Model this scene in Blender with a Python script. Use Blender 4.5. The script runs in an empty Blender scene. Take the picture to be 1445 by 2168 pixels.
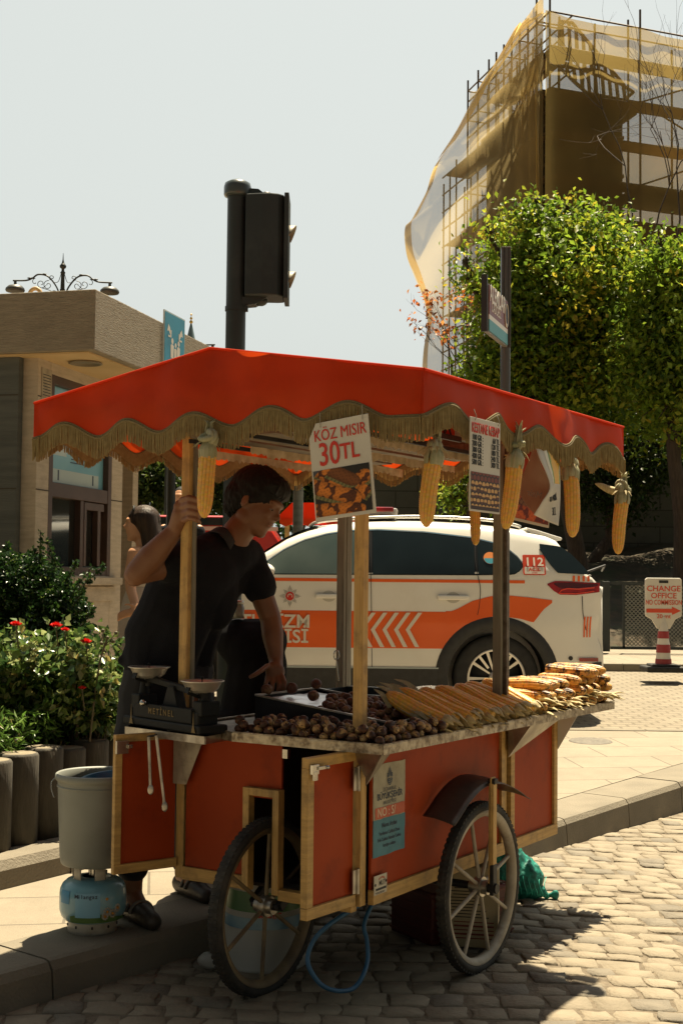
import bpy, bmesh, math, random
import numpy as np
from mathutils import Vector, Matrix, Quaternion, noise as mnoise
PI = math.pi
R = math.radians
rnd = random.Random(7)
scene = bpy.context.scene
C = scene.collection

# ------------------------------------------------------------------ camera
FPX = 2800.0
PITCH = math.atan(147 / FPX); ROLL = 0.0105
CAM = Vector((0, 0, 1.4))
_f = Vector((0, math.cos(PITCH), math.sin(PITCH)))
_u = Vector((0, -math.sin(PITCH), math.cos(PITCH)))
_r = Vector((1, 0, 0))
RV = _r * math.cos(ROLL) + _u * math.sin(ROLL)
UV = _u * math.cos(ROLL) - _r * math.sin(ROLL)
FV = _f
cd = bpy.data.cameras.new('camera')
cd.sensor_fit = 'VERTICAL'; cd.sensor_height = 36; cd.lens = FPX / 2168 * 36
cd.clip_start = 0.05; cd.clip_end = 2000
cam = bpy.data.objects.new('camera', cd); C.objects.link(cam)
M_ = Matrix((RV, UV, -FV)).transposed().to_4x4(); M_.translation = CAM
cam.matrix_world = M_
scene.camera = cam

def at(u, v, D):
    """world point seen at photo pixel (u, v) standing D metres in front (along +Y)"""
    d = FV + RV * ((u - 722.5) / FPX) + UV * ((1084 - v) / FPX)
    return CAM + d * (D / d.y)
ORD = ['first', 'second', 'third', 'fourth', 'fifth', 'sixth', 'seventh', 'eighth', 'ninth', 'tenth', 'eleventh', 'twelfth']
def atz(u, v, z):
    d = FV + RV * ((u - 722.5) / FPX) + UV * ((1084 - v) / FPX)
    return CAM + d * ((z - CAM.z) / d.z)

# ------------------------------------------------------------------ light
SUN = Vector((0.118, 0.312, 1.0)).normalized()
w = bpy.data.worlds.new("World"); scene.world = w; w.use_nodes = True
nt = w.node_tree; nt.nodes.clear()
def N(t, **k):
    n = nt.nodes.new(t)
    for a, b in k.items(): setattr(n, a, b)
    return n
sky = N('ShaderNodeTexSky', sky_type='NISHITA', sun_disc=False)
sky.sun_elevation = math.asin(SUN.z); sky.sun_rotation = math.atan2(SUN.x, SUN.y)
sky.dust_density = 5.0; sky.air_density = 1.0; sky.ozone_density = 1.0
hsv = N('ShaderNodeHueSaturation'); hsv.inputs['Saturation'].default_value = 0.22; hsv.inputs['Value'].default_value = .85
mixp = N('ShaderNodeMixRGB'); mixp.inputs[0].default_value = 0.72
mixp.inputs[2].default_value = (3.06, 3.28, 3.02, 1)
tc = N('ShaderNodeTexCoord'); sep = N('ShaderNodeSeparateXYZ')
mr = N('ShaderNodeMapRange'); mr.inputs[1].default_value = -0.35; mr.inputs[2].default_value = 0.8
mr.inputs[3].default_value = 0.20; mr.inputs[4].default_value = 1.0
mul = N('ShaderNodeMixRGB', blend_type='MULTIPLY'); mul.inputs[0].default_value = 1.0
bg = N('ShaderNodeBackground'); bg.inputs[1].default_value = 0.085
wo = N('ShaderNodeOutputWorld')
L = nt.links.new
L(sky.outputs[0], hsv.inputs['Color']); L(hsv.outputs[0], mixp.inputs[1])
L(tc.outputs['Generated'], sep.inputs[0]); L(sep.outputs['Y'], mr.inputs[0])
L(mixp.outputs[0], mul.inputs[1]); L(mr.outputs[0], mul.inputs[2])
L(mul.outputs[0], bg.inputs[0]); L(bg.outputs[0], wo.inputs[0])
sd = bpy.data.lights.new('sun', 'SUN'); sd.energy = 5.0; sd.angle = R(0.6); sd.color = (1.0, 0.86, 0.62)
so = bpy.data.objects.new('sun', sd); C.objects.link(so)
so.rotation_euler = SUN.to_track_quat('Z', 'Y').to_euler(); so.location = (3, 10, 30)
scene.view_settings.view_transform = 'Standard'; scene.view_settings.look = 'None'
scene.view_settings.exposure = 1.38; scene.view_settings.gamma = 1.0
scene.view_settings.use_curve_mapping = False
scene.cycles.max_bounces = 8; scene.cycles.transparent_max_bounces = 24
scene.cycles.diffuse_bounces = 3; scene.cycles.glossy_bounces = 3
scene.cycles.sample_clamp_indirect = 8

# ------------------------------------------------------------------ materials
def col(r, g=None, b=None):
    if g is None: r, g, b = r
    f = lambda x: (x / 255 / 12.92) if x / 255 <= 0.04045 else ((x / 255 + 0.055) / 1.055) ** 2.4
    return (f(r), f(g), f(b), 1)
_mats = {}
def mat(name, c1, c2=None, scale=8, rough=0.6, metal=0.0, bump=0.0, bscale=None, detail=6, stretch=(1, 1, 1),
        transl=0.0, attr=None, spec=0.5, c3=None, c3scale=2.0, c3amt=0.5, alpha=1.0, coat=0.0, emis=None, obj=True, lo=0.35, hi=0.65, tcol=None, sheen=0.0):
    """procedural material: noise-mixed base, optional bump, dirt colour c3, translucency, alpha, colour attribute"""
    if name in _mats: return _mats[name]
    m = bpy.data.materials.new(name); m.use_nodes = True; _mats[name] = m
    t = m.node_tree; nd = t.nodes; lk = t.links.new
    b = nd['Principled BSDF']; out = nd['Material Output']
    b.inputs['Roughness'].default_value = rough; b.inputs['Metallic'].default_value = metal
    b.inputs['Specular IOR Level'].default_value = spec
    if coat: b.inputs['Coat Weight'].default_value = coat; b.inputs['Coat Roughness'].default_value = 0.08
    if sheen: b.inputs['Sheen Weight'].default_value = sheen
    co = nd.new('ShaderNodeTexCoord'); mp = nd.new('ShaderNodeMapping'); mp.inputs['Scale'].default_value = stretch
    lk(co.outputs['Object'], mp.inputs[0])
    cur = None
    if attr:
        a = nd.new('ShaderNodeVertexColor'); a.layer_name = attr; cur = a.outputs[0]
    else:
        rgb = nd.new('ShaderNodeRGB'); rgb.outputs[0].default_value = c1; cur = rgb.outputs[0]
    if c2 is not None:
        no = nd.new('ShaderNodeTexNoise'); no.inputs['Scale'].default_value = scale; no.inputs['Detail'].default_value = detail
        lk(mp.outputs[0], no.inputs[0])
        rp = nd.new('ShaderNodeMapRange'); rp.inputs[1].default_value = lo; rp.inputs[2].default_value = hi
        lk(no.outputs[0], rp.inputs[0])
        mx = nd.new('ShaderNodeMixRGB'); lk(rp.outputs[0], mx.inputs[0]); lk(cur, mx.inputs[1]); mx.inputs[2].default_value = c2
        cur = mx.outputs[0]
    if c3 is not None:
        n3 = nd.new('ShaderNodeTexNoise'); n3.inputs['Scale'].default_value = c3scale; n3.inputs['Detail'].default_value = 8
        n3.inputs['Roughness'].default_value = 0.7
        lk(co.outputs['Object'], n3.inputs[0])
        r3 = nd.new('ShaderNodeMapRange'); r3.inputs[1].default_value = 0.5; r3.inputs[2].default_value = 0.68; r3.inputs[4].default_value = c3amt
        lk(n3.outputs[0], r3.inputs[0])
        m3 = nd.new('ShaderNodeMixRGB'); lk(r3.outputs[0], m3.inputs[0]); lk(cur, m3.inputs[1]); m3.inputs[2].default_value = c3
        cur = m3.outputs[0]
    lk(cur, b.inputs['Base Color'])
    if bump:
        nb = nd.new('ShaderNodeTexNoise'); nb.inputs['Scale'].default_value = bscale or scale * 4; nb.inputs['Detail'].default_value = 5
        lk(mp.outputs[0], nb.inputs[0])
        bp = nd.new('ShaderNodeBump'); bp.inputs['Strength'].default_value = bump; bp.inputs['Distance'].default_value = 0.01
        lk(nb.outputs[0], bp.inputs['Height']); lk(bp.outputs[0], b.inputs['Normal'])
    sh = b.outputs[0]
    if transl:
        tr = nd.new('ShaderNodeBsdfTranslucent')
        if tcol is not None: tr.inputs[0].default_value = tcol
        else: lk(cur, tr.inputs[0])
        ms = nd.new('ShaderNodeMixShader'); ms.inputs[0].default_value = transl
        lk(sh, ms.inputs[1]); lk(tr.outputs[0], ms.inputs[2]); sh = ms.outputs[0]
    if alpha < 1:
        tp = nd.new('ShaderNodeBsdfTransparent'); ma = nd.new('ShaderNodeMixShader'); ma.inputs[0].default_value = alpha
        lk(tp.outputs[0], ma.inputs[1]); lk(sh, ma.inputs[2]); sh = ma.outputs[0]
    lk(sh, out.inputs[0])
    return m

# ------------------------------------------------------------------ mesh builder
WM = {}          # world matrices of roots
class MB:
    def __init__(s): s.v = []; s.f = []; s.mi = []; s.sm = []; s.T = None
    def add(s, vs, fs, mi=0, smooth=False):
        n = len(s.v)
        if s.T is not None: vs = [s.T @ Vector(p) for p in vs]
        s.v.extend([tuple(p) for p in vs]); s.f.extend([tuple(i + n for i in f) for f in fs])
        s.mi.extend([mi] * len(fs)); s.sm.extend([smooth] * len(fs)); return s
    def box(s, c, sz, rot=None, mi=0):
        x, y, z = [a / 2 for a in sz]
        vs = [Vector(p) for p in ((-x,-y,-z),(x,-y,-z),(x,y,-z),(-x,y,-z),(-x,-y,z),(x,-y,z),(x,y,z),(-x,y,z))]
        if rot is not None: vs = [rot @ p for p in vs]
        c = Vector(c)
        return s.add([p + c for p in vs], [(0,3,2,1),(4,5,6,7),(0,1,5,4),(1,2,6,5),(2,3,7,6),(3,0,4,7)], mi)
    def bar(s, p0, p1, w, h, up=(0, 0, 1), mi=0):
        p0, p1 = Vector(p0), Vector(p1); d = (p1 - p0).normalized(); up = Vector(up)
        if abs(d.dot(up)) > .98: up = Vector((1, 0, 0))
        a = d.cross(up).normalized() * w / 2; b = a.cross(d).normalized() * h / 2
        vs = [p0-a-b, p0+a-b, p0+a+b, p0-a+b, p1-a-b, p1+a-b, p1+a+b, p1-a+b]
        return s.add(vs, [(0,3,2,1),(4,5,6,7),(0,1,5,4),(1,2,6,5),(2,3,7,6),(3,0,4,7)], mi)
    def tube(s, pts, r, n=8, caps=True, mi=0, flat=1.0, up=(0, 0, 1)):
        pts = [Vector(p) for p in pts]; m = len(pts)
        rs = r if isinstance(r, (list, tuple)) else [r] * m
        vs = []; fs = []
        prev = None
        for i, p in enumerate(pts):
            d = (pts[min(i+1, m-1)] - pts[max(i-1, 0)])
            if d.length < 1e-9: d = Vector((0, 0, 1))
            d.normalize()
            if prev is None:
                u = Vector(up)
                if abs(d.dot(u)) > .95: u = Vector((1, 0, 0)) if abs(d.x) < .9 else Vector((0, 1, 0))
                a = d.cross(u).normalized()
            else:
                a = (prev - d * prev.dot(d)).normalized()
            prev = a; b = d.cross(a)
            for k in range(n):
                t = 2 * PI * k / n
                vs.append(p + (a * math.cos(t) + b * math.sin(t) * flat) * rs[i])
        for i in range(m - 1):
            for k in range(n):
                k2 = (k + 1) % n
                fs.append((i*n+k, i*n+k2, (i+1)*n+k2, (i+1)*n+k))
        s.add(vs, fs, mi, True)
        if caps: s.add([vs[k] for k in range(n)], [tuple(range(n))][::-1], mi); s.add([vs[(m-1)*n+k] for k in range(n)], [tuple(range(n))], mi)
        return s
    def cyl(s, p0, p1, r0, r1=None, n=20, mi=0): return s.tube([p0, p1], [r0, r0 if r1 is None else r1], n, True, mi)
    def lathe(s, prof, n=32, o=(0, 0, 0), rot=None, mi=0, smooth=True):
        o = Vector(o); vs = []; fs = []
        for (r, z) in prof:
            for k in range(n):
                p = Vector((r * math.cos(2*PI*k/n), r * math.sin(2*PI*k/n), z))
                if rot is not None: p = rot @ p
                vs.append(p + o)
        for i in range(len(prof) - 1):
            for k in range(n):
                k2 = (k+1) % n; fs.append((i*n+k, i*n+k2, (i+1)*n+k2, (i+1)*n+k))
        return s.add(vs, fs, mi, smooth)
    def ell(s, c, r, rot=None, n=12, m=8, mi=0):
        if not isinstance(r, (tuple, list, Vector)): r = (r, r, r)
        vs = []; fs = []; c = Vector(c)
        for i in range(1, m):
            a = PI * i / m
            for k in range(n):
                t = 2*PI*k/n
                vs.append(Vector((r[0]*math.sin(a)*math.cos(t), r[1]*math.sin(a)*math.sin(t), r[2]*math.cos(a))))
        vs += [Vector((0, 0, r[2])), Vector((0, 0, -r[2]))]
        for i in range(m - 2):
            for k in range(n):
                k2 = (k+1) % n; fs.append((i*n+k, (i+1)*n+k, (i+1)*n+k2, i*n+k2))
        T, B = len(vs)-2, len(vs)-1
        for k in range(n): fs.append((T, k, (k+1) % n)); fs.append((B, (m-2)*n+(k+1) % n, (m-2)*n+k))
        if rot is not None: vs = [rot @ p for p in vs]
        return s.add([p + c for p in vs], fs, mi, True)
    def cone(s, p0, p1, r0, r1, n=12):      # round cone made of closed overlapping solids (for remeshing)
        s.ell(p0, r0, n=n, m=8); s.ell(p1, r1, n=n, m=8); s.cyl(p0, p1, r0, r1, n=n); return s
    def prism(s, poly, ext, mi=0):
        n = len(poly); e = Vector(ext); a = [Vector(p) for p in poly]
        vs = a + [p + e for p in a]
        fs = [tuple(range(n))[::-1], tuple(range(n, 2*n))] + [(i, (i+1) % n, n+(i+1) % n, n+i) for i in range(n)]
        return s.add(vs, fs, mi)
    def quad(s, a, b, c, d, mi=0): return s.add([a, b, c, d], [(0, 1, 2, 3)], mi)
    def poly(s, pts, mi=0): return s.add(pts, [tuple(range(len(pts)))], mi)
    def grid(s, fn, nu, nv, mi=0, smooth=True, closed=False):
        vs = [fn(i / nu, j / nv) for j in range(nv + 1) for i in range(nu + 1)]
        fs = [(j*(nu+1)+i, j*(nu+1)+i+1, (j+1)*(nu+1)+i+1, (j+1)*(nu+1)+i) for j in range(nv) for i in range(nu)]
        return s.add(vs, fs, mi, smooth)
    def build(s, name, mats, parent=None, origin=None, world=False, bevel=0, solid=0, kind=None, cols=None, fixn=True):
        """link as ONE object. parent: root Empty (vertices local, or world=True to convert). origin: world origin of a top-level mesh"""
        V = np.array([tuple(p) for p in s.v], dtype=np.float64).reshape(-1, 3)
        if world and parent is not None:
            Mi = np.array(WM[parent.name].inverted()); V = V @ Mi[:3, :3].T + Mi[:3, 3]
        if origin is not None: V = V - np.array(tuple(origin))
        me = bpy.data.meshes.new(name)
        me.from_pydata(V.tolist(), [], s.f)
        ml = mats if isinstance(mats, (list, tuple)) else [mats]
        for m in ml: me.materials.append(m)
        me.polygons.foreach_set('material_index', s.mi); me.polygons.foreach_set('use_smooth', s.sm)
        if cols is not None:
            ca = me.color_attributes.new('Col', 'FLOAT_COLOR', 'POINT')
            ca.data.foreach_set('color', np.asarray(cols, dtype=np.float32).ravel())
        if fixn:
            bm = bmesh.new(); bm.from_mesh(me); bmesh.ops.recalc_face_normals(bm, faces=bm.faces); bm.to_mesh(me); bm.free()
        me.update()
        o = bpy.data.objects.new(name, me); C.objects.link(o)
        if parent is not None: o.parent = parent
        elif origin is not None: o.location = origin
        if parent is not None and origin is not None: o.location = origin
        if bevel:
            b = o.modifiers.new('bevel', 'BEVEL'); b.width = bevel; b.segments = 2; b.limit_method = 'ANGLE'; b.angle_limit = R(40)
            b.use_clamp_overlap = True
        if solid:
            b = o.modifiers.new('solid', 'SOLIDIFY'); b.thickness = solid; b.offset = 0
        if kind: o['kind'] = kind
        return o

def thing(name, label, cat, loc=(0, 0, 0), rz=0, group=None, M=None):
    o = bpy.data.objects.new(name, None); C.objects.link(o)
    if M is None: M = Matrix.Translation(Vector(loc)) @ Matrix.Rotation(rz, 4, 'Z')
    o.matrix_world = M; WM[o.name] = M.copy(); o.empty_display_size = .1
    tag(o, label, cat, group); return o
def tag(o, label, cat, group=None):
    o['label'] = label; o['category'] = cat
    if group: o['group'] = group
    return o
def dup(root, M, label=None, group=None):
    def cp(o, parent):
        c = o.copy(); C.objects.link(c)
        if parent is not None: c.parent = parent
        for ch in [x for x in KIDS if x.parent == o]: cp(ch, c)
        return c
    KIDS = [x for x in root.children_recursive] if root.children else []
    r = cp(root, None); r.matrix_world = M; WM[r.name] = M.copy()
    if label: r['label'] = label
    if group: r['group'] = group
    return r
def eval_mesh(o):
    dg = bpy.context.evaluated_depsgraph_get(); dg.update()
    return bpy.data.meshes.new_from_object(o.evaluated_get(dg))
TXT = []
def text(body, size, m, parent, M, bold=0.0, name='lettering', xs=1.0, align='CENTER', ext=0.0006, shear=0, spacing=1.0, world=False):
    """flat lettering standing in the local XY plane of matrix M (parent space, or world=True)"""
    cu = bpy.data.curves.new(name, 'FONT'); cu.body = body; cu.size = size; cu.offset = bold * size; cu.extrude = ext
    cu.align_x = align; cu.align_y = 'CENTER'; cu.shear = shear; cu.space_character = spacing; cu.resolution_u = 3
    cu.materials.append(m)
    o = bpy.data.objects.new(name, cu); C.objects.link(o)
    if world and parent is not None: M = WM[parent.name].inverted() @ M
    if parent is not None: o.parent = parent
    o.matrix_local = M @ Matrix.Diagonal((xs, 1, 1, 1))
    TXT.append(o); return o
def flush_text():
    """turn all lettering curves into meshes in one pass"""
    global TXT
    bpy.context.view_layer.update()
    dg = bpy.context.evaluated_depsgraph_get()
    for o in TXT:
        me = bpy.data.meshes.new_from_object(o.evaluated_get(dg)); nm = o.name
        n = bpy.data.objects.new('tmp', me); C.objects.link(n); n.parent = o.parent; n.matrix_local = o.matrix_local.copy()
        bpy.data.objects.remove(o); n.name = nm
    TXT = []
def frame(o, x, y):   # matrix with origin o, x axis, y axis
    x = Vector(x).normalized(); y = Vector(y); z = x.cross(y).normalized(); y = z.cross(x)
    m = Matrix((x, y, z)).transposed().to_4x4(); m.translation = Vector(o); return m
def organic(name, mb, m, parent, voxel=0.006, smooth=6, origin=None, world=True, fac=0.5, deform=None):
    """melt overlapping closed solids into one continuous skin"""
    o = mb.build(name, m, fixn=False)
    r = o.modifiers.new('r', 'REMESH'); r.mode = 'VOXEL'; r.voxel_size = voxel; r.use_smooth_shade = True
    if smooth: k = o.modifiers.new('s', 'SMOOTH'); k.factor = fac; k.iterations = smooth
    me = eval_mesh(o); me.name = name; bpy.data.objects.remove(o)
    V = np.empty(len(me.vertices) * 3); me.vertices.foreach_get('co', V); V = V.reshape(-1, 3)
    if deform is not None: V = deform(V)
    if world and parent is not None:
        Mi = np.array(WM[parent.name].inverted()); V = V @ Mi[:3, :3].T + Mi[:3, 3]
    elif origin is not None: V = V - np.array(tuple(origin))
    me.vertices.foreach_set('co', V.ravel()); me.polygons.foreach_set('use_smooth', [True] * len(me.polygons)); me.update()
    n = bpy.data.objects.new(name, me); C.objects.link(n)
    if parent is not None: n.parent = parent
    elif origin is not None: n.location = origin
    if not me.materials: me.materials.append(m)
    return n
def wire(o, name, pts, r, m, parent, n=6, **k):
    return MB().tube(pts, r, n).build(name, m, parent, **k)
def bez(p, n=12):
    """smooth curve through control points (Catmull-Rom)"""
    p = [Vector(q) for q in p]; P = [p[0]*2-p[1]] + p + [p[-1]*2-p[-2]]; out = []
    for i in range(1, len(P)-2):
        for k in range(n):
            t = k / n; a, b, c, d = P[i-1], P[i], P[i+1], P[i+2]
            out.append(0.5*((2*b)+(c-a)*t+(2*a-5*b+4*c-d)*t*t+(3*b-a-3*c+d)*t*t*t))
    out.append(p[-1]); return out
# ------------------------------------------------------------------ common materials
WOOD = mat('pine_wood', (0.56, 0.35, 0.11, 1), (0.42, 0.25, 0.075, 1), scale=6, stretch=(14, 14, 1.2), rough=0.55, bump=0.25, bscale=22, c3=(0.09, 0.06, 0.03, 1), c3scale=9, c3amt=0.55)
WOODH = mat('pine_wood_rail', (0.54, 0.33, 0.10, 1), (0.40, 0.24, 0.07, 1), scale=6, stretch=(1.2, 1.2, 14), rough=0.55, bump=0.25, bscale=22, c3=(0.09, 0.06, 0.03, 1), c3scale=9, c3amt=0.6)
GREYWOOD = mat('weathered_grey_timber', (0.24, 0.22, 0.165, 1), (0.16, 0.145, 0.105, 1), scale=6, stretch=(12, 12, 1), rough=0.8, bump=0.3)
REDP = mat('red_painted_board', (0.36, 0.050, 0.0075, 1), (0.29, 0.036, 0.006, 1), scale=2.5, rough=0.5, spec=0.15, bump=0.08, bscale=12, c3=(0.13, 0.022, 0.009, 1), c3scale=4.5, c3amt=0.6)
CLOTH = mat('red_awning_cloth', (0.50, 0.050, 0.006, 1), (0.42, 0.038, 0.005, 1), scale=3, rough=0.55, bump=0.35, bscale=5, transl=0.36, tcol=(0.85, 0.085, 0.010, 1), spec=0.18, c3=(0.26, 0.03, 0.009, 1), c3scale=2.6, c3amt=0.6)
FRINGE = mat('olive_gold_fringe', (0.36, 0.28, 0.125, 1), (0.26, 0.195, 0.085, 1), scale=60, rough=0.9, transl=0.25, tcol=(0.60, 0.36, 0.10, 1))
STEEL = mat('worn_steel', (0.52, 0.49, 0.42, 1), (0.30, 0.28, 0.24, 1), scale=14, rough=0.38, metal=0.9, bump=0.08, c3=(0.13, 0.09, 0.06, 1), c3scale=12, c3amt=0.6)
BRIGHT = mat('polished_steel', (0.55, 0.54, 0.50, 1), (0.38, 0.36, 0.32, 1), scale=6, rough=0.2, metal=1.0)
DARKM = mat('sooty_black_steel', (0.030, 0.030, 0.032, 1), (0.015, 0.014, 0.013, 1), scale=9, rough=0.5, metal=0.5, bump=0.1)
BLACKI = mat('black_painted_iron', (0.006, 0.007, 0.007, 1), (0.010, 0.011, 0.010, 1), scale=12, rough=0.6, spec=.25, bump=0.08)
RUBBER = mat('black_rubber', (0.014, 0.014, 0.013, 1), (0.035, 0.032, 0.026, 1), scale=20, rough=0.8, bump=0.25, bscale=60, c3=(0.07, 0.06, 0.045, 1), c3scale=5, c3amt=0.35)
WHITEP = mat('white_card', (0.60, 0.57, 0.49, 1), (0.53, 0.50, 0.43, 1), scale=5, rough=0.5, spec=0.3)
REDINK = mat('red_ink', (0.55, 0.028, 0.012, 1), rough=0.6)
BLACKINK = mat('black_ink', (0.018, 0.018, 0.018, 1), rough=0.6)
GOLDL = mat('brass_letter_paint', (0.16, 0.11, 0.035, 1), rough=0.5, metal=0.3)
PICT = mat('printed_picture', (1, 1, 1, 1), attr='Col', rough=0.45, spec=0.3)

# ------------------------------------------------------------------ ground
def gz(y):
    """height of the pavement and far road: rises gently away from the camera"""
    if y < 6.5: return 0.13
    if y < 10.5: return 0.13 + (y - 6.5) / 4 * 0.13
    if y < 18: return 0.26 + (y - 10.5) / 7.5 * 0.14
    return 0.40
KO = Vector((-1.10, 4.27)); KD = Vector((0.63, 0.777)).normalized(); KN = Vector((-KD.y, KD.x))   # kerb line, normal away from road
def kpt(t, off=0): p = KO + KD * t + KN * off; return p
stoneM = mat('granite_setts', (0.245, 0.205, 0.145, 1), (0.185, 0.155, 0.108, 1), scale=7, rough=0.85, bump=0.8, bscale=45, attr=None, c3=(0.245, 0.208, 0.150, 1), c3scale=2.2, c3amt=0.6)
grit = mat('sandy_joint_grit', (0.17, 0.138, 0.095, 1), (0.105, 0.083, 0.056, 1), scale=40, rough=0.95, bump=0.6, bscale=120)
# far ground sheet to the horizon
g = MB()
ys = [10.4, 12, 14, 16, 18, 40, 120, 600]
for a, b in zip(ys[:-1], ys[1:]):
    W = 300 if b > 40 else 60
    g.add([(-W, a, gz(a)-.02), (W, a, gz(a)-.02), (W, b, gz(b)-.02), (-W, b, gz(b)-.02)], [(0, 1, 2, 3)])
g.add([(-60, -30, -.03), (60, -30, -.03), (60, 10.4, gz(10.4)-.02), (-60, 10.4, gz(10.4)-.02)], [(0, 1, 2, 3)])
o = g.build('ground', grit, kind='structure')
o.location.z = -0.25
# near cobbled road: bed + setts
g = MB(); g.add([(-30, -20, 0), (40, -20, 0), (40, 20, 0), (-30, 20, 0)], [(0, 1, 2, 3)])
bed = MB()
Wd = [KO + KD * -30, KO + KD * 60]
bed.add([(Wd[0].x, Wd[0].y, 0.005), (Wd[0].x + 60, Wd[0].y - 10, 0.005), (Wd[1].x + 20, Wd[1].y - 60, 0.005), (Wd[1].x, Wd[1].y, 0.005)], [(0, 1, 2, 3)])
bed.build('road_bed', grit, kind='structure')
def setts():
    rr = random.Random(3); mb = MB()
    y = 2.9; row = 0
    while y < 12.5:
        hh = rr.uniform(.105, .135) * (1 if row % 9 else .8)
        x = -3.4 + rr.uniform(0, .1)
        while x < 6.2:
            ww = rr.uniform(.095, .155)
            cx, cy = x + ww/2, y + hh/2
            if (Vector((cx, cy)) - KO).dot(KN) < 0.07 and abs((cx) / max(cy, .1)) < .42 + .5/cy:
                g_ = .0045
                wob = lambda px, py: py + .09 * math.sin(px * .9 + 1.2) + .035 * math.sin(px * 2.9 + row * .35) - .09 * px
                h0 = rr.uniform(-.004, .004); tx = rr.uniform(-.025, .025); ty = rr.uniform(-.035, .035)
                q = []
                cs = [(x+g_, y+g_), (x+ww/2, y+g_*.6), (x+ww-g_, y+g_), (x+ww-g_*.6, y+hh/2), (x+ww-g_, y+hh-g_), (x+ww/2, y+hh-g_*.6), (x+g_, y+hh-g_), (x+g_*.6, y+hh/2)]
                cs = [(a + rr.uniform(-.011, .011), b + rr.uniform(-.008, .008)) for a, b in cs]
                zt = .0095
                base = [(a, wob(a, b), -.004) for a, b in cs]
                mid = [(cx+(a-cx)*.97, wob(cx+(a-cx)*.97, cy+(b-cy)*.97), zt*.55 + h0 + (a-cx)*tx + (b-cy)*ty) for a, b in cs]
                top = [(cx+(a-cx)*.93, wob(cx+(a-cx)*.93, cy+(b-cy)*.92), zt + h0 + (a-cx)*tx + (b-cy)*ty + rr.uniform(-.0025, .0025)) for a, b in cs]
                c = [(cx, wob(cx, cy), zt + .0015 + h0)]
                vs = base + mid + top + c
                fs = []
                for k in range(8):
                    k2 = (k+1) % 8
                    fs += [(k, k2, 8+k2, 8+k), (8+k, 8+k2, 16+k2, 16+k), (16+k, 16+k2, 24)]
                mb.add(vs, fs, 0 if rr.random() < .6 else (1 if rr.random() < .55 else 2), True)
            x += ww
        y += hh; row += 1
    return mb
s2 = mat('granite_setts_pale', (0.27, 0.228, 0.163, 1), (0.205, 0.173, 0.122, 1), scale=9, rough=0.85, bump=0.8, bscale=50)
s3 = mat('granite_setts_dark', (0.185, 0.160, 0.12, 1), (0.135, 0.117, 0.088, 1), scale=9, rough=0.85, bump=0.8, bscale=50)
setts().build('cobbled_road', [stoneM, s2, s3], kind='structure', fixn=False)

# pavement slabs (brick-pattern joints) rising with gz
def slabmat(name, c1, c2, cj, sx, sy, rot, mort=0.006, bump=.3):
    m = bpy.data.materials.new(name); m.use_nodes = True; t = m.node_tree; nd = t.nodes; lk = t.links.new
    b = nd['Principled BSDF']; b.inputs['Roughness'].default_value = .8
    co = nd.new('ShaderNodeTexCoord'); mp = nd.new('ShaderNodeMapping'); mp.inputs['Rotation'].default_value = (0, 0, rot)
    br = nd.new('ShaderNodeTexBrick'); br.inputs['Scale'].default_value = 1; br.inputs['Brick Width'].default_value = sx; br.inputs['Row Height'].default_value = sy
    br.inputs['Mortar Size'].default_value = mort; br.inputs['Color1'].default_value = c1; br.inputs['Color2'].default_value = c2; br.inputs['Mortar'].default_value = cj
    no = nd.new('ShaderNodeTexNoise'); no.inputs['Scale'].default_value = 3; no.inputs['Detail'].default_value = 10; no.inputs['Roughness'].default_value = .75
    n2 = nd.new('ShaderNodeTexNoise'); n2.inputs['Scale'].default_value = 260; n2.inputs['Detail'].default_value = 3
    mx = nd.new('ShaderNodeMixRGB'); mx.blend_type = 'MULTIPLY'; mx.inputs[0].default_value = .55
    mr_ = nd.new('ShaderNodeMapRange'); mr_.inputs[1].default_value = .3; mr_.inputs[2].default_value = .7; mr_.inputs[3].default_value = .65; mr_.inputs[4].default_value = 1.15
    m2 = nd.new('ShaderNodeMixRGB'); m2.blend_type = 'MULTIPLY'; m2.inputs[0].default_value = .6
    r2 = nd.new('ShaderNodeMapRange'); r2.inputs[1].default_value = .35; r2.inputs[2].default_value = .65; r2.inputs[3].default_value = .7; r2.inputs[4].default_value = 1.15
    bp = nd.new('ShaderNodeBump'); bp.inputs['Strength'].default_value = bump; bp.inputs['Distance'].default_value = .004
    lk(co.outputs['Object'], mp.inputs[0]); lk(mp.outputs[0], br.inputs[0]); lk(co.outputs['Object'], no.inputs[0]); lk(co.outputs['Object'], n2.inputs[0])
    lk(no.outputs[0], mr_.inputs[0]); lk(n2.outputs[0], r2.inputs[0])
    lk(br.outputs[0], mx.inputs[1]); lk(mr_.outputs[0], mx.inputs[2]); lk(mx.outputs[0], m2.inputs[1]); lk(r2.outputs[0], m2.inputs[2])
    lk(m2.outputs[0], b.inputs['Base Color']); lk(n2.outputs[0], bp.inputs['Height']); lk(bp.outputs[0], b.inputs['Normal'])
    return m
SLAB = slabmat('pavement_slabs', (0.262, 0.222, 0.160, 1), (0.235, 0.198, 0.142, 1), (0.12, 0.10, 0.07, 1), .62, .42, R(-8))
KERBM = mat('kerb_granite', (0.20, 0.172, 0.125, 1), (0.16, 0.138, 0.10, 1), scale=5, rough=.85, bump=.5, bscale=90, c3=(0.17, .15, .11, 1), c3scale=4, c3amt=.35)
p = MB()
KW = .30
ylim = [-14, 4, 6.5, 8, 9.5, 10.5]
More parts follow.
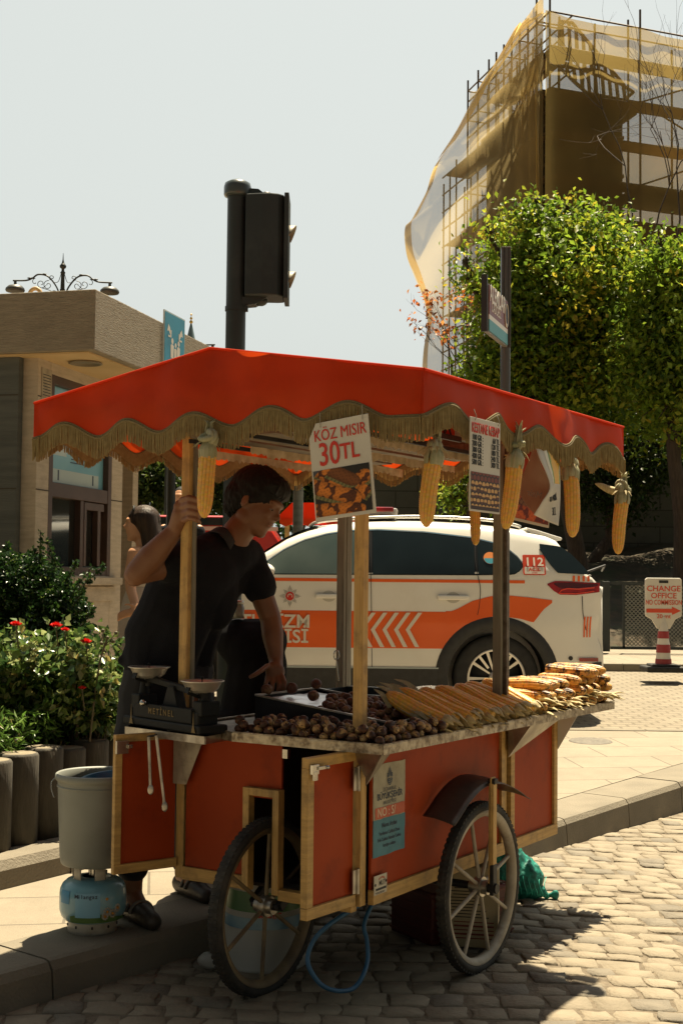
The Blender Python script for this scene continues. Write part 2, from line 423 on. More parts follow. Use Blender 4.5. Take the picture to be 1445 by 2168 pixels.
# strips: for each y band build polygon between kerb inner line and far left
def kx(y, off):   # x of the kerb-parallel line (offset into pavement) at depth y
    o_ = KO + KN * off; return o_.x + (y - o_.y) / KD.y * KD.x
for a, b in zip(ylim[:-1], ylim[1:]):
    p.add([(-40, a, gz(a)), (kx(a, KW), a, gz(a)), (kx(b, KW), b, gz(b)), (-40, b, gz(b))], [(0, 1, 2, 3)])
p.build('pavement', SLAB, kind='structure')
# right hand pavement tongue beyond the kerb bend is the same sheet; kerb stones in front of it
kb = MB(); t = -9.0; rr = random.Random(5)
while t < 9.2:
    Ln = rr.uniform(.7, .95)
    a, b = kpt(t + .004), kpt(t + Ln - .004)
    ai, bi = kpt(t + .004, KW), kpt(t + Ln - .004, KW)
    z0, z1 = gz(a.y) + rr.uniform(-.003, .003), gz(b.y) + rr.uniform(-.003, .003)
    af, bf = kpt(t + .004, -.012), kpt(t + Ln - .004, -.012); ac, bc = kpt(t + .004, .018), kpt(t + Ln - .004, .018)
    vs = [(af.x, af.y, -.02), (bf.x, bf.y, -.02), (a.x, a.y, z0-.03), (b.x, b.y, z1-.03), (ac.x, ac.y, z0-.003), (bc.x, bc.y, z1-.003),
          (ac.x+KN.x*.02, ac.y+KN.y*.02, z0+.002), (bc.x+KN.x*.02, bc.y+KN.y*.02, z1+.002), (ai.x, ai.y, z0+.003), (bi.x, bi.y, z1+.003), (ai.x, ai.y, -.02), (bi.x, bi.y, -.02)]
    kb.add(vs, [(0, 1, 3, 2), (2, 3, 5, 4), (4, 5, 7, 6), (6, 7, 9, 8), (8, 9, 11, 10), (0, 2, 4, 6, 8, 10), (1, 11, 9, 7, 5, 3)])
    t += Ln
kb.build('kerb', KERBM, kind='structure')
# drainage / border slab strip inside the pavement beside the kerb (tactile row seen at left)
FAR = slabmat('far_cobbles', (0.245, 0.205, 0.145, 1), (0.21, 0.175, 0.122, 1), (0.14, 0.115, 0.075, 1), .15, .14, R(2), mort=.013, bump=.8)
f = MB()
for a, b in zip([10.5, 12, 14, 15.95], [12, 14, 15.95]):
    f.add([(-40, a, gz(a)-.006), (40, a, gz(a)-.006), (40, b, gz(b)-.006), (-40, b, gz(b)-.006)], [(0, 1, 2, 3)])
for a, b in zip([4, 8, 10.5], [8, 10.5]):   # road wraps beyond kerb on the right
    pass
f.build('far_road', FAR, kind='structure')
k2 = MB(); x = -12
while x < 14:
    k2.box((x + .45, 10.46, gz(10.46) - .045), (.892, .13, .10)); x += .9
k2.build('flush_kerb', KERBM, kind='structure', bevel=.004)
k3 = MB(); x = -20
while x < 24:
    k3.box((x + .45, 16.02, gz(16) + .02), (.892, .14, .13)); x += .9
k3.build('far_kerb', KERBM, kind='structure', bevel=.006)
f = MB(); f.add([(-40, 16.09, gz(16)+.078), (40, 16.09, gz(16)+.078), (40, 19.5, gz(18)+.09), (-40, 19.5, gz(18)+.09)], [(0, 1, 2, 3)])
f.build('far_pavement', SLAB, kind='structure')
# right kerb bend: beyond the tongue the near road meets the pavement, filled by the same sheets
# raised planter ledge and its kerb (left)
PA = atz(0, 1885, .13); PB = atz(128, 1853, .13)
PD = Vector((PB.x - PA.x, PB.y - PA.y)).normalized(); PN = Vector((-PD.y, PD.x))
def ppt(t, off, z): q = Vector((PA.x, PA.y)) + PD * t + PN * off; return (q.x, q.y, z)
lk_ = MB(); t = -6.0
while t < 3.6:
    L_ = .8
    prof = [(-.004, .10), (0, .205), (.025, .243), (.05, .25), (.16, .252), (.16, .10)]
    vs = [ppt(t + .004, a, b) for a, b in prof] + [ppt(t + L_ - .004, a, b) for a, b in prof]
    lk_.add(vs, [(0, 6, 7, 1), (1, 7, 8, 2), (2, 8, 9, 3), (3, 9, 10, 4), (4, 10, 11, 5), (0, 1, 2, 3, 4, 5), (6, 11, 10, 9, 8, 7)])
    t += L_
lk_.build('planter_kerb', KERBM, kind='structure')
lg = MB(); lg.add([ppt(-6, .16, .246), ppt(3.6, .16, .246), ppt(3.6, 2.0, .246), ppt(-6, 2.0, .246)], [(0, 1, 2, 3)])
lg.build('ledge', SLAB, kind='structure')
# manhole cover on pavement
mp_ = atz(1249, 1575, .22)
mh = MB(); mh.lathe([(0.0001, .006), (.12, .006), (.13, .004), (.15, .007), (.16, .0)], 32, (0, 0, 0))
o = mh.build('manhole_cover', mat('cast_iron', (0.16, .14, .11, 1), (.10, .09, .07, 1), scale=30, rough=.7, bump=.5), origin=(0, 0, 0))
o.location = (mp_.x, mp_.y, gz(mp_.y) + .001); o.rotation_euler.x = math.atan(.0325)
tag(o, 'small round iron cover set in the sunny pavement at right', 'manhole cover')
# ------------------------------------------------------------------ the cart
CO = Vector((0.084, 4.33, 0)); CR = R(57.6)
cart = thing('street_food_cart', 'red panelled three wheeled corn and chestnut cart under a fringed awning', 'food cart', CO, CR)
MC = WM[cart.name]; MCi = MC.inverted()
def cl(p): return MCi @ Vector(p)          # world -> cart
def cw(x, y, z): return MC @ Vector((x, y, z))
def onX(u, v, X):   # where the sight line of a photo point meets a plane of the cart
    a, b = cl(CAM), cl(at(u, v, 5)); d = b - a; return MC @ (a + d * ((X - a.x) / d.x))
def onY(u, v, Y):
    a, b = cl(CAM), cl(at(u, v, 5)); d = b - a; return MC @ (a + d * ((Y - a.y) / d.y))
Lr, Wc, zb, zt = 1.56, .775, .346, .855
PX = 1.045
# posts
for (x, y, w_) in ((.0, .010, .036), (.0, .745, .036), (PX, .0, .036), (PX, .745, .036)):
    m = MB(); m.box((x + .026, y + .026, (1.97 + zb) / 2), (w_, w_, 1.97 - zb))
    m.build('post', WOOD if (x == 0 or y == 0) else GREYWOOD, cart, bevel=.003)
m = MB(); m.bar((PX - .022, .016, .86), (PX - .022, .016, 1.95), .036, .030); m.build('post', GREYWOOD, cart, bevel=.002)
m = MB(); m.bar((.035, .752, .86), (.035, .752, 1.95), .022, .012); m.build('post_backing', GREYWOOD, cart)
m = MB(); m.bar((PX + .05, .77, .33), (PX + .05, .77, 1.95), .04, .04); m.build('post', GREYWOOD, cart, bevel=.002)
# aluminium track up the rear post
m = MB(); m.bar((PX - .008, -.003, .9), (PX - .008, -.003, 1.9), .030, .020); m.build('metal_track', mat('dull_track_metal', (.16, .13, .10, 1), (.09, .07, .05, 1), scale=30, rough=.5, metal=.7, bump=.3), cart)

def framed_panel(name, x0, x1, z0, z1, M4, fw=.035, ft=.022, pt=.010, fb=None, parent=cart, sides=(1, 1, 1, 1), wood=None):
    """board with wooden frame in local XZ plane at y=0 facing -Y, mapped through M4"""
    fb = fb or fw
    m = MB(); m.T = M4; m.box(((x0+x1)/2, pt/2 + .006, (z0+z1)/2), (x1-x0-.008, pt, z1-z0-.008)); pn = m.build(name, REDP, parent)
    f = MB(); f.T = M4
    if sides[0]: f.box(((x0+x1)/2, ft/2 - .006, z0+fb/2), (x1-x0, ft, fb))
    if sides[1]: f.box(((x0+x1)/2, ft/2 - .006, z1-fw/2), (x1-x0, ft, fw))
    if sides[2]: f.box((x0+fw/2, ft/2 - .0055, (z0+fb + z1-fw)/2), (fw, ft, z1-z0-fw-fb-.001))
    if sides[3]: f.box((x1-fw/2, ft/2 - .0055, (z0+fb + z1-fw)/2), (fw, ft, z1-z0-fw-fb-.001))
    f.build('wooden_frame', WOODH, pn, bevel=.0015)
    return pn
I4 = Matrix.Identity(4)
# right long side (faces -Y)
framed_panel('side_panel', .052, PX, zb, zt, I4, fw=.03, fb=.048, sides=(1, 0, 0, 1))
framed_panel('side_panel', PX + .055, Lr, zb, zt, I4, fw=.035, fb=.045, sides=(1, 0, 1, 1))
# front face (faces -X): local x -> -Y... map local x to cart y, facing -X
FM = Matrix(((0, 1, 0, 0), (1, 0, 0, 0), (0, 0, 1, 0), (0, 0, 0, 1)))
framed_panel('front_panel', .468, .745, zb, zt, FM, fw=.03, fb=.045, sides=(1, 0, 0, 0))
m = MB(); m.T = FM; m.box(((.335+.468)/2, .011, (.66+zt)/2), (.468-.335+.008, .010, zt-.66)); m.build('front_panel', REDP, cart)
# opening for the wheel: a frame round the slot
m = MB()
m.box((-.002, .462, (.695 + zb) / 2), (.035, .026, .695 - zb)); m.box((-.002, .338, (.695 + zb) / 2), (.035, .026, .695 - zb)); m.box((-.0035, .40, .682), (.032, .0985, .026))
m.build('wheel_slot_frame', WOOD, cart, bevel=.002)
m = MB(); m.box((-.001, .18, .348), (.034, .29, .036)); m.build('wooden_frame', WOODH, cart, bevel=.002)
# left side and rear, floor, inner dark back
LM = Matrix.Translation((Lr, Wc + .02, 0)) @ Matrix.Rotation(PI, 4, 'Z')
framed_panel('side_panel', .0, Lr - .05, zb, zt, LM, fw=.035, fb=.045)
RM = Matrix.Translation((Lr + .0, .0, 0)) @ Matrix.Rotation(PI/2, 4, 'Z')
framed_panel('rear_panel', .0, Wc, zb, zt, RM, fw=.035, fb=.045)
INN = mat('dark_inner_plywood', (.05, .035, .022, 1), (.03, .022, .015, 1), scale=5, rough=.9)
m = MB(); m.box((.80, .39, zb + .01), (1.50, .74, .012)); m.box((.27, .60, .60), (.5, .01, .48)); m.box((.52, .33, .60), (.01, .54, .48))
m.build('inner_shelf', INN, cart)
# propane bottle seen inside through the open door comes later
# corner flap: open panel at the front left, hinged at the left corner
A_ = Vector((-.573, 4.747, 0)); B_ = Vector((-.772, 4.605, 0)); d_ = (B_ - A_); ln = d_.length
wm = frame(A_ + Vector((0, 0, 0)), d_, Vector((0, 0, 1)))     # x along flap, y up, z normal
sw = Matrix(((1, 0, 0, 0), (0, 0, 1, 0), (0, 1, 0, 0), (0, 0, 0, 1)))  # local z->y
FLM = MCi @ wm @ Matrix(((1, 0, 0, 0), (0, 0, 1, 0), (0, -1, 0, 0), (0, 0, 0, 1)))
FLM = MCi @ (Matrix.Translation(A_) @ Matrix.Rotation(math.atan2(d_.y, d_.x), 4, 'Z'))
# facing camera: the flap's visible face must look toward -Y world; rotate so local -Y faces camera
if True:
    ang = math.atan2(-d_.y, -d_.x)
    FLM = MCi @ (Matrix.Translation(B_) @ Matrix.Rotation(ang, 4, 'Z'))
fl = framed_panel('open_side_flap', 0, ln, .385, .862, FLM, fw=.026, fb=.032, sides=(1, 1, 1, 0))
m = MB(); m.T = FLM; m.box((.02, -.012, .82), (.045, .012, .045)); m.box((.045, -.022, .822), (.016, .012, .012)); m.build('latch', BRIGHT, fl, bevel=.001)
# open front door, swung out towards the camera from the near corner
D0 = Vector((0.0, .035, 0)); D1 = Vector((-.258, .053, 0)); dd = D1 - D0
DMt = Matrix.Translation(D1) @ Matrix.Rotation(math.atan2(-dd.y, -dd.x), 4, 'Z')
door = framed_panel('open_front_door', 0, dd.length, .352, .85, DMt, fw=.032, fb=.036, ft=.026, sides=(1, 1, 1, 0))
m = MB(); m.T = DMt; m.box((.022, -.014, .815), (.032, .012, .03)); m.box((.05, -.02, .818), (.04, .010, .010)); m.ell((.075, -.022, .818), (.01, .01, .008)); m.box((.02, -.018, .795), (.02, .006, .028))
m.build('latch', BRIGHT, door, bevel=.001)
for z in (.43, .76):
    m = MB(); m.T = DMt; m.box((dd.length - .012, -.009, z), (.022, .004, .075)); m.cyl((dd.length + .002, -.012, z - .04), (dd.length + .002, -.012, z + .04), .006, n=8); m.build('hinge', STEEL, door)
m = MB(); m.box((-.012, .30, .82), (.02, .02, .03)); m.build('door_catch', BRIGHT, cart)

# ---- tray
tz = .877
TRAY = [(-.062, -.105), (1.90, -.125), (1.90, .80), (-.03, .80), (-.03, .56), (-.062, .49)]
m = MB(); m.prism([(x, y, tz - .006) for x, y in TRAY], (0, 0, .005)); m.build('tray', STEEL, cart)
m = MB(); n = len(TRAY)
for i in range(n):
    a, b = Vector((*TRAY[i], 0)), Vector((*TRAY[(i+1) % n], 0)); d = (b - a).normalized()
    m.bar(Vector((a.x, a.y, tz - .010)) - d * 0.002, Vector((b.x, b.y, tz - .010)) + d*.002, .006, .030)
    q = Vector((-d.y, d.x, 0)) * .008
    m.bar(Vector((a.x, a.y, tz + .006)) + q, Vector((b.x, b.y, tz + .006)) + q, .016, .004)
m.build('tray_rim', mat('rim_aluminium', (.50, .44, .33, 1), (.25, .20, .14, 1), scale=40, rough=.45, metal=.85, bump=.3, bscale=90, c3=(.08, .055, .035, 1), c3scale=20, c3amt=.75), cart)
m = MB(); m.bar((.9, .38, zt+.003), (1.9, .38, zt+.003), .9, .02); m.build('tray_board', WOODH, cart)
# gusset plates
BRK = mat('gusset_tin', (.42, .38, .30, 1), (.24, .21, .17, 1), scale=12, rough=.45, metal=.85, bump=.15, c3=(.1, .08, .05, 1), c3scale=15, c3amt=.5)
m = MB()
m.add([(-.058, .09, .858), (-.004, .05, .858), (-.005, -.008, .765), (-.012, -.012, .742), (-.057, -.10, .858)], [(0, 1, 2, 3, 4)])
m.add([(-.057, -.10, .858), (-.012, -.012, .742), (.20, -.008, .858), (.18, -.10, .860)], [(0, 1, 2), (0, 2, 3)])
m.build('corner_gusset', BRK, cart, solid=.003)
m = MB(); m.add([(1.06, -.012, .72), (1.06, -.012, .86), (1.36, -.012, .86), (1.36, -.115, .862), (1.06, -.115, .862)], [(0, 1, 2), (0, 2, 3, 4), (0, 4, 1)])
m.build('corner_gusset', BRK, cart, solid=.003)
m = MB(); m.add([(-.02, .72, .68), (-.02, .64, .86), (-.02, .78, .86), (-.02, .78, .68)], [(0, 1, 2, 3)]); m.build('corner_gusset', BRK, cart, solid=.003)
m = MB(); m.add([(Lr + .005, -.1, .86), (Lr + .005, -.005, .70), (Lr + .005, .1, .86)], [(0, 1, 2)]); m.build('corner_gusset', mat('white_gusset', (.6, .57, .5, 1), rough=.5), cart, solid=.004)

# ---- scale shelf (bolted to the front left corner)
S1, S2, S3, S4 = atz(492, 1548, .872), atz(434, 1561, .868), atz(266, 1539, .868), atz(330, 1515, .868)
m = MB(); q = [MCi @ p for p in (S1, S2, S3, S4)]
m.prism([(p.x, p.y, .858) for p in q], (0, 0, .006))
shelf = m.build('scale_shelf', DARKM, cart)
m = MB()
for a, b in ((q[0], q[1]), (q[1], q[2]), (q[2], q[3])):
    m.bar((a.x, a.y, .857), (b.x, b.y, .857), .005, .026)
m.build('shelf_rim', STEEL, shelf)

# ---- wheels
def wheel(name, hub, r, tw=.030, ax=(0, 1, 0), nsp=8, phase=0.2, rimc=None, spc=None):
    """tyre and fittings rolling in the cart's XZ plane"""
    ax = Vector(ax)
    rot = Matrix.Rotation(-PI/2, 3, 'X')
    hub = Vector(hub)
    base = MB(); base.cyl(hub - ax * .035, hub + ax * .035, .026, n=16); base.cyl(hub - ax * .05, hub + ax * .05, .012, n=10); base.cyl(hub - ax*.014, hub + ax*.014, .036, n=16)
    wh = base.build(name, STEEL, cart)
    t = MB(); prof = []
    rr_ = r - .019
    for k in range(13):
        a = 2 * PI * k / 12; prof.append((rr_ + .019 * math.cos(a), tw * .78 * math.sin(a)))
    t.lathe(prof, 64, hub, rot)
    g = random.Random(int(r*1000))
    for k in range(84):     # tread lugs and rubber whiskers
        a = 2*PI*k/84
        for s_ in (-1, 1):
            c = hub + Vector((math.cos(a + .02*s_), 0, math.sin(a+.02*s_))) * (r - .0045) + ax * .011 * s_
            R_ = Matrix.Rotation(-a, 3, 'Y'); t.box(c, (.008, .014, .012), R_)
        if g.random() < .5:
            p0 = hub + Vector((math.cos(a), 0, math.sin(a))) * r; t.tube([p0, p0 + Vector((math.cos(a), 0, math.sin(a))) * .009 + ax * g.uniform(-.004, .004)], .0008, 3, False)
    t.build('tyre', RUBBER, wh)
    rm = MB(); rm.lathe([(rr_ - .012, -.020), (rr_ - .018, -.021), (rr_ - .034, -.012), (rr_ - .036, 0), (rr_ - .034, .012), (rr_ - .018, .021), (rr_ - .012, .020), (rr_ - .012, -.020)], 64, hub, rot)
    rm.build('rim', rimc, wh)
    for k in range(nsp):
        a = 2*PI*k/nsp + phase; e = Vector((math.cos(a), 0, math.sin(a)))
        sp = MB(); sp.tube([hub + e * .02, hub + e * (rr_ - .034)], .0075, 8); sp.build('spoke', spc or rimc, wh)
    return wh
RIMW = mat('dirty_cream_rim_paint', (.42, .38, .30, 1), (.26, .22, .16, 1), scale=9, rough=.55, c3=(.13, .085, .045, 1), c3scale=8, c3amt=.8)
RIMD = mat('brown_rim_paint', (.20, .15, .075, 1), (.11, .08, .045, 1), scale=9, rough=.6, c3=(.06, .045, .03, 1), c3scale=10, c3amt=.7)
wheel('front_wheel', (.02, .40, .297), .297, rimc=RIMD, nsp=6, phase=.45, tw=.034)
wheel('rear_wheel', (.668, -.085, .304), .304, rimc=RIMW, nsp=8, phase=.28)
wheel('rear_wheel', (.668, .87, .304), .304, rimc=RIMW, nsp=8, phase=.1)
m = MB(); m.cyl((.668, -.05, .304), (.668, .83, .304), .014); m.build('axle', DARKM, cart)
m = MB(); m.cyl((.02, .345, .297), (.02, .455, .297), .012); m.bar((.02, .345, .297), (.12, .345, .36), .02, .03); m.bar((.02, .455, .297), (.12, .455, .36), .02, .03); m.build('fork', DARKM, cart)
# struts outside the rear wheels
for s_, y in ((1, -.135), (-1, .92)):
    m = MB(); m.bar((.668, y, .70), (.668, y, .38), .006, .034, up=(1, 0, 0)); m.box((.668, y, .5), (.030, .020, .36)); m.build('wheel_strut', WOOD, cart, bevel=.002)
    m = MB(); m.box((.668, y - .004*s_, .335), (.034, .016, .11)); m.cyl((.668, y + .02, .304), (.668, y - .02, .304), .018, n=12); m.build('axle_bracket', DARKM, cart, bevel=.003)
    m = MB(); m.box((.668, y, .685), (.03, .03, .02)); m.build('guard_bracket', DARKM, cart, bevel=.003)
    # mudguard sheet
    mg = MB(); pts = []
    ctl = [(.385, .588), (.43, .612), (.50, .652), (.58, .682), (.66, .694), (.75, .688), (.85, .662), (.93, .632), (.985, .606), (1.015, .597)]
    ctl = bez([(a, 0, b) for a, b in ctl], 4)
    y0, y1 = (-.004, -.128) if s_ == 1 else (.80, .92)
    mg.grid(lambda u, v: (ctl[int(round(u*(len(ctl)-1)))].x, y0 + (y1-y0)*v, ctl[int(round(u*(len(ctl)-1)))].z - .022*(v**2)*(1) ), len(ctl)-1, 6)
    mg.build('mudguard', mat('rusty_mudguard_tin', (.10, .075, .06, 1), (.055, .045, .04, 1), scale=8, rough=.45, metal=.75, bump=.15, c3=(.16, .07, .035, 1), c3scale=7, c3amt=.6), cart, solid=.003)
# ---- stickers
STB = mat('sticker_paper', (.42, .38, .26, 1), (.30, .27, .19, 1), scale=14, rough=.6, c3=(.20, .17, .11, 1), c3scale=12, c3amt=.6)
STU = mat('sticker_blue', (.07, .22, .27, 1), (.05, .17, .21, 1), scale=14, rough=.6, c3=(.10, .16, .16, 1), c3scale=12, c3amt=.5)
STR_ = mat('sticker_orange', (.55, .13, .06, 1), (.42, .09, .045, 1), scale=14, rough=.6)
NAVY = mat('navy_ink', (.03, .045, .075, 1), rough=.6)
CREAMI = mat('cream_ink', (.62, .52, .36, 1), rough=.6)
def ragged(x0, x1, z0, z1, y, n=9, amp=.0018, seed=1):
    g = random.Random(seed); P = []
    for k in range(n): P.append((x0 + (x1-x0)*k/n, y, z0 + g.uniform(-amp, amp)))
    for k in range(n): P.append((x1 + g.uniform(-amp, amp), y, z0 + (z1-z0)*k/n))
    for k in range(n): P.append((x1 + (x0-x1)*k/n, y, z1 + g.uniform(-amp, amp)))
    for k in range(n): P.append((x0 + g.uniform(-amp, amp), y, z1 + (z0-z1)*k/n))
    return P
sx0, sx1, sz0, sz1 = .062, .272, .495, .795; sy = .004
m = MB(); m.poly(ragged(sx0, sx1, sz0, sz1, sy, seed=4)); permit = m.build('permit_sticker', STB, cart)
zs = sz0 + (sz1 - sz0) * .40
m = MB(); m.poly(ragged(sx0, sx1, sz0, zs, sy - .0008, seed=4)); m.build('blue_field', STU, permit)
z2 = sz0 + (sz1-sz0)*.53
m = MB(); m.poly(ragged(sx0+.012, sx1-.002, zs+.003, z2, sy - .0014, seed=9)); m.build('orange_band', STR_, permit)
def tx(body, x, z, size, m_, parent=permit, bold=0., xs=1., y=None, al='CENTER', sp=1.0):
    Mx = Matrix.Translation((x, (sy - .0018) if y is None else y, z)) @ Matrix.Rotation(PI/2, 4, 'X'); return text(body, size, m_, parent, Mx, bold=bold, xs=xs, align=al, spacing=sp, ext=.0002)
cxs = (sx0+sx1)/2
tx('İSTANBUL', cxs, sz1-.086, .017, NAVY, sp=1.45, xs=.8); tx('BÜYÜKŞEHİR', cxs+.002, sz1-.1075, .0300, NAVY, bold=.006, xs=.90)
tx('BELEDİYESİ', cxs, sz1-.129, .015, NAVY, sp=1.4, xs=.8)
tx('NO : S/', cxs-.02, (zs+z2)/2+.0015, .040, CREAMI, bold=.004, xs=.95)
tx('Murat Arslan', cxs, zs-.022, .022, NAVY, xs=.85, bold=.008)
tx('Yerebatan Caddesi Divan', cxs, zs-.048, .0165, NAVY, xs=.8, bold=.006); tx('Yolu Caddesi Alemdar Caddesi', cxs, zs-.068, .0165, NAVY, xs=.74, bold=.006); tx('kesişim noktası', cxs, zs-.088, .0165, NAVY, xs=.8, bold=.006)
# municipal emblem: pointed minarets over a round body with windows
e = MB(); ex, ez = cxs, sz1 - .044; ye = sy - .0018
for k in range(-2, 3):
    h = .036 - abs(k) * .008
    e.poly([(ex + k*.0046 - .0014, ye, ez), (ex + k*.0046 + .0014, ye, ez), (ex + k*.0046 + .0014, ye, ez + h*.8), (ex + k*.0046, ye, ez + h), (ex + k*.0046 - .0014, ye, ez + h*.8)])
pts = [(ex + .017*math.sin(a), ye, ez - .006 - .024*math.cos(a)) for a in [R(-88 + 176*k/16) for k in range(17)]]; e.poly(pts)
for s_ in (-1, 1):
    for k in range(3): e.poly([(ex + s_*(.006+.001*k), ye, ez+.001+k*.005), (ex + s_*.019, ye, ez + .000+k*.005), (ex + s_*.017, ye, ez - .004+k*.005), (ex + s_*.006, ye, ez - .002+k*.005)])
e.build('emblem', NAVY, permit, fixn=False)
e = MB()
for r_ in range(3):
    for k in range(-1, 2): e.poly([(ex + k*.007 - .0016, ye-.0006, ez - .012 - r_*.007), (ex + k*.007 + .0016, ye-.0006, ez - .012 - r_*.007), (ex + k*.007 + .0016, ye-.0006, ez - .0085 - r_*.007), (ex + k*.007 - .0016, ye-.0006, ez - .0085 - r_*.007)])
e.build('emblem_windows', STB, permit, fixn=False)
m = MB(); m.box((.093, -.0075, .408), (.082, .002, .062)); mut = m.build('maker_plate', mat('plate_cream', (.55, .50, .38, 1), (.42, .38, .29, 1), scale=30, rough=.5), cart)
tx('MUT', .103, .412, .024, BLACKINK, mut, bold=.002, y=-.0092, xs=.85)
m = MB(); m.box((.096, -.009, .394), (.066, .001, .007)); m.box((.09, -.009, .384), (.06, .001, .0015)); m.box((.09, -.009, .3805), (.05, .001, .0015)); m.ell((.128, -.009, .414), (.005, .001, .005)); m.ell((.060, -.009, .410), (.005, .001, .005)); m.build('plate_print', BLACKINK, mut)
m = MB()
for k in range(5): m.box((.084+k*.008, -.009, .4265 + .004*math.sin(PI*k/4)), (.004, .001, .006), Matrix.Rotation(R(30-15*k), 3, 'Y'))
m.build('plate_flames', STR_, mut)

# ---- awning
ax0, ax1, ay0, ay1 = -.272, 1.395, -.358, 1.250
ze = 2.034; rise = .132; ym = (ay0 + ay1) / 2
def ztop(y): return ze + rise * (1 - abs(y - ym) / ((ay1 - ay0) / 2))
ROOFC = mat('red_roof_cloth', (0.44, 0.05, 0.008, 1), (0.36, 0.036, 0.007, 1), scale=3, rough=0.5, bump=0.05, bscale=10, transl=0.08, tcol=(0.8, 0.07, 0.012, 1))
cg = MB()
def sag(x, y):
    a = (y - ym) / ((ay1 - ay0) / 2); b = (x - ax0) / (ax1 - ax0)
    return -.018 * math.sin(PI * abs(a)) * math.sin(PI * b) ** .5 if 0 < b < 1 else 0
cg.grid(lambda u, v: (ax0 + (ax1-ax0)*u, ay0 + (ay1-ay0)*v, ztop(ay0 + (ay1-ay0)*v) + sag(ax0 + (ax1-ax0)*u, ay0 + (ay1-ay0)*v)), 30, 40)
roof = cg.build('awning_canopy', ROOFC, cart)
def valance(P0, P1, waves, gable, out, flat_end=0.0, seed=1, amp=.052):
    """hanging valance from P0 to P1 with scalloped edge and tasselled fringe"""
    g = random.Random(seed); P0 = Vector(P0); P1 = Vector(P1); Ln = (P1 - P0).length; d = (P1 - P0) / Ln; out = Vector(out)
    nu = 160
    def zbot(s):
        f = s / Ln
        ff = min(1, f / (1 - flat_end)) if flat_end else f
        return 1.896 + amp * (.5 - .5 * math.cos(2 * PI * waves * ff)) ** .9 + .004 * math.sin(9 * f + seed)
    def ripple(s, z): return .010 * math.sin(s * 9 + seed) * (ze + .1 - z) / .2 + .004 * math.sin(s * 23 + 2 * seed) + .006*math.sin(s*4.1+seed*2) + .012*mnoise.noise(Vector((s*7, z*9, seed)))*(1 if .03 < s < Ln-.03 else 0)
    def pt(u, v):
        s = u * Ln; p = P0 + d * s; zt_ = ztop(p.y) if gable else ze
        z = zt_ + (zbot(s) - zt_) * v
        off = ripple(s, z) + .006 * (1 - v) * 0
        if u < .0001 or u > .9999: off = 0
        return (p.x + out.x * off, p.y + out.y * off, z)
    m = MB(); m.grid(pt, nu, 10); vl = m.build('valance', CLOTH, cart)
    br = MB()
    pts = []
    for i in range(nu + 1):
        q = Vector(pt(i / nu, 1)); pts.append(q + out * .003)
    br.tube(pts, .0048, 6); br.tube([q + Vector((0, 0, .007)) for q in pts], .0028, 5)
    br.build('braid', mat('olive_braid', (.13, .10, .045, 1), (.20, .155, .07, 1), scale=200, rough=.9), vl)
    fb_ = MB(); fb_.grid(lambda u, v: Vector(pt(u, 1)) - out*.001 + Vector((0, 0, -.050*v)), nu, 3); fb_.build('fringe_heading', FRINGE, vl, fixn=False)
    fr = MB(); k = 0; s = .002
    while s < Ln - .002:
        u = s / Ln; q = Vector(pt(u, 1)) + out * .003; ln_ = g.uniform(.069, .076)
        dx = g.uniform(-.0025, .0025); dy = g.uniform(-.002, .002)
        if g.random() < .05: dx *= 3; ln_ *= .9
        e = q + d * dx + out * dy + Vector((0, 0, -ln_))
        mid = (q + e) / 2 + d * g.uniform(-.0025, .0025) + out * g.uniform(-.002, .002)
        fr.tube([q + Vector((0, 0, .004)), mid, e], [.0024, .0027, .0022], 5, False)
        s += .0046
    fr.build('fringe', FRINGE, vl, fixn=False)
    return vl
valance((ax0, ay1, 0), (ax0, ay0, 0), 5, True, (-1, 0, 0), .07, 2)
valance((ax0, ay0, 0), (ax1, ay0, 0), 5, False, (0, -1, 0), 0.0, 5, amp=.05)
valance((ax1, ay0, 0), (ax1, ay1, 0), 6, True, (1, 0, 0), .0, 7)
valance((ax1, ay1, 0), (ax0, ay1, 0), 6, False, (0, 1, 0), .0, 9)
# hem cords along the awning edges
m = MB(); m.tube([(ax0, ay0, ze), (ax0, ym, ze+rise), (ax0, ay1, ze)], .005, 6); m.tube([(ax0, ay0, ze), (ax1, ay0, ze)], .005, 6); m.tube([(ax1, ay0, ze), (ax1, ym, ze+rise), (ax1, ay1, ze)], .005, 6); m.tube([(ax1, ay1, ze), (ax0, ay1, ze)], .005, 6)
m.build('hem', CLOTH, roof)
# ---- roof frame under the awning
RF = mat('old_frame_timber', (.15, .10, .06, 1), (.09, .06, .035, 1), scale=7, rough=.8, bump=.3)
m = MB()
for y in (ay0 + .05, ay1 - .05): m.bar((ax0 + .05, y, ze - .03), (ax1 - .05, y, ze - .03), .025, .03)
for x in (ax0 + .05, ax1 - .05): m.bar((x, ay0 + .06, ze - .032), (x, ay1 - .06, ze - .032), .025, .028)
for x in (.4, .7): m.bar((x, ay0+.06, ze-.032), (x, ay1-.06, ze-.032), .022, .022)
m.bar((ax0 + .03, ym, ze + rise - .02), (ax1 - .03, ym, ze + rise - .02), .025, .03)
for x in (ax0+.05, ax1-.05, .5): m.bar((x, ym, ze-.02), (x, ym, ze+rise-.03), .02, .02)
m.build('roof_frame', RF, cart)
m = MB()
for y in (.026, .77): m.bar((-.1, y, 1.955), (1.2, y, 1.955), .03, .045)
for x in (.026, PX + .026): m.bar((x, -.1, 1.935), (x, .9, 1.935), .03, .05)
m.build('roof_rail', GREYWOOD, cart)
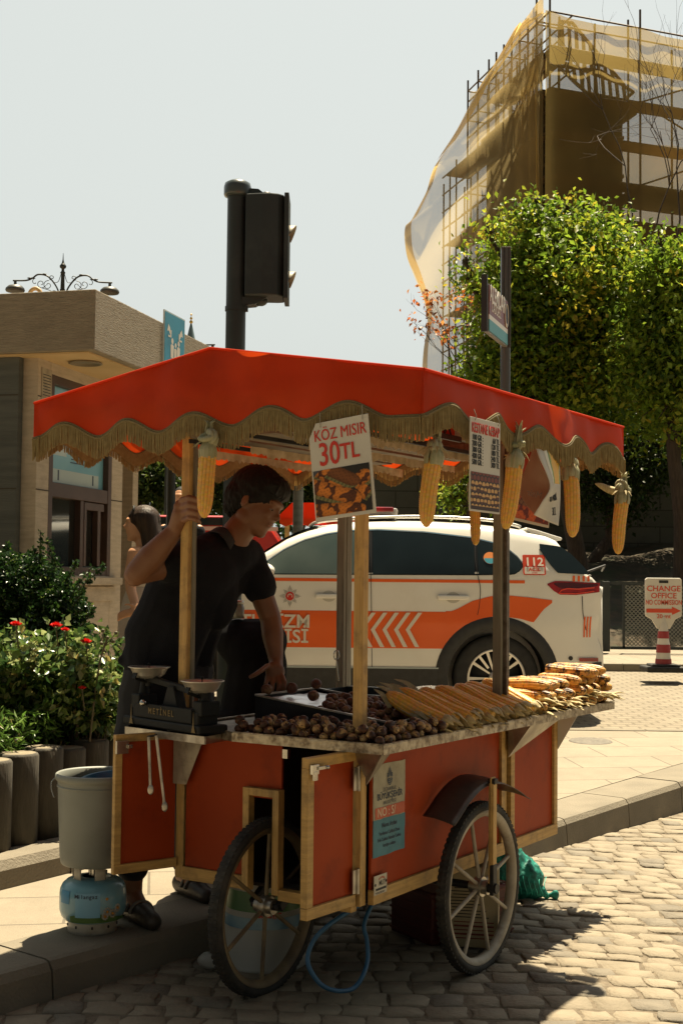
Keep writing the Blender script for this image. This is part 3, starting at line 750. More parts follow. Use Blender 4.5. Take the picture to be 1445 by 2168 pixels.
# suspended slatted shelf with torn plastic edging
SH = mat('shelf_slats', (.22, .17, .11, 1), (.12, .09, .06, 1), scale=8, rough=.7, bump=.2)
m = MB()
for y in (.12, .24, .37, .50, .62): m.bar((-.06, y, 1.905), (1.15, y, 1.905), .085, .012)
m.build('overhead_shelf', SH, cart)
PL = mat('torn_clear_plastic', (.62, .50, .33, 1), (.40, .30, .18, 1), scale=25, rough=.4, transl=.3)
m = MB(); g = random.Random(12)
for (x0, x1, y, zc) in ((.1, 1.2, .085, 1.885), (.1, 1.2, .30, 1.872), (.1, 1.2, .55, 1.868), (.1, 1.2, .73, 1.86)):
    pts = []; n_ = 70
    for i in range(n_ + 1):
        x = x0 + (x1-x0)*i/n_; pts.append((x, y + .004*math.sin(i), zc - .010 - .006*(i % 2) - g.uniform(0, .012) * (1 if math.sin(i*.23+y*9) > .2 else .2)))
    up_ = [(p[0], p[1], zc + .012) for p in pts]
    m.add(pts + up_, [(i, i+1, n_+1+i+1, n_+1+i) for i in range(n_)])
m.build('plastic_edging', PL, cart)
m = MB()
for y, z in ((.06, 1.90), (.42, 1.893), (.68, 1.887)): m.bar((-.08, y, z), (1.22, y, z), .014, .014)
m.tube(bez([(.0, .70, 1.97), (.1, .55, 1.93), (.25, .4, 1.90), (.5, .3, 1.93)]), .003, 5); m.tube(bez([(-.2, .3, 1.99), (0, .26, 1.92), (.2, .12, 1.89), (.3, .1, 1.92)]), .003, 5)
m.build('rail_tubes', DARKM, cart)
# diamond lattice board at the right side below the awning
m = MB()
for k in range(9):
    x = .14 + k * .045
    m.bar((x, -.02, 1.935), (x + .045, -.02, 2.01), .004, .007); m.bar((x + .045, -.021, 1.935), (x, -.021, 2.01), .004, .007)
m.bar((.1, -.02, 1.925), (.62, -.02, 1.925), .012, .02); m.build('lattice', DARKM, cart)
m = MB(); m.box((.36, .0, 1.97), (.5, .004, .08)); m.build('lattice_backing', CLOTH, cart)
# ------------------------------------------------------------------ corn, chestnuts and goods on the cart
def cob_mesh(L=.205, r=.0235, rows=14, kern=33, seed=1, char=0.0, bend=.004):
    g = random.Random(seed); nu = rows * 4; nv = kern * 3
    kc = {}
    def kcol(a, b):
        if (a, b) not in kc:
            base = (.84 * g.uniform(.88, 1.08), .49 * g.uniform(.84, 1.10), .085 * g.uniform(.6, 1.5))
            if char:
                t = mnoise.noise(Vector((a * .42, b * .23, seed * 3.1))) + g.uniform(-.35, .35)
                k = max(0, min(1, (t + char - .35) * 2.2)); base = (base[0]*.85, base[1]*.82, base[2]*1.1)
                base = tuple(base[i] * (1 - k) + (.055, .026, .010)[i] * k for i in range(3))
            kc[(a, b)] = base
        return kc[(a, b)]
    vs = []; cs = []
    for j in range(nv + 1):
        t = j / nv; z = t * L
        rr = r * (min(1, .80 + 2.4 * t) if t < .12 else 1) * (1 - .10 * t) * (math.sqrt(max(0, 1 - ((t - .62) / .385) ** 2)) ** .75 if t > .62 else 1)
        rr = max(rr, .0035)
        for i in range(nu):
            wob = .35 * math.sin(j * .11 + seed) * .1
            uf = (i / 4.0) % 1.0; a = int(i / 4); off = .5 * (a % 2)
            vf = (j / 3.0 + off) % 1.0; b = int(j / 3.0 + off)
            bmp = (math.sin(PI * min(max(uf, .001), .999)) ** .6) * (.35 + .65 * math.sin(PI * min(max(vf, .02), .98)) ** .6)
            rad = rr + .0030 * bmp * (1 if t < .93 else .5) + .0006 * mnoise.noise(Vector((i * .4, j * .2, seed)))
            th = 2 * PI * (i / nu) + .25 * t * math.sin(seed) + wob * .2
            bx = bend * math.sin(PI * t)
            vs.append((rad * math.cos(th) + bx, rad * math.sin(th), z))
            c = kcol(a, b)
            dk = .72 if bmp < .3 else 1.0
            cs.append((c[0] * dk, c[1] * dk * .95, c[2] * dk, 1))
    fs = [(j*nu+i, j*nu+(i+1) % nu, (j+1)*nu+(i+1) % nu, (j+1)*nu+i) for j in range(nv) for i in range(nu)]
    vs += [(0, 0, -.004), (0, 0, L + .003)]; cs += [(.6, .5, .25, 1), (.7, .45, .1, 1)]
    for i in range(nu): fs += [(len(vs)-2, (i+1) % nu, i), (len(vs)-1, nv*nu+i, nv*nu+(i+1) % nu)]
    me = bpy.data.meshes.new('corn_cob'); me.from_pydata(vs, [], fs)
    ca = me.color_attributes.new('Col', 'FLOAT_COLOR', 'POINT'); ca.data.foreach_set('color', np.array(cs, dtype=np.float32).ravel())
    me.polygons.foreach_set('use_smooth', [True] * len(fs)); me.update()
    return me
CORN = mat('corn_kernels', (1, 1, 1, 1), attr='Col', rough=.42, spec=.5, transl=.12)
COBS = [cob_mesh(seed=s, L=.205 + .006*s, r=.0235 + .0007 * s) for s in (1, 2, 3)]
GCOBS = [cob_mesh(seed=s, L=.20, char=c_, r=.0245) for s, c_ in ((5, .30), (6, .42), (7, .22), (8, .55))]
for me in COBS + GCOBS: me.materials.append(CORN)
HUSK = mat('pale_husk', (.56, .52, .34, 1), (.42, .40, .22, 1), scale=5, stretch=(20, 20, 2), rough=.55, bump=.4, bscale=30, transl=.25, c3=(.20, .26, .10, 1), c3scale=16, c3amt=.5)
HUSKD = mat('dry_husk', (.62, .52, .28, 1), (.45, .36, .17, 1), scale=6, stretch=(14, 14, 2), rough=.6, bump=.4, bscale=30, transl=.3)
def leafstrip(mb, pts, w, n=4, curl=.3, up=(0, 0, 1), taper=True, thick=0):
    pts = bez(pts, 5); m = len(pts); up = Vector(up)
    def fn(u, v):
        i = int(round(v * (m - 1))); p = pts[i]; d = (pts[min(i+1, m-1)] - pts[max(i-1, 0)]).normalized()
        s = d.cross(up); s = s.normalized() if s.length > 1e-4 else Vector((1, 0, 0))
        nn = s.cross(d)
        ww = w * (math.sin(PI * min(.5 + v * .5, 1)) ** .5 if taper else 1) * (.7 + .3 * math.sin(PI * min(1, v + .15)))
        x = (u - .5) * 2
        return p + s * ww * .5 * x + nn * curl * ww * (x * x - .5) * .5
    mb.grid(fn, n, m - 1)
def hanging_corn(P, D, scale=1.0, seed=1, label='', tailup=.07, leaf=None, size=1.0):
    """P: world point of the cob butt; D: direction down the cob"""
    P = Vector(P); D = Vector(D).normalized(); g = random.Random(seed)
    q = Vector((0, 0, 1)).rotation_difference(D).to_matrix().to_4x4()
    rt = thing('hanging_corn', label, 'corn', M=Matrix.Translation(P) @ q @ Matrix.Rotation(g.uniform(0, 6), 4, 'Z') @ Matrix.Scale(scale, 4), group='raw corn cobs hung by their husks from the awning')
    c = bpy.data.objects.new('cob', COBS[seed % 3]); C.objects.link(c); c.parent = rt; c.scale = (size, size, 1)
    # local z points down the cob; husk goes to negative z
    h = MB(); n = 9
    for k in range(n):          # collar leaves
        a = 2 * PI * k / n + g.uniform(-.2, .2); e = Vector((math.cos(a), math.sin(a), 0))
        leafstrip(h, [e * .0275 + Vector((0, 0, .012 + g.uniform(0, .014))), e * .029 + Vector((0, 0, -.004)), e * .024 + Vector((0, 0, -.022)), e * .010 + Vector((0, 0, -.042))], .024, up=e, curl=-.35, taper=False)
    for k in range(4):          # knot loops
        ax_ = Vector((g.uniform(-1, 1), g.uniform(-1, 1), g.uniform(-.6, .6))).normalized(); e1 = ax_.orthogonal().normalized(); e2 = ax_.cross(e1)
        cc = Vector((g.uniform(-.006, .006), g.uniform(-.006, .006), -.044 + g.uniform(-.008, .008)))
        pts = [cc + (e1 * math.cos(t) * .019 + e2 * math.sin(t) * .021) + ax_ * .006 * math.sin(t) for t in [2*PI*i/14 for i in range(12)]]
        h.tube(pts, [.006 + .0035*math.sin(PI*i/11) for i in range(12)], 7, True, flat=1.5)
        h.tube([p + ax_ * .006 for p in pts], [.0045] * 12, 6, True, flat=1.5)
    for k in range(7):          # tail
        a = g.uniform(0, 2*PI); e = Vector((math.cos(a), math.sin(a), 0)); L_ = tailup * g.uniform(.75, 1.15)
        leafstrip(h, [e * .006 + Vector((0, 0, -.05)), e * .010 + Vector((0, 0, -.05 - L_ * .4)), e * .008 + Vector((0, 0, -.05 - L_ * .8)), e * .022 + Vector((0, 0, -.05 - L_))], .016, up=e, curl=.5)
    hk = h.build('husk', HUSK, rt, solid=.0008)
    f = MB()
    for k in range(5):
        a = g.uniform(0, 2*PI); e = Vector((math.cos(a), math.sin(a), 0))
        s_ = Vector((e.x * .018, e.y * .018, -.04)); leafstrip(f, [s_, s_ + e * .018 + Vector((0, 0, .012)), s_ + e * g.uniform(.02, .04) + Vector((g.uniform(-.01, .01), 0, .03))], .012, up=(0, 0, 1), curl=.6)
    f.build('loose_husk', HUSKD, rt, solid=.0006)
    if leaf is not None:
        Mi = WM[rt.name].inverted(); s_ = Mi @ (P + Vector((0, 0, .03))); e_ = Mi @ Vector(leaf)
        l = MB(); leafstrip(l, [s_, s_.lerp(e_, .4) + Vector((0, 0, .006)), s_.lerp(e_, .8), e_], .034, up=(0.2, 1, 0), curl=.4); l.build('husk_leaf', HUSKD, rt, solid=.0008)
    return rt
def hc(u0, v0, u1, v1, D, label, seed, **k):
    a, b = at(u0, v0, D), at(u1, v1, D - .02)
    hanging_corn(a, b - a, scale=(b - a).length / .215, seed=seed, label=label, **k)
hc(440, 958, 432, 1094, 4.30, 'raw corn cob hanging beside the front left post above the gripping hand', 1, tailup=.06, size=1.06)
hc(918, 972, 901, 1117, 4.02, 'largest raw corn cob hanging at the near awning corner', 3, tailup=.085, size=1.05)
hc(1003, 1052, 1006, 1150, 5.2, 'thin raw corn cob whose tip shows below the price list', 2, tailup=.07, size=.9)
hc(1089, 978, 1070, 1114, 4.46, 'raw corn cob hanging aslant right beside the price list', 5, tailup=.08, size=1.0)
hc(1207, 1003, 1211, 1135, 4.86, 'raw corn cob hanging beside the twisted banner', 4, tailup=.06)
hc(1316, 1058, 1307, 1171, 5.13, 'raw corn cob hanging at the far right awning corner', 7, tailup=.06, leaf=at(1258, 1024, 5.13))

def put(name, me, M, label, cat, group):
    o = bpy.data.objects.new(name, me); C.objects.link(o); o.matrix_world = M; return tag(o, label, cat, group)
def cob_between(A, B, me, name, label, cat, group, roll=0):
    A = Vector(A); B = Vector(B); q = Vector((0, 0, 1)).rotation_difference((B - A).normalized()).to_matrix().to_4x4()
    s = (B - A).length / .21
    return put(name, me, Matrix.Translation(A) @ q @ Matrix.Rotation(roll, 4, 'Z') @ Matrix.Diagonal((1, 1, s, 1)), label, cat, group)
# raw row along the right rim: butts at the rim, tips raised inward
g = random.Random(21)
NR = 10
for k in range(NR):
    X = .405 + k * .080 + g.uniform(-.006, .006)
    A = cw(X + g.uniform(-.01, .01), -.088 + g.uniform(-.012, .012), .903 + g.uniform(0, .006)); B = cw(X - .012 + g.uniform(-.02, .02), .105 + g.uniform(-.01, .02), .985 + g.uniform(-.008, .014))
    rt = thing('raw_corn', f'{ORD[k]} peeled raw cob from the chestnut heap in the slanted tray row', 'corn', group='raw corn row on the tray rim', M=Matrix.Translation(A) @ Vector((0, 0, 1)).rotation_difference((B - A).normalized()).to_matrix().to_4x4() @ Matrix.Rotation(g.uniform(0, 6), 4, 'Z') @ Matrix.Diagonal((1.28, 1.28, 1.16, 1)))
    c = bpy.data.objects.new('cob', COBS[k % 3]); C.objects.link(c); c.parent = rt
    h = MB()
    for j in range(7):
        a = 2*PI*j/7 + g.uniform(-.3, .3); e = Vector((math.cos(a), math.sin(a), 0)); L_ = g.uniform(.02, .04)
        leafstrip(h, [e * .020 + Vector((0, 0, .022)), e * .0275 + Vector((0, 0, .005)), e * .024 + Vector((0, 0, -.014)), e * g.uniform(.012, .03) + Vector((0, 0, -L_))], .022, up=e, curl=-.3)
    h.build('husk_stub', HUSKD, rt, solid=.0007)
# husk bed under the raw row and behind its tips (green leaves)
h = MB()
for k in range(60):
    X = g.uniform(.40, 1.16); Y = g.uniform(-.09, .10); z = .874 + max(0, (Y + .03)) * .38 + g.uniform(0, .01)
    a = g.uniform(0, 2*PI); d = Vector((math.cos(a), math.sin(a), 0)) * .05; p = cw(X, Y, z)
    leafstrip(h, [p - d, p + Vector((0, 0, .008)), p + d + Vector((0, 0, g.uniform(-.004, .012)))], .035, curl=g.uniform(.2, .6))
o = h.build('husk_bed', HUSKD, origin=cw(.8, 0, .88), solid=.0008); tag(o, 'loose dry husks lying under the raw corn row', 'corn husks')
h = MB()
for k in range(9):
    X = .37 + k * .028 + g.uniform(-.02, .02); p = cw(X, .10 + g.uniform(-.02, .03), .965 + g.uniform(-.01, .02)); t = cw(X + g.uniform(-.04, .03), .16 + g.uniform(0, .06), 1.0 + g.uniform(0, .035) * (1.3 if k < 9 else .7))
    leafstrip(h, [p, p.lerp(t, .5) + Vector((0, 0, .012)), t], .028, curl=.5, up=(g.uniform(-.5, .5), -.6, 1))
for k in range(10):
    p = cw(.385 + g.uniform(0, .05), .07 + g.uniform(-.03, .05), .975); t = cw(.36 + g.uniform(-.02, .04), g.uniform(-.08, .02), .90 + g.uniform(0, .04))
    leafstrip(h, [p, p.lerp(t, .5) + Vector((-.02, 0, .01)), t], .03, curl=.5, up=(-.4, -.5, 1))
o = h.build('green_husks', HUSK, origin=cw(.6, .12, .97), solid=.0008); tag(o, 'green corn husk leaves sticking up behind the raw corn tips', 'corn husks')
# grilled corn pile
LAY = ['bottom', 'second', 'third', 'top']
def gcorn(X, Y0, z, k, grp, lab, yaw=0., tilt=0.):
    B = cw(X + yaw, Y0 - .012, z); A = cw(X - yaw, Y0 + .19, z + tilt)
    cob_between(A, B, GCOBS[k % 4], 'grilled_corn', lab, 'corn', grp, roll=g.uniform(0, 6))
for layer, (n_, x0, z) in enumerate(((7, 1.19, .905), (6, 1.215, .946), (5, 1.24, .986))):
    for k in range(n_):
        gcorn(x0 + k * .053, -.105 + g.uniform(-.02, .02) - .004*layer, z + g.uniform(-.003, .004), k + layer * 2, 'grilled corn stack beside the rear post', f'charred cob, {ORD[k]} from the post, in the {LAY[layer]} layer of the small grilled stack', g.uniform(-.010, .012), g.uniform(-.004, .006))
for layer, (n_, x0, z) in enumerate(((7, 1.56, .905), (6, 1.585, .947), (6, 1.57, .988), (4, 1.62, 1.026))):
    for k in range(n_):
        gcorn(x0 + k * .051, -.115 + g.uniform(-.03, .03) - .004*layer, z + g.uniform(-.003, .004), k * 3 + layer, 'grilled corn stack at the cart end', f'charred cob, {ORD[k]} from the post side, in the {LAY[layer]} layer of the sunlit end stack', g.uniform(-.012, .014), g.uniform(-.004, .010))
h = MB()
for k in range(60):
    X = g.uniform(1.15, 1.93); Y = -.118 - g.uniform(0, .03) + (0 if g.random() < .7 else .03); z = .888 + g.uniform(0, .055); p = cw(X, Y + .04, z)
    t = cw(X + g.uniform(-.035, .05), Y - g.uniform(.01, .045), z + g.uniform(-.02, .01))
    leafstrip(h, [p, p.lerp(t, .5) + Vector((0, 0, .006)), t], g.uniform(.018, .034), curl=g.uniform(.2, .7))
for k in range(30):
    X = 1.90 + g.uniform(0, .05); Y = g.uniform(-.1, .25); p = cw(X - .04, Y, .90); t = cw(X + .05, Y + g.uniform(-.03, .03), .88 + g.uniform(0, .03)); leafstrip(h, [p, p.lerp(t, .5) + Vector((0, 0, .01)), t], .03, curl=.4)
o = h.build('dry_husk_fringe', HUSKD, origin=cw(1.5, -.1, .88), solid=.0008); tag(o, 'dry pale husk ends spilling over the rim below the grilled corn', 'corn husks')

# ---- chestnuts
def chestnut_mesh(seed, raw=False):
    g = random.Random(seed); mb = MB(); mb.ell((0, 0, 0), (1, 1, .82), n=16, m=11)
    d0 = Vector((g.uniform(-1, 1), g.uniform(-1, 1), g.uniform(.1, 1))).normalized(); d1 = d0.orthogonal().normalized()
    cs = []; V = []
    for p in mb.v:
        p = Vector(p); q = p.normalized(); r = 1 + .07 * mnoise.noise(q * 2 + Vector((seed, 0, 0)))
        a = q.dot(d0); crack = abs(q.dot(d1))
        r *= 1 + .10 * max(0, q.z) ** 6
        if crack < .16 and a > .1: r *= .90; c = (.45, .30, .12)
        elif a > (.50 + .12 * mnoise.noise(q*4 + Vector((0, seed, 0)))): c = (.34 * g.uniform(.9, 1.1), .21, .085)
        else: c = (.048, .022, .013) if g.random() < .65 else (.10, .044, .022)
        if mnoise.noise(q * 3 + Vector((3, seed, 1))) > .30: c = (.03, .022, .016)
        V.append(p * r); cs.append((*c, 1))
    me = bpy.data.meshes.new('chestnut'); me.from_pydata([tuple(p * .0192) for p in V], [], mb.f)
    ca = me.color_attributes.new('Col', 'FLOAT_COLOR', 'POINT'); ca.data.foreach_set('color', np.array(cs, dtype=np.float32).ravel())
    me.polygons.foreach_set('use_smooth', [True] * len(mb.f)); me.update(); me.materials.append(mat('chestnut_shell', (1, 1, 1, 1), attr='Col', rough=.5, spec=.3, bump=.1, bscale=300)); return me
CH = [chestnut_mesh(s) for s in range(6)]
def chestnut_mesh2(seed):
    me = chestnut_mesh(seed + 20); a = me.color_attributes['Col']; n = len(a.data); b = np.empty(n * 4, dtype=np.float32); a.data.foreach_get('color', b)
    b = b.reshape(-1, 4); b[:, :3] = b[:, :3] * .35 + np.array((.10, .042, .022)) * .7; a.data.foreach_set('color', b.ravel()); return me
CH2 = [chestnut_mesh2(s) for s in range(4)]
def heap(n, regs, base, hmax, meshes, lab, grp, seed, r=.0172, tries=14):
    g = random.Random(seed); pts = []
    for _ in range(n):
        best = None
        for _t in range(tries):
            rg = g.choice(regs); x, y = g.uniform(rg[0], rg[1]), g.uniform(rg[2], rg[3]); z = base(x, y) + r * .85
            for (a, b, c) in pts:
                d2 = (a-x)**2 + (b-y)**2
                if d2 < 4*r*r: z = max(z, c + math.sqrt(4*r*r - d2) * .88)
            if best is None or z - base(x, y) < best[3]: best = (x, y, z, z - base(x, y))
        if best[3] > hmax: continue
        pts.append(best[:3])
        q = Matrix.Rotation(g.uniform(0, 6), 4, 'Z') @ Matrix.Rotation(g.uniform(-.9, .9), 4, 'X') @ Matrix.Scale(g.uniform(.84, 1.04), 4)
        put('roasted_chestnut', g.choice(meshes), Matrix.Translation(cw(*best[:3])) @ q, lab, 'chestnut', grp)
def panz(Y): return .918 + .062 * (Y - .05) / .55
heap(150, [(-.040, .02, -.085, .50), (-.040, .12, -.085, .0), (.0, .17, .0, .46), (.1, .40, -.09, .015)], lambda x, y: .877, .095, CH, 'split roasted chestnut in the loose heap along the tray front', 'roasted chestnuts heaped along the tray rim', 5)
heap(110, [(.27, .60, .10, .36), (.44, .62, .08, .46)], lambda x, y: panz(y) - .022, .05, CH2, 'dark roasted chestnut in the heap inside the sloping pan', 'roasted chestnuts in the sloping pan', 8, r=.0155)
for (u, v, z, lb) in ((663, 1473, .985, 'single chestnut lying alone on the foil beside the heap'), (669, 1448, 1.003, 'single chestnut resting at the back rim of the foil'), (618, 1457, 1.00, 'single chestnut on the pan rim beside the reaching fingers'), (565, 1460, .998, 'single chestnut at the left corner of the pan')):
    p = atz(u, v, z); put('single_chestnut', rnd.choice(CH2), Matrix.Translation(p) @ Matrix.Rotation(rnd.uniform(0, 6), 4, 'X') @ Matrix.Scale(1.15, 4), lb, 'chestnut', None)
# sloping roasting pan
pr = thing('roasting_pan', 'sloping blackened steel pan of chestnuts with a foil sheet', 'pan', cw(.44, .32, .88), CR)
m = MB(); c4 = [(.235, .04), (.635, .04), (.635, .61), (.235, .61)]
for i in range(4):
    a, b = c4[i], c4[(i+1) % 4]
    A0, B0, A1, B1 = cw(a[0], a[1], .882), cw(b[0], b[1], .882), cw(a[0], a[1], panz(a[1])), cw(b[0], b[1], panz(b[1])); n_ = (B0 - A0).cross(Vector((0, 0, 1))).normalized() * .003
    m.prism([A0, B0, B1, A1], n_)
m.build('pan_wall', DARKM, pr, world=True)
m = MB()
for i in range(4):
    a, b = c4[i], c4[(i+1) % 4]; m.bar(cw(a[0], a[1], panz(a[1]) + .002), cw(b[0], b[1], panz(b[1]) + .002), .012, .006)
m.build('pan_rim', STEEL, pr, world=True)
m = MB(); m.poly([cw(.245, .05, panz(.05) - .024), cw(.625, .05, panz(.05) - .024), cw(.625, .60, panz(.6) - .024), cw(.245, .60, panz(.6) - .024)]); m.build('pan_floor', DARKM, pr, world=True)
FOIL = mat('crinkled_foil', (.72, .70, .68, 1), (.6, .57, .55, 1), scale=12, rough=.28, metal=.7, bump=.7, bscale=14)
m = MB(); m.grid(lambda u, v: cw(.25 + .36*u, .30 + .29*v, panz(.30 + .29*v) - .007 + .004*mnoise.noise(Vector((u*6, v*6, 0)))), 24, 16); m.build('foil_sheet', FOIL, pr, world=True)
# dark fire box behind the pan
fb = thing('charcoal_box', 'open dark steel box standing behind the chestnut pan', 'grill box', cw(.85, .45, .88), CR)
m = MB()
for (a, b) in (((.67, .15), (1.0, .15)), ((1.0, .15), (1.0, .70)), ((1.0, .70), (.67, .70)), ((.67, .70), (.67, .15))): m.bar(cw(a[0], a[1], .92), cw(b[0], b[1], .92), .004, .085)
m.box(cw(.835, .425, .885), (.0, .0, .0)) if False else None
m.build('box_wall', mat('blue_grey_tin', (.10, .115, .12, 1), (.06, .065, .07, 1), scale=8, rough=.35, metal=.8, bump=.1), fb, world=True)
m = MB(); m.bar(cw(.67, .15, .965), cw(1.0, .15, .965), .012, .004); m.bar(cw(1.0, .15, .965), cw(1.0, .7, .965), .012, .004); m.bar(cw(.67, .7, .965), cw(.67, .15, .965), .012, .004); m.build('box_rim', STEEL, fb, world=True)
m = MB(); m.poly([cw(.68, .16, .90), cw(.99, .16, .90), cw(.99, .69, .90), cw(.68, .69, .90)]); m.build('grate', DARKM, fb, world=True)
# shiny lid/tray further back
m = MB(); m.T = MC; m.box((1.22, .35, .95), (.34, .36, .006)); m.box((1.22, .17, .955), (.34, .008, .015)); m.box((1.05, .35, .955), (.008, .36, .015)); m.T = None
o = m.build('steel_tray_cover', BRIGHT, origin=cw(1.22, .35, .95), bevel=.002); tag(o, 'shiny flat steel lid behind the raw corn tips', 'lid')
m = MB(); m.T = MC; m.box((1.22, .40, .912), (.30, .30, .07)); o = m.build('black_grill', DARKM, origin=cw(1.22, .4, .88), bevel=.004); tag(o, 'low black grill body under the shiny steel lid', 'grill')
# fork / hook standing up behind the pan
p0, p1 = atz(717, 1442, .99), None
D_ = p0.y; p1 = at(712, 1400, D_); m = MB(); m.tube([p0, p1], .0028, 6)
cc = at(712, 1388, D_); ring = [cc + Vector((.011*math.sin(t)*1.0, 0, -.020*math.cos(t) + .002)) for t in [R(20 + 320*i/16) for i in range(17)]]; m.tube(ring, .003, 6)
o = m.build('steel_hook', BRIGHT, origin=p0); tag(o, 'thin steel skewer with looped end standing behind the pan', 'skewer')
# ------------------------------------------------------------------ signs hanging from the awning
def lin(r, g, b): return col(r, g, b)[:3]
def cornpic(u, v):
    """a printed picture of grilled cobs: colour by position (u right, v up)"""
    c = lin(38, 34, 30)
    if v > .7 and u < .4: c = lin(70, 74, 80)
    cobs = [(.18, .98, .62, .55, .17, 0), (.72, .60, .98, .80, .14, 1), (.80, .35, .92, .5, .12, 1), (.35, .95, .78, .62, .13, 2), (-.1, .72, .80, .26, .155, 0), (-.1, .16, .85, .05, .15, 0)]
    for (x0, y0, x1, y1, r, t) in cobs:
        dx, dy = x1-x0, y1-y0; L_ = math.hypot(dx, dy); s = ((u-x0)*dx + (v-y0)*dy) / L_; n = (-(u-x0)*dy + (v-y0)*dx) / L_
        if -.05 < s < L_ + .03:
            rr = r * (1 if s < L_*.7 else max(.2, 1 - ((s - L_*.7)/(L_*.33+.03))**2) ** .5)
            if -rr*1.45 < n < -rr*.8: c = lin(120, 112, 70) if (int(s*40) % 3) else lin(84, 84, 50)
            if abs(n) < rr:
                k = (math.sin(s * 62) * math.sin(n * 78 + (int(s*10) % 2) * 1.5)); h = mnoise.noise(Vector((s*9, n*9, t+u)))
                base = lin(206, 122, 44) if h + .15 > 0 else lin(92, 48, 22)
                if t == 2: base = lin(120, 70, 32)
                q = (.74 + .26 * (k > -.25)) * (1.05 - .5*(n/max(rr, .001))**2); c = tuple(a*q for a in base)
    return c
def nutpic(u, v):
    c = lin(46, 30, 22); n = 8; row = int(v * 6.5); uu = u * n + .5 * (row % 2); k = math.floor(uu); du = uu - k - .5; dv = (v * 6.5 - row - .5) * 1.15
    h = mnoise.noise(Vector((k * 1.7, row * 2.3, 4))); d = (du / .44) ** 2 + (dv / .52) ** 2
    if d < 1: c = lin(206, 160, 96) if dv + h*.5 > -.1 and v < .86 else lin(88, 46, 28)
    if v > .8 and d < 1: c = lin(120, 56, 34)
    if v < .1: c = lin(60, 40, 34)
    return c
def yellowcorn(u, v):
    d = abs(u - .55 - .1*math.sin(v*3)); c = lin(222, 216, 196)
    if d < .42: c = lin(98, 128, 52)
    if d < .30: c = lin(232, 178, 58) if (int(v*22) + int(u*14)) % 2 else lin(214, 160, 46)
    if .3 < d < .36: c = lin(142, 160, 70)
    return c
def picture(fn, M, w_, h_, parent, nu=70, nv=70, name='picture'):
    m = MB(); vs = [M @ Vector((w_*i/nu, h_*j/nv, 0)) for j in range(nv+1) for i in range(nu+1)]
    cs = [(*fn(i/nu, j/nv), 1) for j in range(nv+1) for i in range(nu+1)]
    m.add(vs, [(j*(nu+1)+i, j*(nu+1)+i+1, (j+1)*(nu+1)+i+1, (j+1)*(nu+1)+i) for j in range(nv) for i in range(nu)])
    return m.build(name, PICT, parent, cols=cs, fixn=False, world=True)
STRING = mat('grey_string', (.35, .32, .25, 1), rough=.9)
def board(name, label, pBL, pBR, pTL, mt=WHITEP, clip=.0, cat='price sign'):
    M = frame(pBL, pBR - pBL, pTL - pBL); W_ = (pBR - pBL).length; H_ = (pTL - pBL).length
    rt = thing(name, label, cat, M=M)
    m = MB(); P = [(0, 0, 0), (W_, 0, 0), (W_, H_, 0), (.0 + clip, H_, 0), (0, H_ - clip*1.6, 0)] if clip else [(0, 0, 0), (W_, 0, 0), (W_, H_, 0), (0, H_, 0)]
    m.prism(P, (0, 0, -.003)); m.build('board', mt, rt, bevel=.0008)
    return rt, M, W_, H_
def T_(x, y, z=.0015): return Matrix.Translation((x, y, z))
bl, br, tl = onX(668, 1104, -.318), onX(796, 1085, -.318), onX(663, 898, -.318)
s1, M1, W1, H1 = board('price_board', 'white card reading KÖZ MISIR 30TL above a picture of grilled corn', bl, br, tl, clip=.028)
text('KÖZ MISIR', .050, REDINK, s1, T_(W1*.52, H1*.86), bold=.0, xs=.80, name='lettering')
text('30', .100, REDINK, s1, T_(W1*.32, H1*.655), bold=.010, xs=.80); text('TL', .068, REDINK, s1, T_(W1*.66, H1*.655), bold=.014, xs=.92)
picture(cornpic, M1 @ T_(W1*.025, H1*.035), W1*.93, H1*.475, s1, 90, 90)
m = MB()
for x in (.045, W1-.02): m.tube([(x, H1-.016, .002), (x+.003, H1+.006, .004), (x, H1+.03, -.004)], .0012, 5)
m.build('string', STRING, s1)
bl, br, tl = onY(993, 1081, -.412), onY(1057, 1089, -.412), onY(990, 880, -.412)
s2_, M2, W2, H2 = board('price_board', 'white price list headed KESTANE KEBAP above rows of chestnuts', bl, br, tl)
text('KESTANE KEBAP', .045, REDINK, s2_, T_(W2*.5, H2*.885), bold=.004, xs=.58 * W2 / .21)
for i, (a, b) in enumerate((('100 GR :', '60 TL'), ('200 GR :', '120 TL'), ('300 GR :', '180 TL'), ('400 GR :', '240 TL'), ('500 GR :', '300 TL'))):
    y = H2 * (.785 - i * .066); text(a, .0245, BLACKINK, s2_, T_(W2*.06, y), bold=.003, xs=.84 * W2 / .21, align='LEFT'); text(b, .0245, BLACKINK, s2_, T_(W2*.96, y), bold=.003, xs=.84 * W2 / .21, align='RIGHT')
picture(nutpic, M2 @ T_(W2*.03, H2*.02), W2*.94, H2*.40, s2_, 72, 66)
m = MB()
for x in (.03, W2-.02): m.tube([(x, H2-.01, .002), (x+.002, H2+.004, .005), (x, H2+.025, -.003)], .0014, 5)
m.build('string', STRING, s2_)
# brown picture board behind the banner
bl, br, tl = at(1066, 1096, 4.86), at(1161, 1118, 5.06), at(1072, 915, 4.86)
s3_, M3, W3, H3 = board('picture_board', 'tilted red and brown picture board behind the twisted banner', bl, br, tl, mat('board_edge_cream', (.5, .42, .3, 1), rough=.5))
def rp(u, v):
    if v > .55: return lin(170, 62, 40) if v < .8 else lin(150, 50, 34)
    c = cornpic(u*.8, v*1.5); return (c[0]*.8 + .05, c[1]*.5, c[2]*.4)
picture(rp, M3 @ T_(W3*.03, H3*.03), W3*.94, H3*.94, s3_, 60, 60)
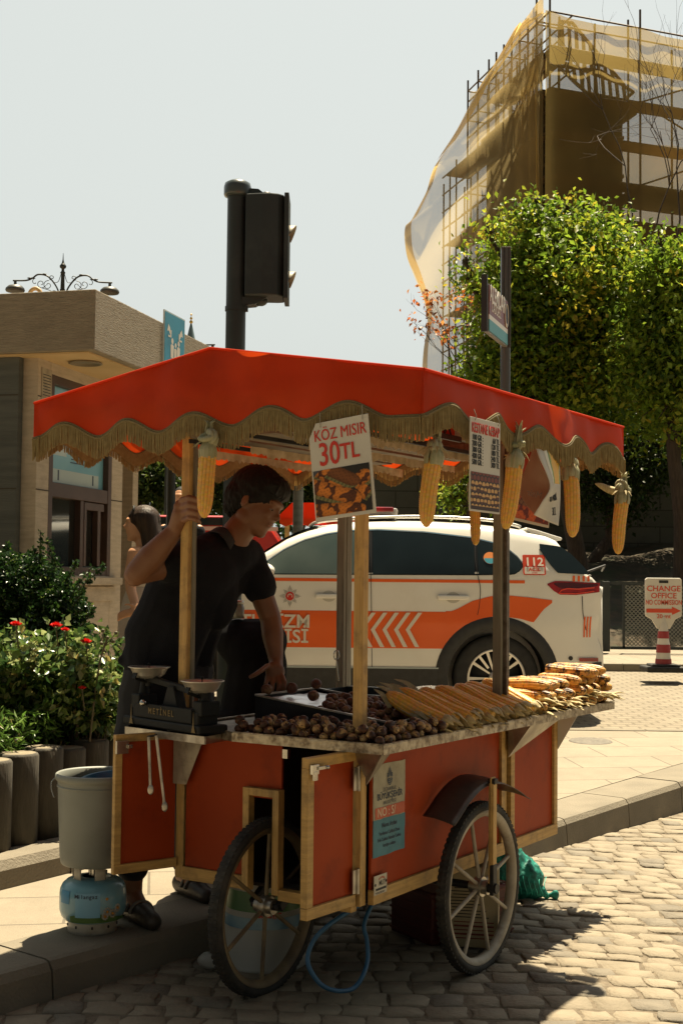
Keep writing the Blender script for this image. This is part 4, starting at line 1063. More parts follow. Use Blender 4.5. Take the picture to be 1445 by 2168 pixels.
# twisted vinyl banner
bn = thing('twisted_banner', 'curled white vinyl banner with a yellow corn picture reading SÜT MISIR 30.TL', 'banner', M=Matrix.Translation(at(1150, 925, 4.66)))
VIN = mat('white_vinyl', (.70, .68, .62, 1), (.60, .57, .50, 1), scale=10, rough=.45, transl=.25, bump=.1)
VINB = mat('vinyl_back', (.50, .30, .19, 1), (.42, .24, .15, 1), scale=8, rough=.5, transl=.35)
Lp = bez([at(1127, 922, 4.62), at(1139, 965, 4.60), at(1163, 1027, 4.62), at(1146, 1063, 4.60), at(1129, 1090, 4.60)], 6)
Rp = bez([at(1178, 935, 4.76), at(1183, 975, 4.74), at(1185, 1030, 4.72), at(1184, 1075, 4.72), at(1181, 1113, 4.70)], 6)
n_ = len(Lp) - 1
def bf(u, v):
    i = min(int(v * n_), n_); p, q = Lp[i], Rp[i]; return p.lerp(q, u) + Vector((0, -.012 * math.sin(PI * u) * math.sin(v*5), 0))
m = MB(); m.grid(bf, 10, n_); m.build('vinyl_sheet', VIN, bn, world=True, solid=.0012)
def bcorn(u, v): 
    p = bf(.28 + .68*u, .47 - .43*v + .0*u); return p
vs = []; cs = []; nn = 26
for j in range(nn+1):
    for i in range(nn+1):
        u, v = i/nn, j/nn; vv = .48 - .42*v
        f_ = vv * n_; k = int(f_); t = f_ - k; P_ = Lp[k].lerp(Lp[min(k+1, n_)], t); Q_ = Rp[k].lerp(Rp[min(k+1, n_)], t); uu = .30 + .66*u; p = P_.lerp(Q_, uu) + Vector((0, -.012 * math.sin(PI*uu) * math.sin(vv*5) - .0025, 0)); vs.append(p); cs.append((*yellowcorn(u, v), 1))
m = MB(); m.add(vs, [(j*(nn+1)+i, j*(nn+1)+i+1, (j+1)*(nn+1)+i+1, (j+1)*(nn+1)+i) for j in range(nn) for i in range(nn)]); m.build('picture', PICT, bn, world=True, cols=cs, fixn=False)
def tw(body, u0, v0, u1, v1, D, size, xs):
    a, b = at(u0, v0, D), at(u1, v1, D+.09); Mx = frame((a+b)/2 + Vector((0, -.017, 0)), b-a, Vector((0, 0, 1)) + RV*.02); text(body, size, BLACKINK, bn, Mx, bold=.01, xs=xs, world=True)
tw('SÜT MISIR', 1152, 1058, 1184, 1048, 4.63, .046, .26); tw('30.TL', 1158, 1086, 1182, 1082, 4.62, .040, .36)
m = MB(); bk = bez([at(1131, 940, 4.68), at(1112, 990, 4.70), at(1097, 1030, 4.70), at(1108, 1062, 4.68), at(1133, 1090, 4.66)], 6); fr_ = bez([at(1136, 950, 4.65), at(1145, 985, 4.645), at(1166, 1028, 4.65), at(1150, 1065, 4.64), at(1134, 1091, 4.63)], 6)
m.grid(lambda u, v: bk[int(round(v*(len(bk)-1)))].lerp(fr_[int(round(v*(len(bk)-1)))], u) + Vector((0, .012*math.sin(PI*u), 0)), 8, len(bk)-1); m.build('folded_back', VINB, bn, world=True, solid=.0012)
Mx = frame(at(1130, 1046, 4.64), at(1105, 1042, 4.64) - at(1135, 1050, 4.64), Vector((0, 0, 1))); text('Misir', .034, mat('faded_ink', (.22, .15, .11, 1), rough=.6), bn, Mx, xs=.8, world=True)

# ------------------------------------------------------------------ weighing scale
c1, c2 = at(316, 1417, 4.84), at(428, 1447, 4.60)
bd = Vector((c2.x - c1.x, c2.y - c1.y, 0)).normalized(); bp = Vector((-bd.y, bd.x, 0))
mid = (c1 + c2) / 2; mid.z = .874
sc = thing('balance_scale', 'old black balance scale with two shiny pans and brass letters', 'scale', M=frame(mid, bd, bp))
# local: x along beam, y away from camera, z up
m = MB(); m.prism([(-.25, -.052, 0), (.22, -.052, 0), (.235, .06, 0), (-.235, .06, 0)], (0, 0, .03)); m.box((0, 0, .05), (.40, .085, .05))
m.build('base', BLACKI, sc, bevel=.006)
m = MB(); m.box((0, -.046, .058), (.34, .008, .048)); m.build('name_bar', BLACKI, sc, bevel=.002)
text('METİNEL', .030, GOLDL, sc, Matrix.Translation((-.01, -.0515, .058)) @ Matrix.Rotation(PI/2, 4, 'X'), bold=.012, xs=.95, spacing=1.45)
m = MB(); m.prism([(-.05, -.02, .07), (.05, -.02, .07), (.018, -.02, .15), (-.018, -.02, .15)], (0, .04, 0)); m.box((0, 0, .15), (.36, .022, .022), Matrix.Rotation(R(6), 3, 'Y')); m.build('beam', BLACKI, sc, bevel=.004)
for x in (-.19, .19):
    m = MB(); m.box((x, .0, .085), (.05, .08, .05)); m.tube([(x, 0, .10), (x, 0, .17)], [.022, .012], 12); m.build('pillar', BLACKI, sc, bevel=.004)
    m = MB(); m.poly([(x-.012, -.056, .005), (x+.012, -.056, .005), (x+.003, -.056, .03), (x, -.056, .08), (x-.003, -.056, .03)]); m.build('brass_pointer', GOLDL, sc)
for c_ in (c1, c2):
    q = WM[sc.name].inverted() @ c_; pm = MB()
    pm.lathe([(.001, -.030), (.042, -.030), (.056, -.018), (.068, .004), (.0765, .008), (.0765, .0105), (.067, .0075), (.054, -.015), (.041, -.027), (.001, -.027)], 40, q); dish = pm.build('weighing_pan', mat('dull_pan_steel', (.72, .68, .58, 1), (.5, .47, .40, 1), scale=12, rough=.36, metal=.75), sc)
    k = MB(); k.cyl(q + Vector((0, 0, -.06)), q + Vector((0, 0, -.019)), .012, .018, n=12); k.tube([q + Vector((0, 0, -.016)), q + Vector((0, 0, .018))], .0025, 6); k.ell(q + Vector((0, 0, .02)), .0055); k.build('pan_holder', BLACKI, dish)
    k = MB(); k.bar(q + Vector((-.0, -.066, -.030)), q + Vector((0, -.052, .004)), .022, .004, up=(0, 1, 0)); k.tube([q + Vector((0, -.06, -.03)), q + Vector((0, 0, -.05))], .006, 6); k.build('cradle_arm', BLACKI, dish)
m = MB(); q = atz(316, 1492, .98); 
m.ell((-.11, -.06, .085), (.012, .012, .012)); m.box((-.11, -.05, .085), (.02, .02, .008)); m.build('adjusting_knob', BRIGHT, sc)
# pair of tongs hanging under the shelf
tg = at(318, 1562, 4.70)
tn = thing('hanging_tongs', 'pair of steel tongs hanging under the scale shelf', 'tongs', M=Matrix.Translation(tg))
for (ua, va, ub, vb) in ((315, 1560, 319, 1672), (331, 1557, 349, 1708)):
    a, b = at(ua, va, 4.58), at(ub, vb, 4.575)
    m = MB(); m.tube([a, a.lerp(b, .9), b], [.0058, .005, .0085], 8, flat=.35, up=(0, 1, 0)); m.ell(b, (.011, .004, .018)); m.build('tong_arm', STEEL, tn, world=True)
m = MB(); m.tube([at(312, 1560, 4.585), at(333, 1556, 4.585)], .004, 6); m.build('hanging_rod', DARKM, tn, world=True)
# ------------------------------------------------------------------ gas bottle, bucket, basin
gp = atz(197, 1985, .13); gp = Vector((gp.x, gp.y + .10, .13))
gx = (at(197, 1900, gp.y)).x; gp.x = gx
GS = .232 / 2
gb = thing('gas_bottle', 'small blue and white gas bottle printed with daisies, carrying the grey bucket', 'gas bottle', gp)
WENAM = mat('white_enamel', (.50, .47, .40, 1), (.40, .37, .30, 1), scale=9, rough=.4, c3=(.25, .19, .12, 1), c3scale=10, c3amt=.6)
BENAM = mat('blue_print', (.13, .32, .42, 1), (.22, .42, .50, 1), scale=5, rough=.3, c3=(.34, .40, .36, 1), c3scale=5, c3amt=.8, coat=.3)
m = MB(); m.lathe([(.083, 0), (.088, .002), (.088, .04), (.083, .05), (.080, .05), (.080, .002)], 40); m.build('foot_ring', WENAM, gb)
m = MB()
for k in range(9): a = 2*PI*k/9; m.ell((.0882*math.cos(a), .0882*math.sin(a), .028), (.004, .004, .006), n=8, m=6)
m.build('vent_hole', BLACKINK, gb)
prof = [(.082, .036)] + [(.079 + .040*math.sin(a) if False else .078 + .0385*math.sin(a), .036 + .078 - .078*math.cos(a)) for a in [R(8 + 10*k) for k in range(0, 9)]]
prof = [(.080, .038), (.100, .046), (.112, .060), (.1185, .080), (.1195, .10), (.1195, .135), (.117, .155), (.109, .172), (.094, .185), (.075, .192), (.04, .196)]
m = MB(); m.lathe(prof, 48); m.build('bottle_body', BENAM, gb)
def wrap(u, z, r=.1205):    # u radians from the camera-facing direction
    a = -PI/2 + u; return Vector((r*math.cos(a), r*math.sin(a), z))
GREEN = mat('green_print', (.06, .13, .03, 1), (.10, .18, .05, 1), scale=20, rough=.35)
m = MB(); m.grid(lambda u, v: wrap(-.55 + 2.1*u, .052 + v*(.022 + .012*math.sin(u*5)), .1155 + .004*v), 24, 3); m.build('grass_print', GREEN, gb)
m = MB(); m.grid(lambda u, v: wrap(-.35 + .75*u, .072 + .085*v, .1206 - .003*max(0, v-.8)*3), 12, 4); m.build('pale_blue_panel', mat('pale_blue_print', (.18, .40, .55, 1), rough=.35), gb)
m = MB()
for (a, z, s_) in ((.62, .090, .013), (.80, .082, .012), (.55, .075, .010), (.98, .098, .011)):
    for k in range(9):
        t = 2*PI*k/9; c = wrap(a + math.cos(t)*s_*7.5/1, z + math.sin(t)*s_, .1212); m.ell(c, (.004, .004, .004), n=6, m=5)
m.build('daisy_petals', WENAM, gb)
m = MB()
for (a, z, s_) in ((.62, .090, .013), (.80, .082, .012), (.55, .075, .010), (.98, .098, .011), (.60, .135, .02)): m.ell(wrap(a, z, .1212), (.0055, .0055, .0055), n=8, m=6)
m.build('daisy_heart', mat('orange_print', (.5, .22, .03, 1), rough=.4), gb)
for i, ch in enumerate('Milangaz'):
    a = -.02 + (i - 3.5) * .085; p = wrap(a, .145, .1212); n_ = wrap(a, 0, 1); text(ch, .020, NAVY, gb, frame(p, Vector((-math.sin(-PI/2+a), math.cos(-PI/2+a), 0)), Vector((0, 0, 1))), bold=.01, ext=.0003)
m = MB(); m.grid(lambda u, v: wrap(-1.0 + .42*u, .115 + .045*v, .1207 - .006*max(0, v - .6)), 8, 4); m.build('blue_label', mat('label_blue', (.03, .22, .42, 1), rough=.4), gb)
m = MB()
for s_ in (-1.0, .25, 1.6, 2.9, 4.2): m.grid(lambda u, v: (.074*math.cos(-PI/2+s_+.55*u), .074*math.sin(-PI/2+s_+.55*u), .188 + .052*v), 6, 2)
m.lathe([(.073, .236), (.080, .238), (.080, .242), (.07, .243)], 32); m.build('guard_collar', WENAM, gb, solid=.003)
m = MB(); m.cyl((0, 0, .19), (0, 0, .225), .018); m.cyl((0, 0, .21), (.05, 0, .21), .007); m.build('valve', BRIGHT, gb)
bk_ = thing('bucket', 'tall grey plastic bucket standing on the gas bottle', 'bucket', (gp.x + .012, gp.y, .13 + .243))
GREYPL = mat('grey_plastic', (.235, .25, .22, 1), (.19, .20, .175, 1), scale=4, rough=.5, bump=.05, c3=(.15, .15, .12, 1), c3scale=6, c3amt=.4)
m = MB(); m.lathe([(.001, 0), (.125, 0), (.130, .006), (.1335, .03), (.146, .292), (.1465, .300), (.153, .302), (.156, .308), (.154, .322), (.149, .325), (.143, .320), (.1405, .29), (.128, .012), (.001, .010)], 56); m.build('bucket_body', GREYPL, bk_)
m = MB(); m.lathe([(.1455, .275), (.1485, .277), (.1487, .281), (.146, .283)], 56); m.build('rib', GREYPL, bk_)
m = MB(); m.tube(bez([(-.153, -.01, .305), (-.166, -.02, .290), (-.164, -.03, .265), (-.150, -.05, .240)]), .0022, 6); m.build('wire_handle', BRIGHT, bk_)
m = MB(); m.tube([(-.14, 0, .30), (-.158, -.002, .306)], .007, 8); m.build('handle_lug', GREYPL, bk_)
m = MB(); m.lathe([(.001, 0), (.065, 0), (.072, .008), (.092, .075), (.097, .078), (.097, .081), (.091, .079), (.070, .010), (.001, .004)], 40)
o = m.build('blue_basin', mat('blue_plastic', (.015, .11, .20, 1), (.012, .09, .17, 1), scale=6, rough=.35), origin=(0, 0, 0)); o.location = (gp.x + .052, gp.y + .005, .13 + .243 + .232); o.rotation_euler = (R(4), R(-6), 0); tag(o, 'blue plastic bowl lying inside the grey bucket', 'bowl')
# second gas bottle inside the cart behind the open door
g2 = thing('gas_bottle', 'pale blue gas bottle standing inside the cart behind the open door', 'gas bottle', cw(.16, .19, zb + .018))
m = MB(); m.lathe([(.05, 0), (.08, .01), (.096, .03), (.102, .06), (.104, .17), (.098, .20), (.08, .225), (.05, .24), (.02, .245)], 40); m.build('bottle_body', mat('teal_enamel', (.12, .26, .30, 1), (.09, .2, .22, 1), scale=6, rough=.35, coat=.3), g2)
m = MB(); m.lathe([(.1035, .05), (.1045, .052), (.1047, .058), (.1038, .06)], 40); m.build('weld_band', GREEN, g2)
m = MB(); m.cyl((0, 0, .24), (0, 0, .28), .015); m.build('valve', BRIGHT, g2)
# ------------------------------------------------------------------ hose, sacks, bag under the cart
BLUEH = mat('blue_hose', (.018, .085, .17, 1), (.03, .11, .21, 1), scale=20, rough=.4)
hp = [at(762, 1915, 4.50), at(740, 1928, 4.47), at(700, 1955, 4.42), at(668, 1985, 4.40), at(652, 2020, 4.38), at(655, 2050, 4.36), at(680, 2085, 4.36), at(715, 2098, 4.38), at(748, 2092, 4.42), at(768, 2065, 4.45), at(778, 2030, 4.50), at(776, 1990, 4.53), at(770, 1960, 4.55), at(782, 1925, 4.58), at(795, 1905, 4.6)]
o = MB().tube(bez(hp, 6), .0078, 8).build('gas_hose', BLUEH, origin=hp[7]); tag(o, 'blue rubber hose looping down beneath the cart', 'hose')
yb = thing('yogurt_tub', 'white tub with upside down yogurt lettering standing behind the front wheel', 'tub', (atz(542, 2060, .0).x + .02, 4.93, 0.0))
m = MB(); m.lathe([(.155, 0), (.160, .004), (.160, .02), (.152, .025), (.135, .325), (.13, .33), (.001, .33)], 48); m.build('tub_body', mat('tub_white', (.42, .41, .36, 1), (.34, .33, .28, 1), scale=5, rough=.4), yb)
m = MB(); m.lathe([(.1425, .215), (.1385, .285)], 48); m.build('green_band', mat('tub_green', (.09, .20, .07, 1), (.06, .15, .06, 1), scale=8, rough=.4), yb)
m = MB(); m.lathe([(.1475, .155), (.144, .195)], 48); m.build('blue_band', mat('tub_blue', (.12, .26, .36, 1), (.25, .36, .40, 1), scale=9, rough=.4), yb)
for body, z, s_ in (('Süzme', .205, .034), ('Yoğurt', .235, .034)):
    for i, ch in enumerate(body):
        a = .12 - (i - 2.5) * .125; r_ = .1435 - .02*(z-.2); t = -PI/2 + a; text(ch, s_, REDINK, yb, frame(((r_+.006)*math.cos(t), (r_+.006)*math.sin(t), z), Vector((math.sin(t), -math.cos(t), 0)), Vector((0, 0, -1))), bold=.006, ext=.0003)
pb = thing('plastic_bag', 'crumpled white plastic bag lying behind the front wheel', 'plastic bag', (at(447, 1945, 4.80).x, 4.80, .0))
m = MB(); m.ell((0, 0, .03), (.045, .03, .028), n=16, m=12); V = [(Vector(p) * (1 + .35 * mnoise.noise(Vector(p) * 22)) + Vector((0, 0, .012))) for p in m.v]; m.v = [tuple(p) for p in V]; m.build('bag_body', mat('thin_white_plastic', (.55, .54, .50, 1), (.4, .4, .36, 1), scale=10, rough=.35, transl=.3), pb)
# printed cream carton and red crate behind the rear wheel
ct = thing('printed_carton', 'cream carton printed with small red and dark text behind the rear wheel', 'carton', (atz(985, 1950, .02).x - .01, 5.12, .0), R(-10))
m = MB(); m.box((0, 0, .175), (.20, .10, .30)); m.build('carton_body', mat('cream_carton', (.38, .31, .18, 1), (.30, .24, .13, 1), scale=9, rough=.7), ct, bevel=.004)
m = MB()
for k in range(12): m.box((-.02 + .012*math.sin(k*7), -.0510, .27 - k*.012), (.12 + .03*math.sin(k*3), .001, .0035))
m.build('printed_lines', BLACKINK, ct)
m = MB()
for k in range(5): m.box((.01, -.0512, .12 - k*.015), (.15, .001, .007 if k % 2 else .004))
m.build('printed_lines', mat('dull_red_print', (.16, .03, .02, 1), rough=.7), ct)
rc = thing('red_crate', 'dark red plastic crate standing under the cart', 'crate', (atz(940, 1930, .0).x, 5.35, 0.0), R(32))
m = MB(); m.box((0, 0, .11), (.40, .28, .20)); m.build('crate_body', mat('dull_red_plastic', (.085, .012, .008, 1), (.06, .01, .007, 1), scale=6, rough=.5), rc, bevel=.01)
m = MB()
for k in range(5): m.box((0, 0, .03 + k*.04), (.404, .284, .008))
m.build('crate_ribs', mat('dull_red_plastic_rib', (.10, .014, .009, 1), rough=.5), rc)
# teal net sack
ns = thing('net_sack', 'teal net sack of chestnuts slumped behind the rear wheel', 'sack', (atz(1095, 1905, 0.0).x, atz(1095, 1905, 0).y + .02, 0.0))
m = MB(); A0 = Vector((-.10, .02, .11)); B0 = Vector((.155, -.03, .03)); nse = []
def sackf(V):
    out = []
    for p in V:
        q = Vector(p); d = mnoise.noise(q * 26) * .014 + mnoise.noise(q * 60) * .006; out.append(q + Vector((q.x*.3, q.y*.3, .4)).normalized() * d)
    return np.array([tuple(max(c, .003) if i == 2 else c for i, c in enumerate(q)) for q in out])
m.ell((-.08, 0, .13), (.13, .11, .15)); m.ell((.01, -.01, .095), (.11, .09, .095)); m.cone((.03, -.02, .06), (.125, -.045, .030), .055, .014); m.cone((.125, -.045, .03), (.16, -.05, .028), .008, .020)
TEAL = mat('teal_net', (.012, .26, .20, 1), (.006, .12, .095, 1), scale=34, rough=.6, bump=.5, bscale=50, transl=.2, lo=.42, hi=.58)
organic('sack_body', m, TEAL, ns, voxel=.006, smooth=6, world=False, deform=sackf)
m = MB(); g = random.Random(4)
for k in range(13):
    x = -.17 + k*.024; m.tube([(x + .010*math.sin(j*.9), -.10*math.cos(R(-80 + 20*j)) * (1.08 - .3*max(0, x*5)), max(.0, (.20 - max(0, x+.06)*.62)) * (.5 + .5*math.sin(R(-80+20*j))) + .012) for j in range(9)], .0018, 4, False)
m.build('net_cords', mat('bright_teal_cord', (.03, .42, .32, 1), rough=.5), ns)
# fallen leaves on the road
LEAF = mat('fallen_leaf', (.52, .46, .20, 1), (.40, .30, .10, 1), scale=20, rough=.7, transl=.3)
LEAFR = mat('fallen_leaf_red', (.50, .22, .10, 1), (.38, .15, .06, 1), scale=20, rough=.7, transl=.3)
def fallen(u, v, s, mt, lab, seed):
    p = atz(u, v, .02); g = random.Random(seed); m = MB(); k = 14
    pts = []
    for i in range(k):
        a = 2*PI*i/k; r_ = s * (.55 + .45*abs(math.cos(2.5*a))) * g.uniform(.85, 1.1); pts.append((r_*math.cos(a), r_*math.sin(a)*.8, .006 + .35*s*(abs(math.sin(a*1.5)))*g.uniform(.4, 1)))
    m.add([(0, 0, .012)] + pts, [(0, 1+i, 1+(i+1) % k) for i in range(k)], 0, True); m.tube([(s*.5, 0, .01), (s*1.25, s*.15, .012)], .0012, 4)
    o = m.build('fallen_leaf', mt, origin=(0, 0, 0), fixn=False); o.location = (p.x, p.y, .012); o.rotation_euler.z = g.uniform(0, 6); tag(o, lab, 'leaf', 'leaves fallen on the road')
fallen(1294, 1747, .075, LEAF, 'large pale yellow fallen leaf on the setts near the kerb', 1)
fallen(1316, 1745, .05, LEAF, 'smaller pale leaf touching the large yellow leaf', 2)
fallen(1235, 1754, .04, LEAFR, 'reddish brown leaf lying near the kerb foot', 3)
fallen(1438, 1698, .045, LEAFR, 'orange leaf at the kerb foot at the right edge', 4)
fallen(1168, 1782, .022, LEAF, 'tiny pale leaf just behind the cart corner', 5)
fallen(1334, 1722, .03, LEAF, 'small tan leaf against the kerb between two others', 6)
fallen(590, 1668+0, .0, LEAF, 'x', 7) if False else None
# ------------------------------------------------------------------ people
def skinmat(name, c, c2): return mat(name, c, c2, scale=9, rough=.5, spec=.4, bump=.04, bscale=80)
def hat(v, o=None): return Vector(v).normalized()
def head_solids(c, fwd, up, s=1.0):
    """solids for a head; c centre of skull, fwd face direction, up crown direction. returns MB + frame matrix"""
    f = hat(fwd); u = (Vector(up) - f * Vector(up).dot(f)).normalized(); l = u.cross(f)      # l: person's left
    Mx = Matrix((f, l, u)).transposed(); m = MB(); P = lambda x, y, z: c + Mx @ Vector((x*s, y*s, z*s)); E = lambda x, y, z, rx, ry, rz, rot=None: m.ell(P(x, y, z), (rx*s, ry*s, rz*s), Mx if rot is None else Mx @ rot, n=18, m=12)
    E(-.010, 0, .020, .098, .076, .092)           # cranium
    E(.026, 0, -.020, .070, .064, .082)           # face
    E(.040, 0, -.072, .046, .046, .040)           # jaw
    E(.066, 0, -.093, .021, .024, .018)           # chin
    E(-.0, .045, -.058, .035, .018, .032); E(0, -.045, -.058, .035, .018, .032)
    E(.078, 0, .026, .020, .050, .014)            # brow
    E(.092, 0, .002, .010, .0085, .022, Matrix.Rotation(R(-16), 3, 'Y'))   # nose bridge
    E(.100, 0, -.018, .015, .011, .013); E(.092, .010, -.024, .010, .007, .007); E(.092, -.010, -.024, .010, .007, .007)
    E(.086, 0, -.048, .010, .022, .0055); E(.084, 0, -.058, .010, .019, .006)  # lips
    for y in (.032, -.032): E(.068, y, -.022, .022, .020, .020)              # cheeks
    for y in (.078, -.078):                        # ears
        sg = 1 if y > 0 else -1
        E(-.006, y, -.010, .017, .006, .029, Matrix.Rotation(R(10)*sg, 3, 'Z')); E(-.010, y*.96, -.012, .012, .008, .020)
    for y in (.030, -.030): E(.076, y, .004, .012, .013, .0105)   # eyeballs under lids
    m.frameM = Mx; m.P = P; m.s = s
    return m
def face_parts(rt, hm, skinlip, eye=True):
    P = hm.P; Mx = hm.frameM; s = hm.s
    for y in (.031, -.031):
        e = MB(); e.ell(P(.0800, y, .0), (.0085*s, .0115*s, .0032*s), Mx, n=14, m=8); w_ = e.build('eye', EYEW, rt, world=True)
        e = MB(); e.ell(P(.0860, y, -.0005), (.0035*s, .0060*s, .0032*s), Mx, n=12, m=8); e.build('iris', EYED, w_, world=False) if False else e.build('iris', EYED, rt, world=True)
        b = MB(); b.tube([P(.088, y*.55, .020), P(.094-.006, y, .026), P(.078, y*1.55, .021)], [.0016*s, .0024*s, .001*s], 6); b.build('eyebrow', HAIR, rt, world=True)
    l_ = MB(); l_.ell(P(.0915, 0, -.0475), (.0055*s, .019*s, .0032*s), Mx, n=14, m=8); l_.ell(P(.090, 0, -.0555), (.0055*s, .016*s, .0040*s), Mx, n=14, m=8); l_.build('lips', skinlip, rt, world=True)
EYEW = mat('eye_white', (.16, .14, .12, 1), rough=.5); EYED = mat('dark_iris', (.02, .012, .008, 1), rough=.15)
HAIR = mat('black_hair', (.006, .0055, .005, 1), (.011, .010, .009, 1), scale=60, stretch=(1, 1, .15), spec=.25, rough=.7, bump=.5, bscale=90)
HAIRB = mat('brown_hair', (.020, .011, .007, 1), (.04, .022, .012, 1), scale=60, stretch=(1, 1, .1), spec=.3, rough=.55, bump=.5, bscale=90)
def finger(m, pts, r=.0085):
    rs = [r * 1.06, r, r * .93, r * .78]; pts = [Vector(p) for p in pts]
    for a, b, ra, rb in zip(pts[:-1], pts[1:], rs[:-1], rs[1:]): m.cone(a, b, ra, rb, n=10)
def limb(m, pts, rs, n=16):
    pts = [Vector(p) for p in pts]
    for a, b, ra, rb in zip(pts[:-1], pts[1:], rs[:-1], rs[1:]): m.cone(a, b, ra, rb, n=n)

# ---- the vendor
foot = atz(292, 1935, .13); foot.z = .13
man = thing('person', 'man in a dark polo shirt leaning over the cart and gripping its post', 'person', foot)
SKV = skinmat('tanned_skin', (.215, .100, .046, 1), (.165, .072, .034, 1))
SHIRT = mat('black_polo_cloth', (.013, .014, .018, 1), (.009, .010, .013, 1), scale=6, rough=.95, bump=.25, bscale=180, spec=.2)
TROU = mat('black_trouser_cloth', (.010, .011, .014, 1), (.016, .017, .02, 1), scale=6, rough=.95, bump=.3, bscale=14)
Rsh, Lsh = at(420, 1180, 5.00), at(523, 1178, 5.22)
neckb = at(482, 1150, 5.10); Hc = at(543, 1066, 5.12)
Relb = at(292, 1212, 4.80); Rwri = at(372, 1122, 4.78)
Lelb = at(573, 1310, 5.22); Lwri = at(584, 1398, 5.16)
pel = at(345, 1455, 5.06); wst = at(355, 1370, 5.07); chest = at(445, 1235, 5.08)
hm = head_solids(Hc, Vector((.80, -.38, -.36)), Vector((.36, .05, .93)), 1.06)
b = MB(); b.v, b.f, b.mi, b.sm = hm.v, hm.f, hm.mi, hm.sm
limb(b, [neckb + Vector((0, 0, -.05)), neckb + Vector((.03, 0, .03)), Hc + Vector((-.03, .01, -.06))], [.068, .060, .058])
limb(b, [pel, wst, chest, neckb], [.10, .095, .09, .060])
limb(b, [chest.lerp(Rsh, .3), Rsh, Rsh.lerp(Relb, .5), Relb], [.07, .052, .050, .046]); limb(b, [chest.lerp(Lsh, .3), Lsh, Lsh.lerp(Lelb, .55), Lelb], [.07, .052, .048, .042])
b.ell(Relb + Vector((-.012, 0, -.012)), .040)
limb(b, [Relb, Relb.lerp(Rwri, .35), Rwri], [.046, .050, .031]); limb(b, [Lelb, Lelb.lerp(Lwri, .4), Lwri], [.042, .043, .028])
# legs
Rk, Ra = at(296, 1660, 5.02), at(278, 1868, 5.02); Lk, La = at(400, 1665, 5.28), at(392, 1850, 5.42)
limb(b, [pel + Vector((-.07, -.03, -.03)), Rk, Ra], [.095, .062, .043]); limb(b, [pel + Vector((.08, .05, -.03)), Lk, La], [.095, .062, .043])
footR = Vector((foot.x, foot.y, .13)); fd = Vector((.55, -.80, 0)).normalized()
aR = Vector((Ra.x, Ra.y, .22)); limb(b, [Ra, aR, aR + fd*.09 + Vector((0, 0, -.045)), aR + fd*.16 + Vector((0, 0, -.06))], [.043, .042, .034, .026])
aL = Vector((La.x, La.y, .22)); limb(b, [La, aL, aL + fd*.09 + Vector((0, 0, -.045)), aL + fd*.16 + Vector((0, 0, -.06))], [.043, .042, .034, .026])
# right hand gripping the post (post front-left corner about u 388-418)
pc = cw(.026, .771, 0)
pal = at(381, 1088, 4.74)
limb(b, [Rwri, pal], [.031, .030], 12); b.ell(at(384, 1074, 4.735), (.030, .024, .030)); b.ell(at(380, 1098, 4.745), (.028, .026, .028))
for i in range(4):
    dv = i * 14.5
    k0, k1, k2, k3 = at(385 + 1.5*i, 1058 + dv, 4.715), at(400 + i*.5, 1053 + dv*1.0 + 2*i*0, 4.672), at(419 - i*1.2, 1058 + dv*.97, 4.662), at(429 - i*2, 1066 + dv*.93, 4.690)
    finger(b, [k0, k1, k2, k3], .0105 - .0006*(i == 3))
finger(b, [at(384, 1108, 4.76), at(396, 1112, 4.79), at(412, 1106, 4.81), at(420, 1098, 4.81)], .0115)
# left hand resting on the pan rim
lp = at(583, 1418, 5.13); limb(b, [Lwri, lp], [.028, .030], 12); b.ell(at(576, 1420, 5.12), (.028, .024, .036)); b.ell(at(589, 1422, 5.13), (.026, .024, .034))
for i, (u0, u1, u2, dl) in enumerate(((566, 563, 562, 0), (577, 577, 575, 4), (588, 591, 589, 3), (598, 603, 601, -2))):
    finger(b, [at(u0, 1432, 5.11), at(u1, 1447 + dl, 5.08), at(u2, 1458 + dl, 5.075), at(u2 - 1, 1467 + dl, 5.08)], .0092)
finger(b, [at(566, 1410, 5.10), at(552, 1420, 5.06), at(540, 1428, 5.04), at(530, 1433, 5.03)], .0105)
organic('body', b, SKV, man, voxel=.0042, smooth=7)
face_parts(man, hm, mat('lips_brown', (.26, .10, .06, 1), rough=.45))
# hair: cap over skull, fringe at the forehead, short at nape
P = hm.P; Mx = hm.frameM
h = MB()
h.ell(P(-.020, 0, .044), (.114, .096, .104), Mx, n=24, m=16); h.ell(P(-.056, 0, .004), (.078, .090, .090), Mx, n=18, m=12)
h.ell(P(.044, 0, .080), (.064, .080, .048), Mx @ Matrix.Rotation(R(18), 3, 'Y'), n=18, m=12); h.ell(P(-.074, 0, -.045), (.040, .066, .045), Mx, n=14, m=10)
for y in (.078, -.078): h.ell(P(.014, y*.95, .020), (.028, .010, .034), Mx, n=12, m=8)
g = random.Random(2)
for k in range(26):
    y = -.055 + .11*k/25; h.cone(P(.074 + g.uniform(-.004, .004), y, .084), P(.092 + g.uniform(-.004, .006) - abs(y)*.25, y + g.uniform(-.006, .006), .060 + g.uniform(-.008, .006)), .012, .0045, n=6)
for k in range(0):
    a = g.uniform(0, 2*PI); e = g.uniform(-.2, 1.4); q = Vector((math.cos(a)*math.cos(e)*.112 - .020, math.sin(a)*math.cos(e)*.094, math.sin(e)*.102 + .044)); d = Vector((.3, g.uniform(-.5, .5), .2))
    h.cone(P(*q), P(*(q*1.0 + d.normalized()*.022 + q.normalized()*.002)), .009, .004, n=6)
organic('hair', h, HAIR, man, voxel=.0035, smooth=5, deform=lambda V: V + np.array([[mnoise.noise(Vector(p*(90, 90, 40)))*.004]*3 for p in V]))
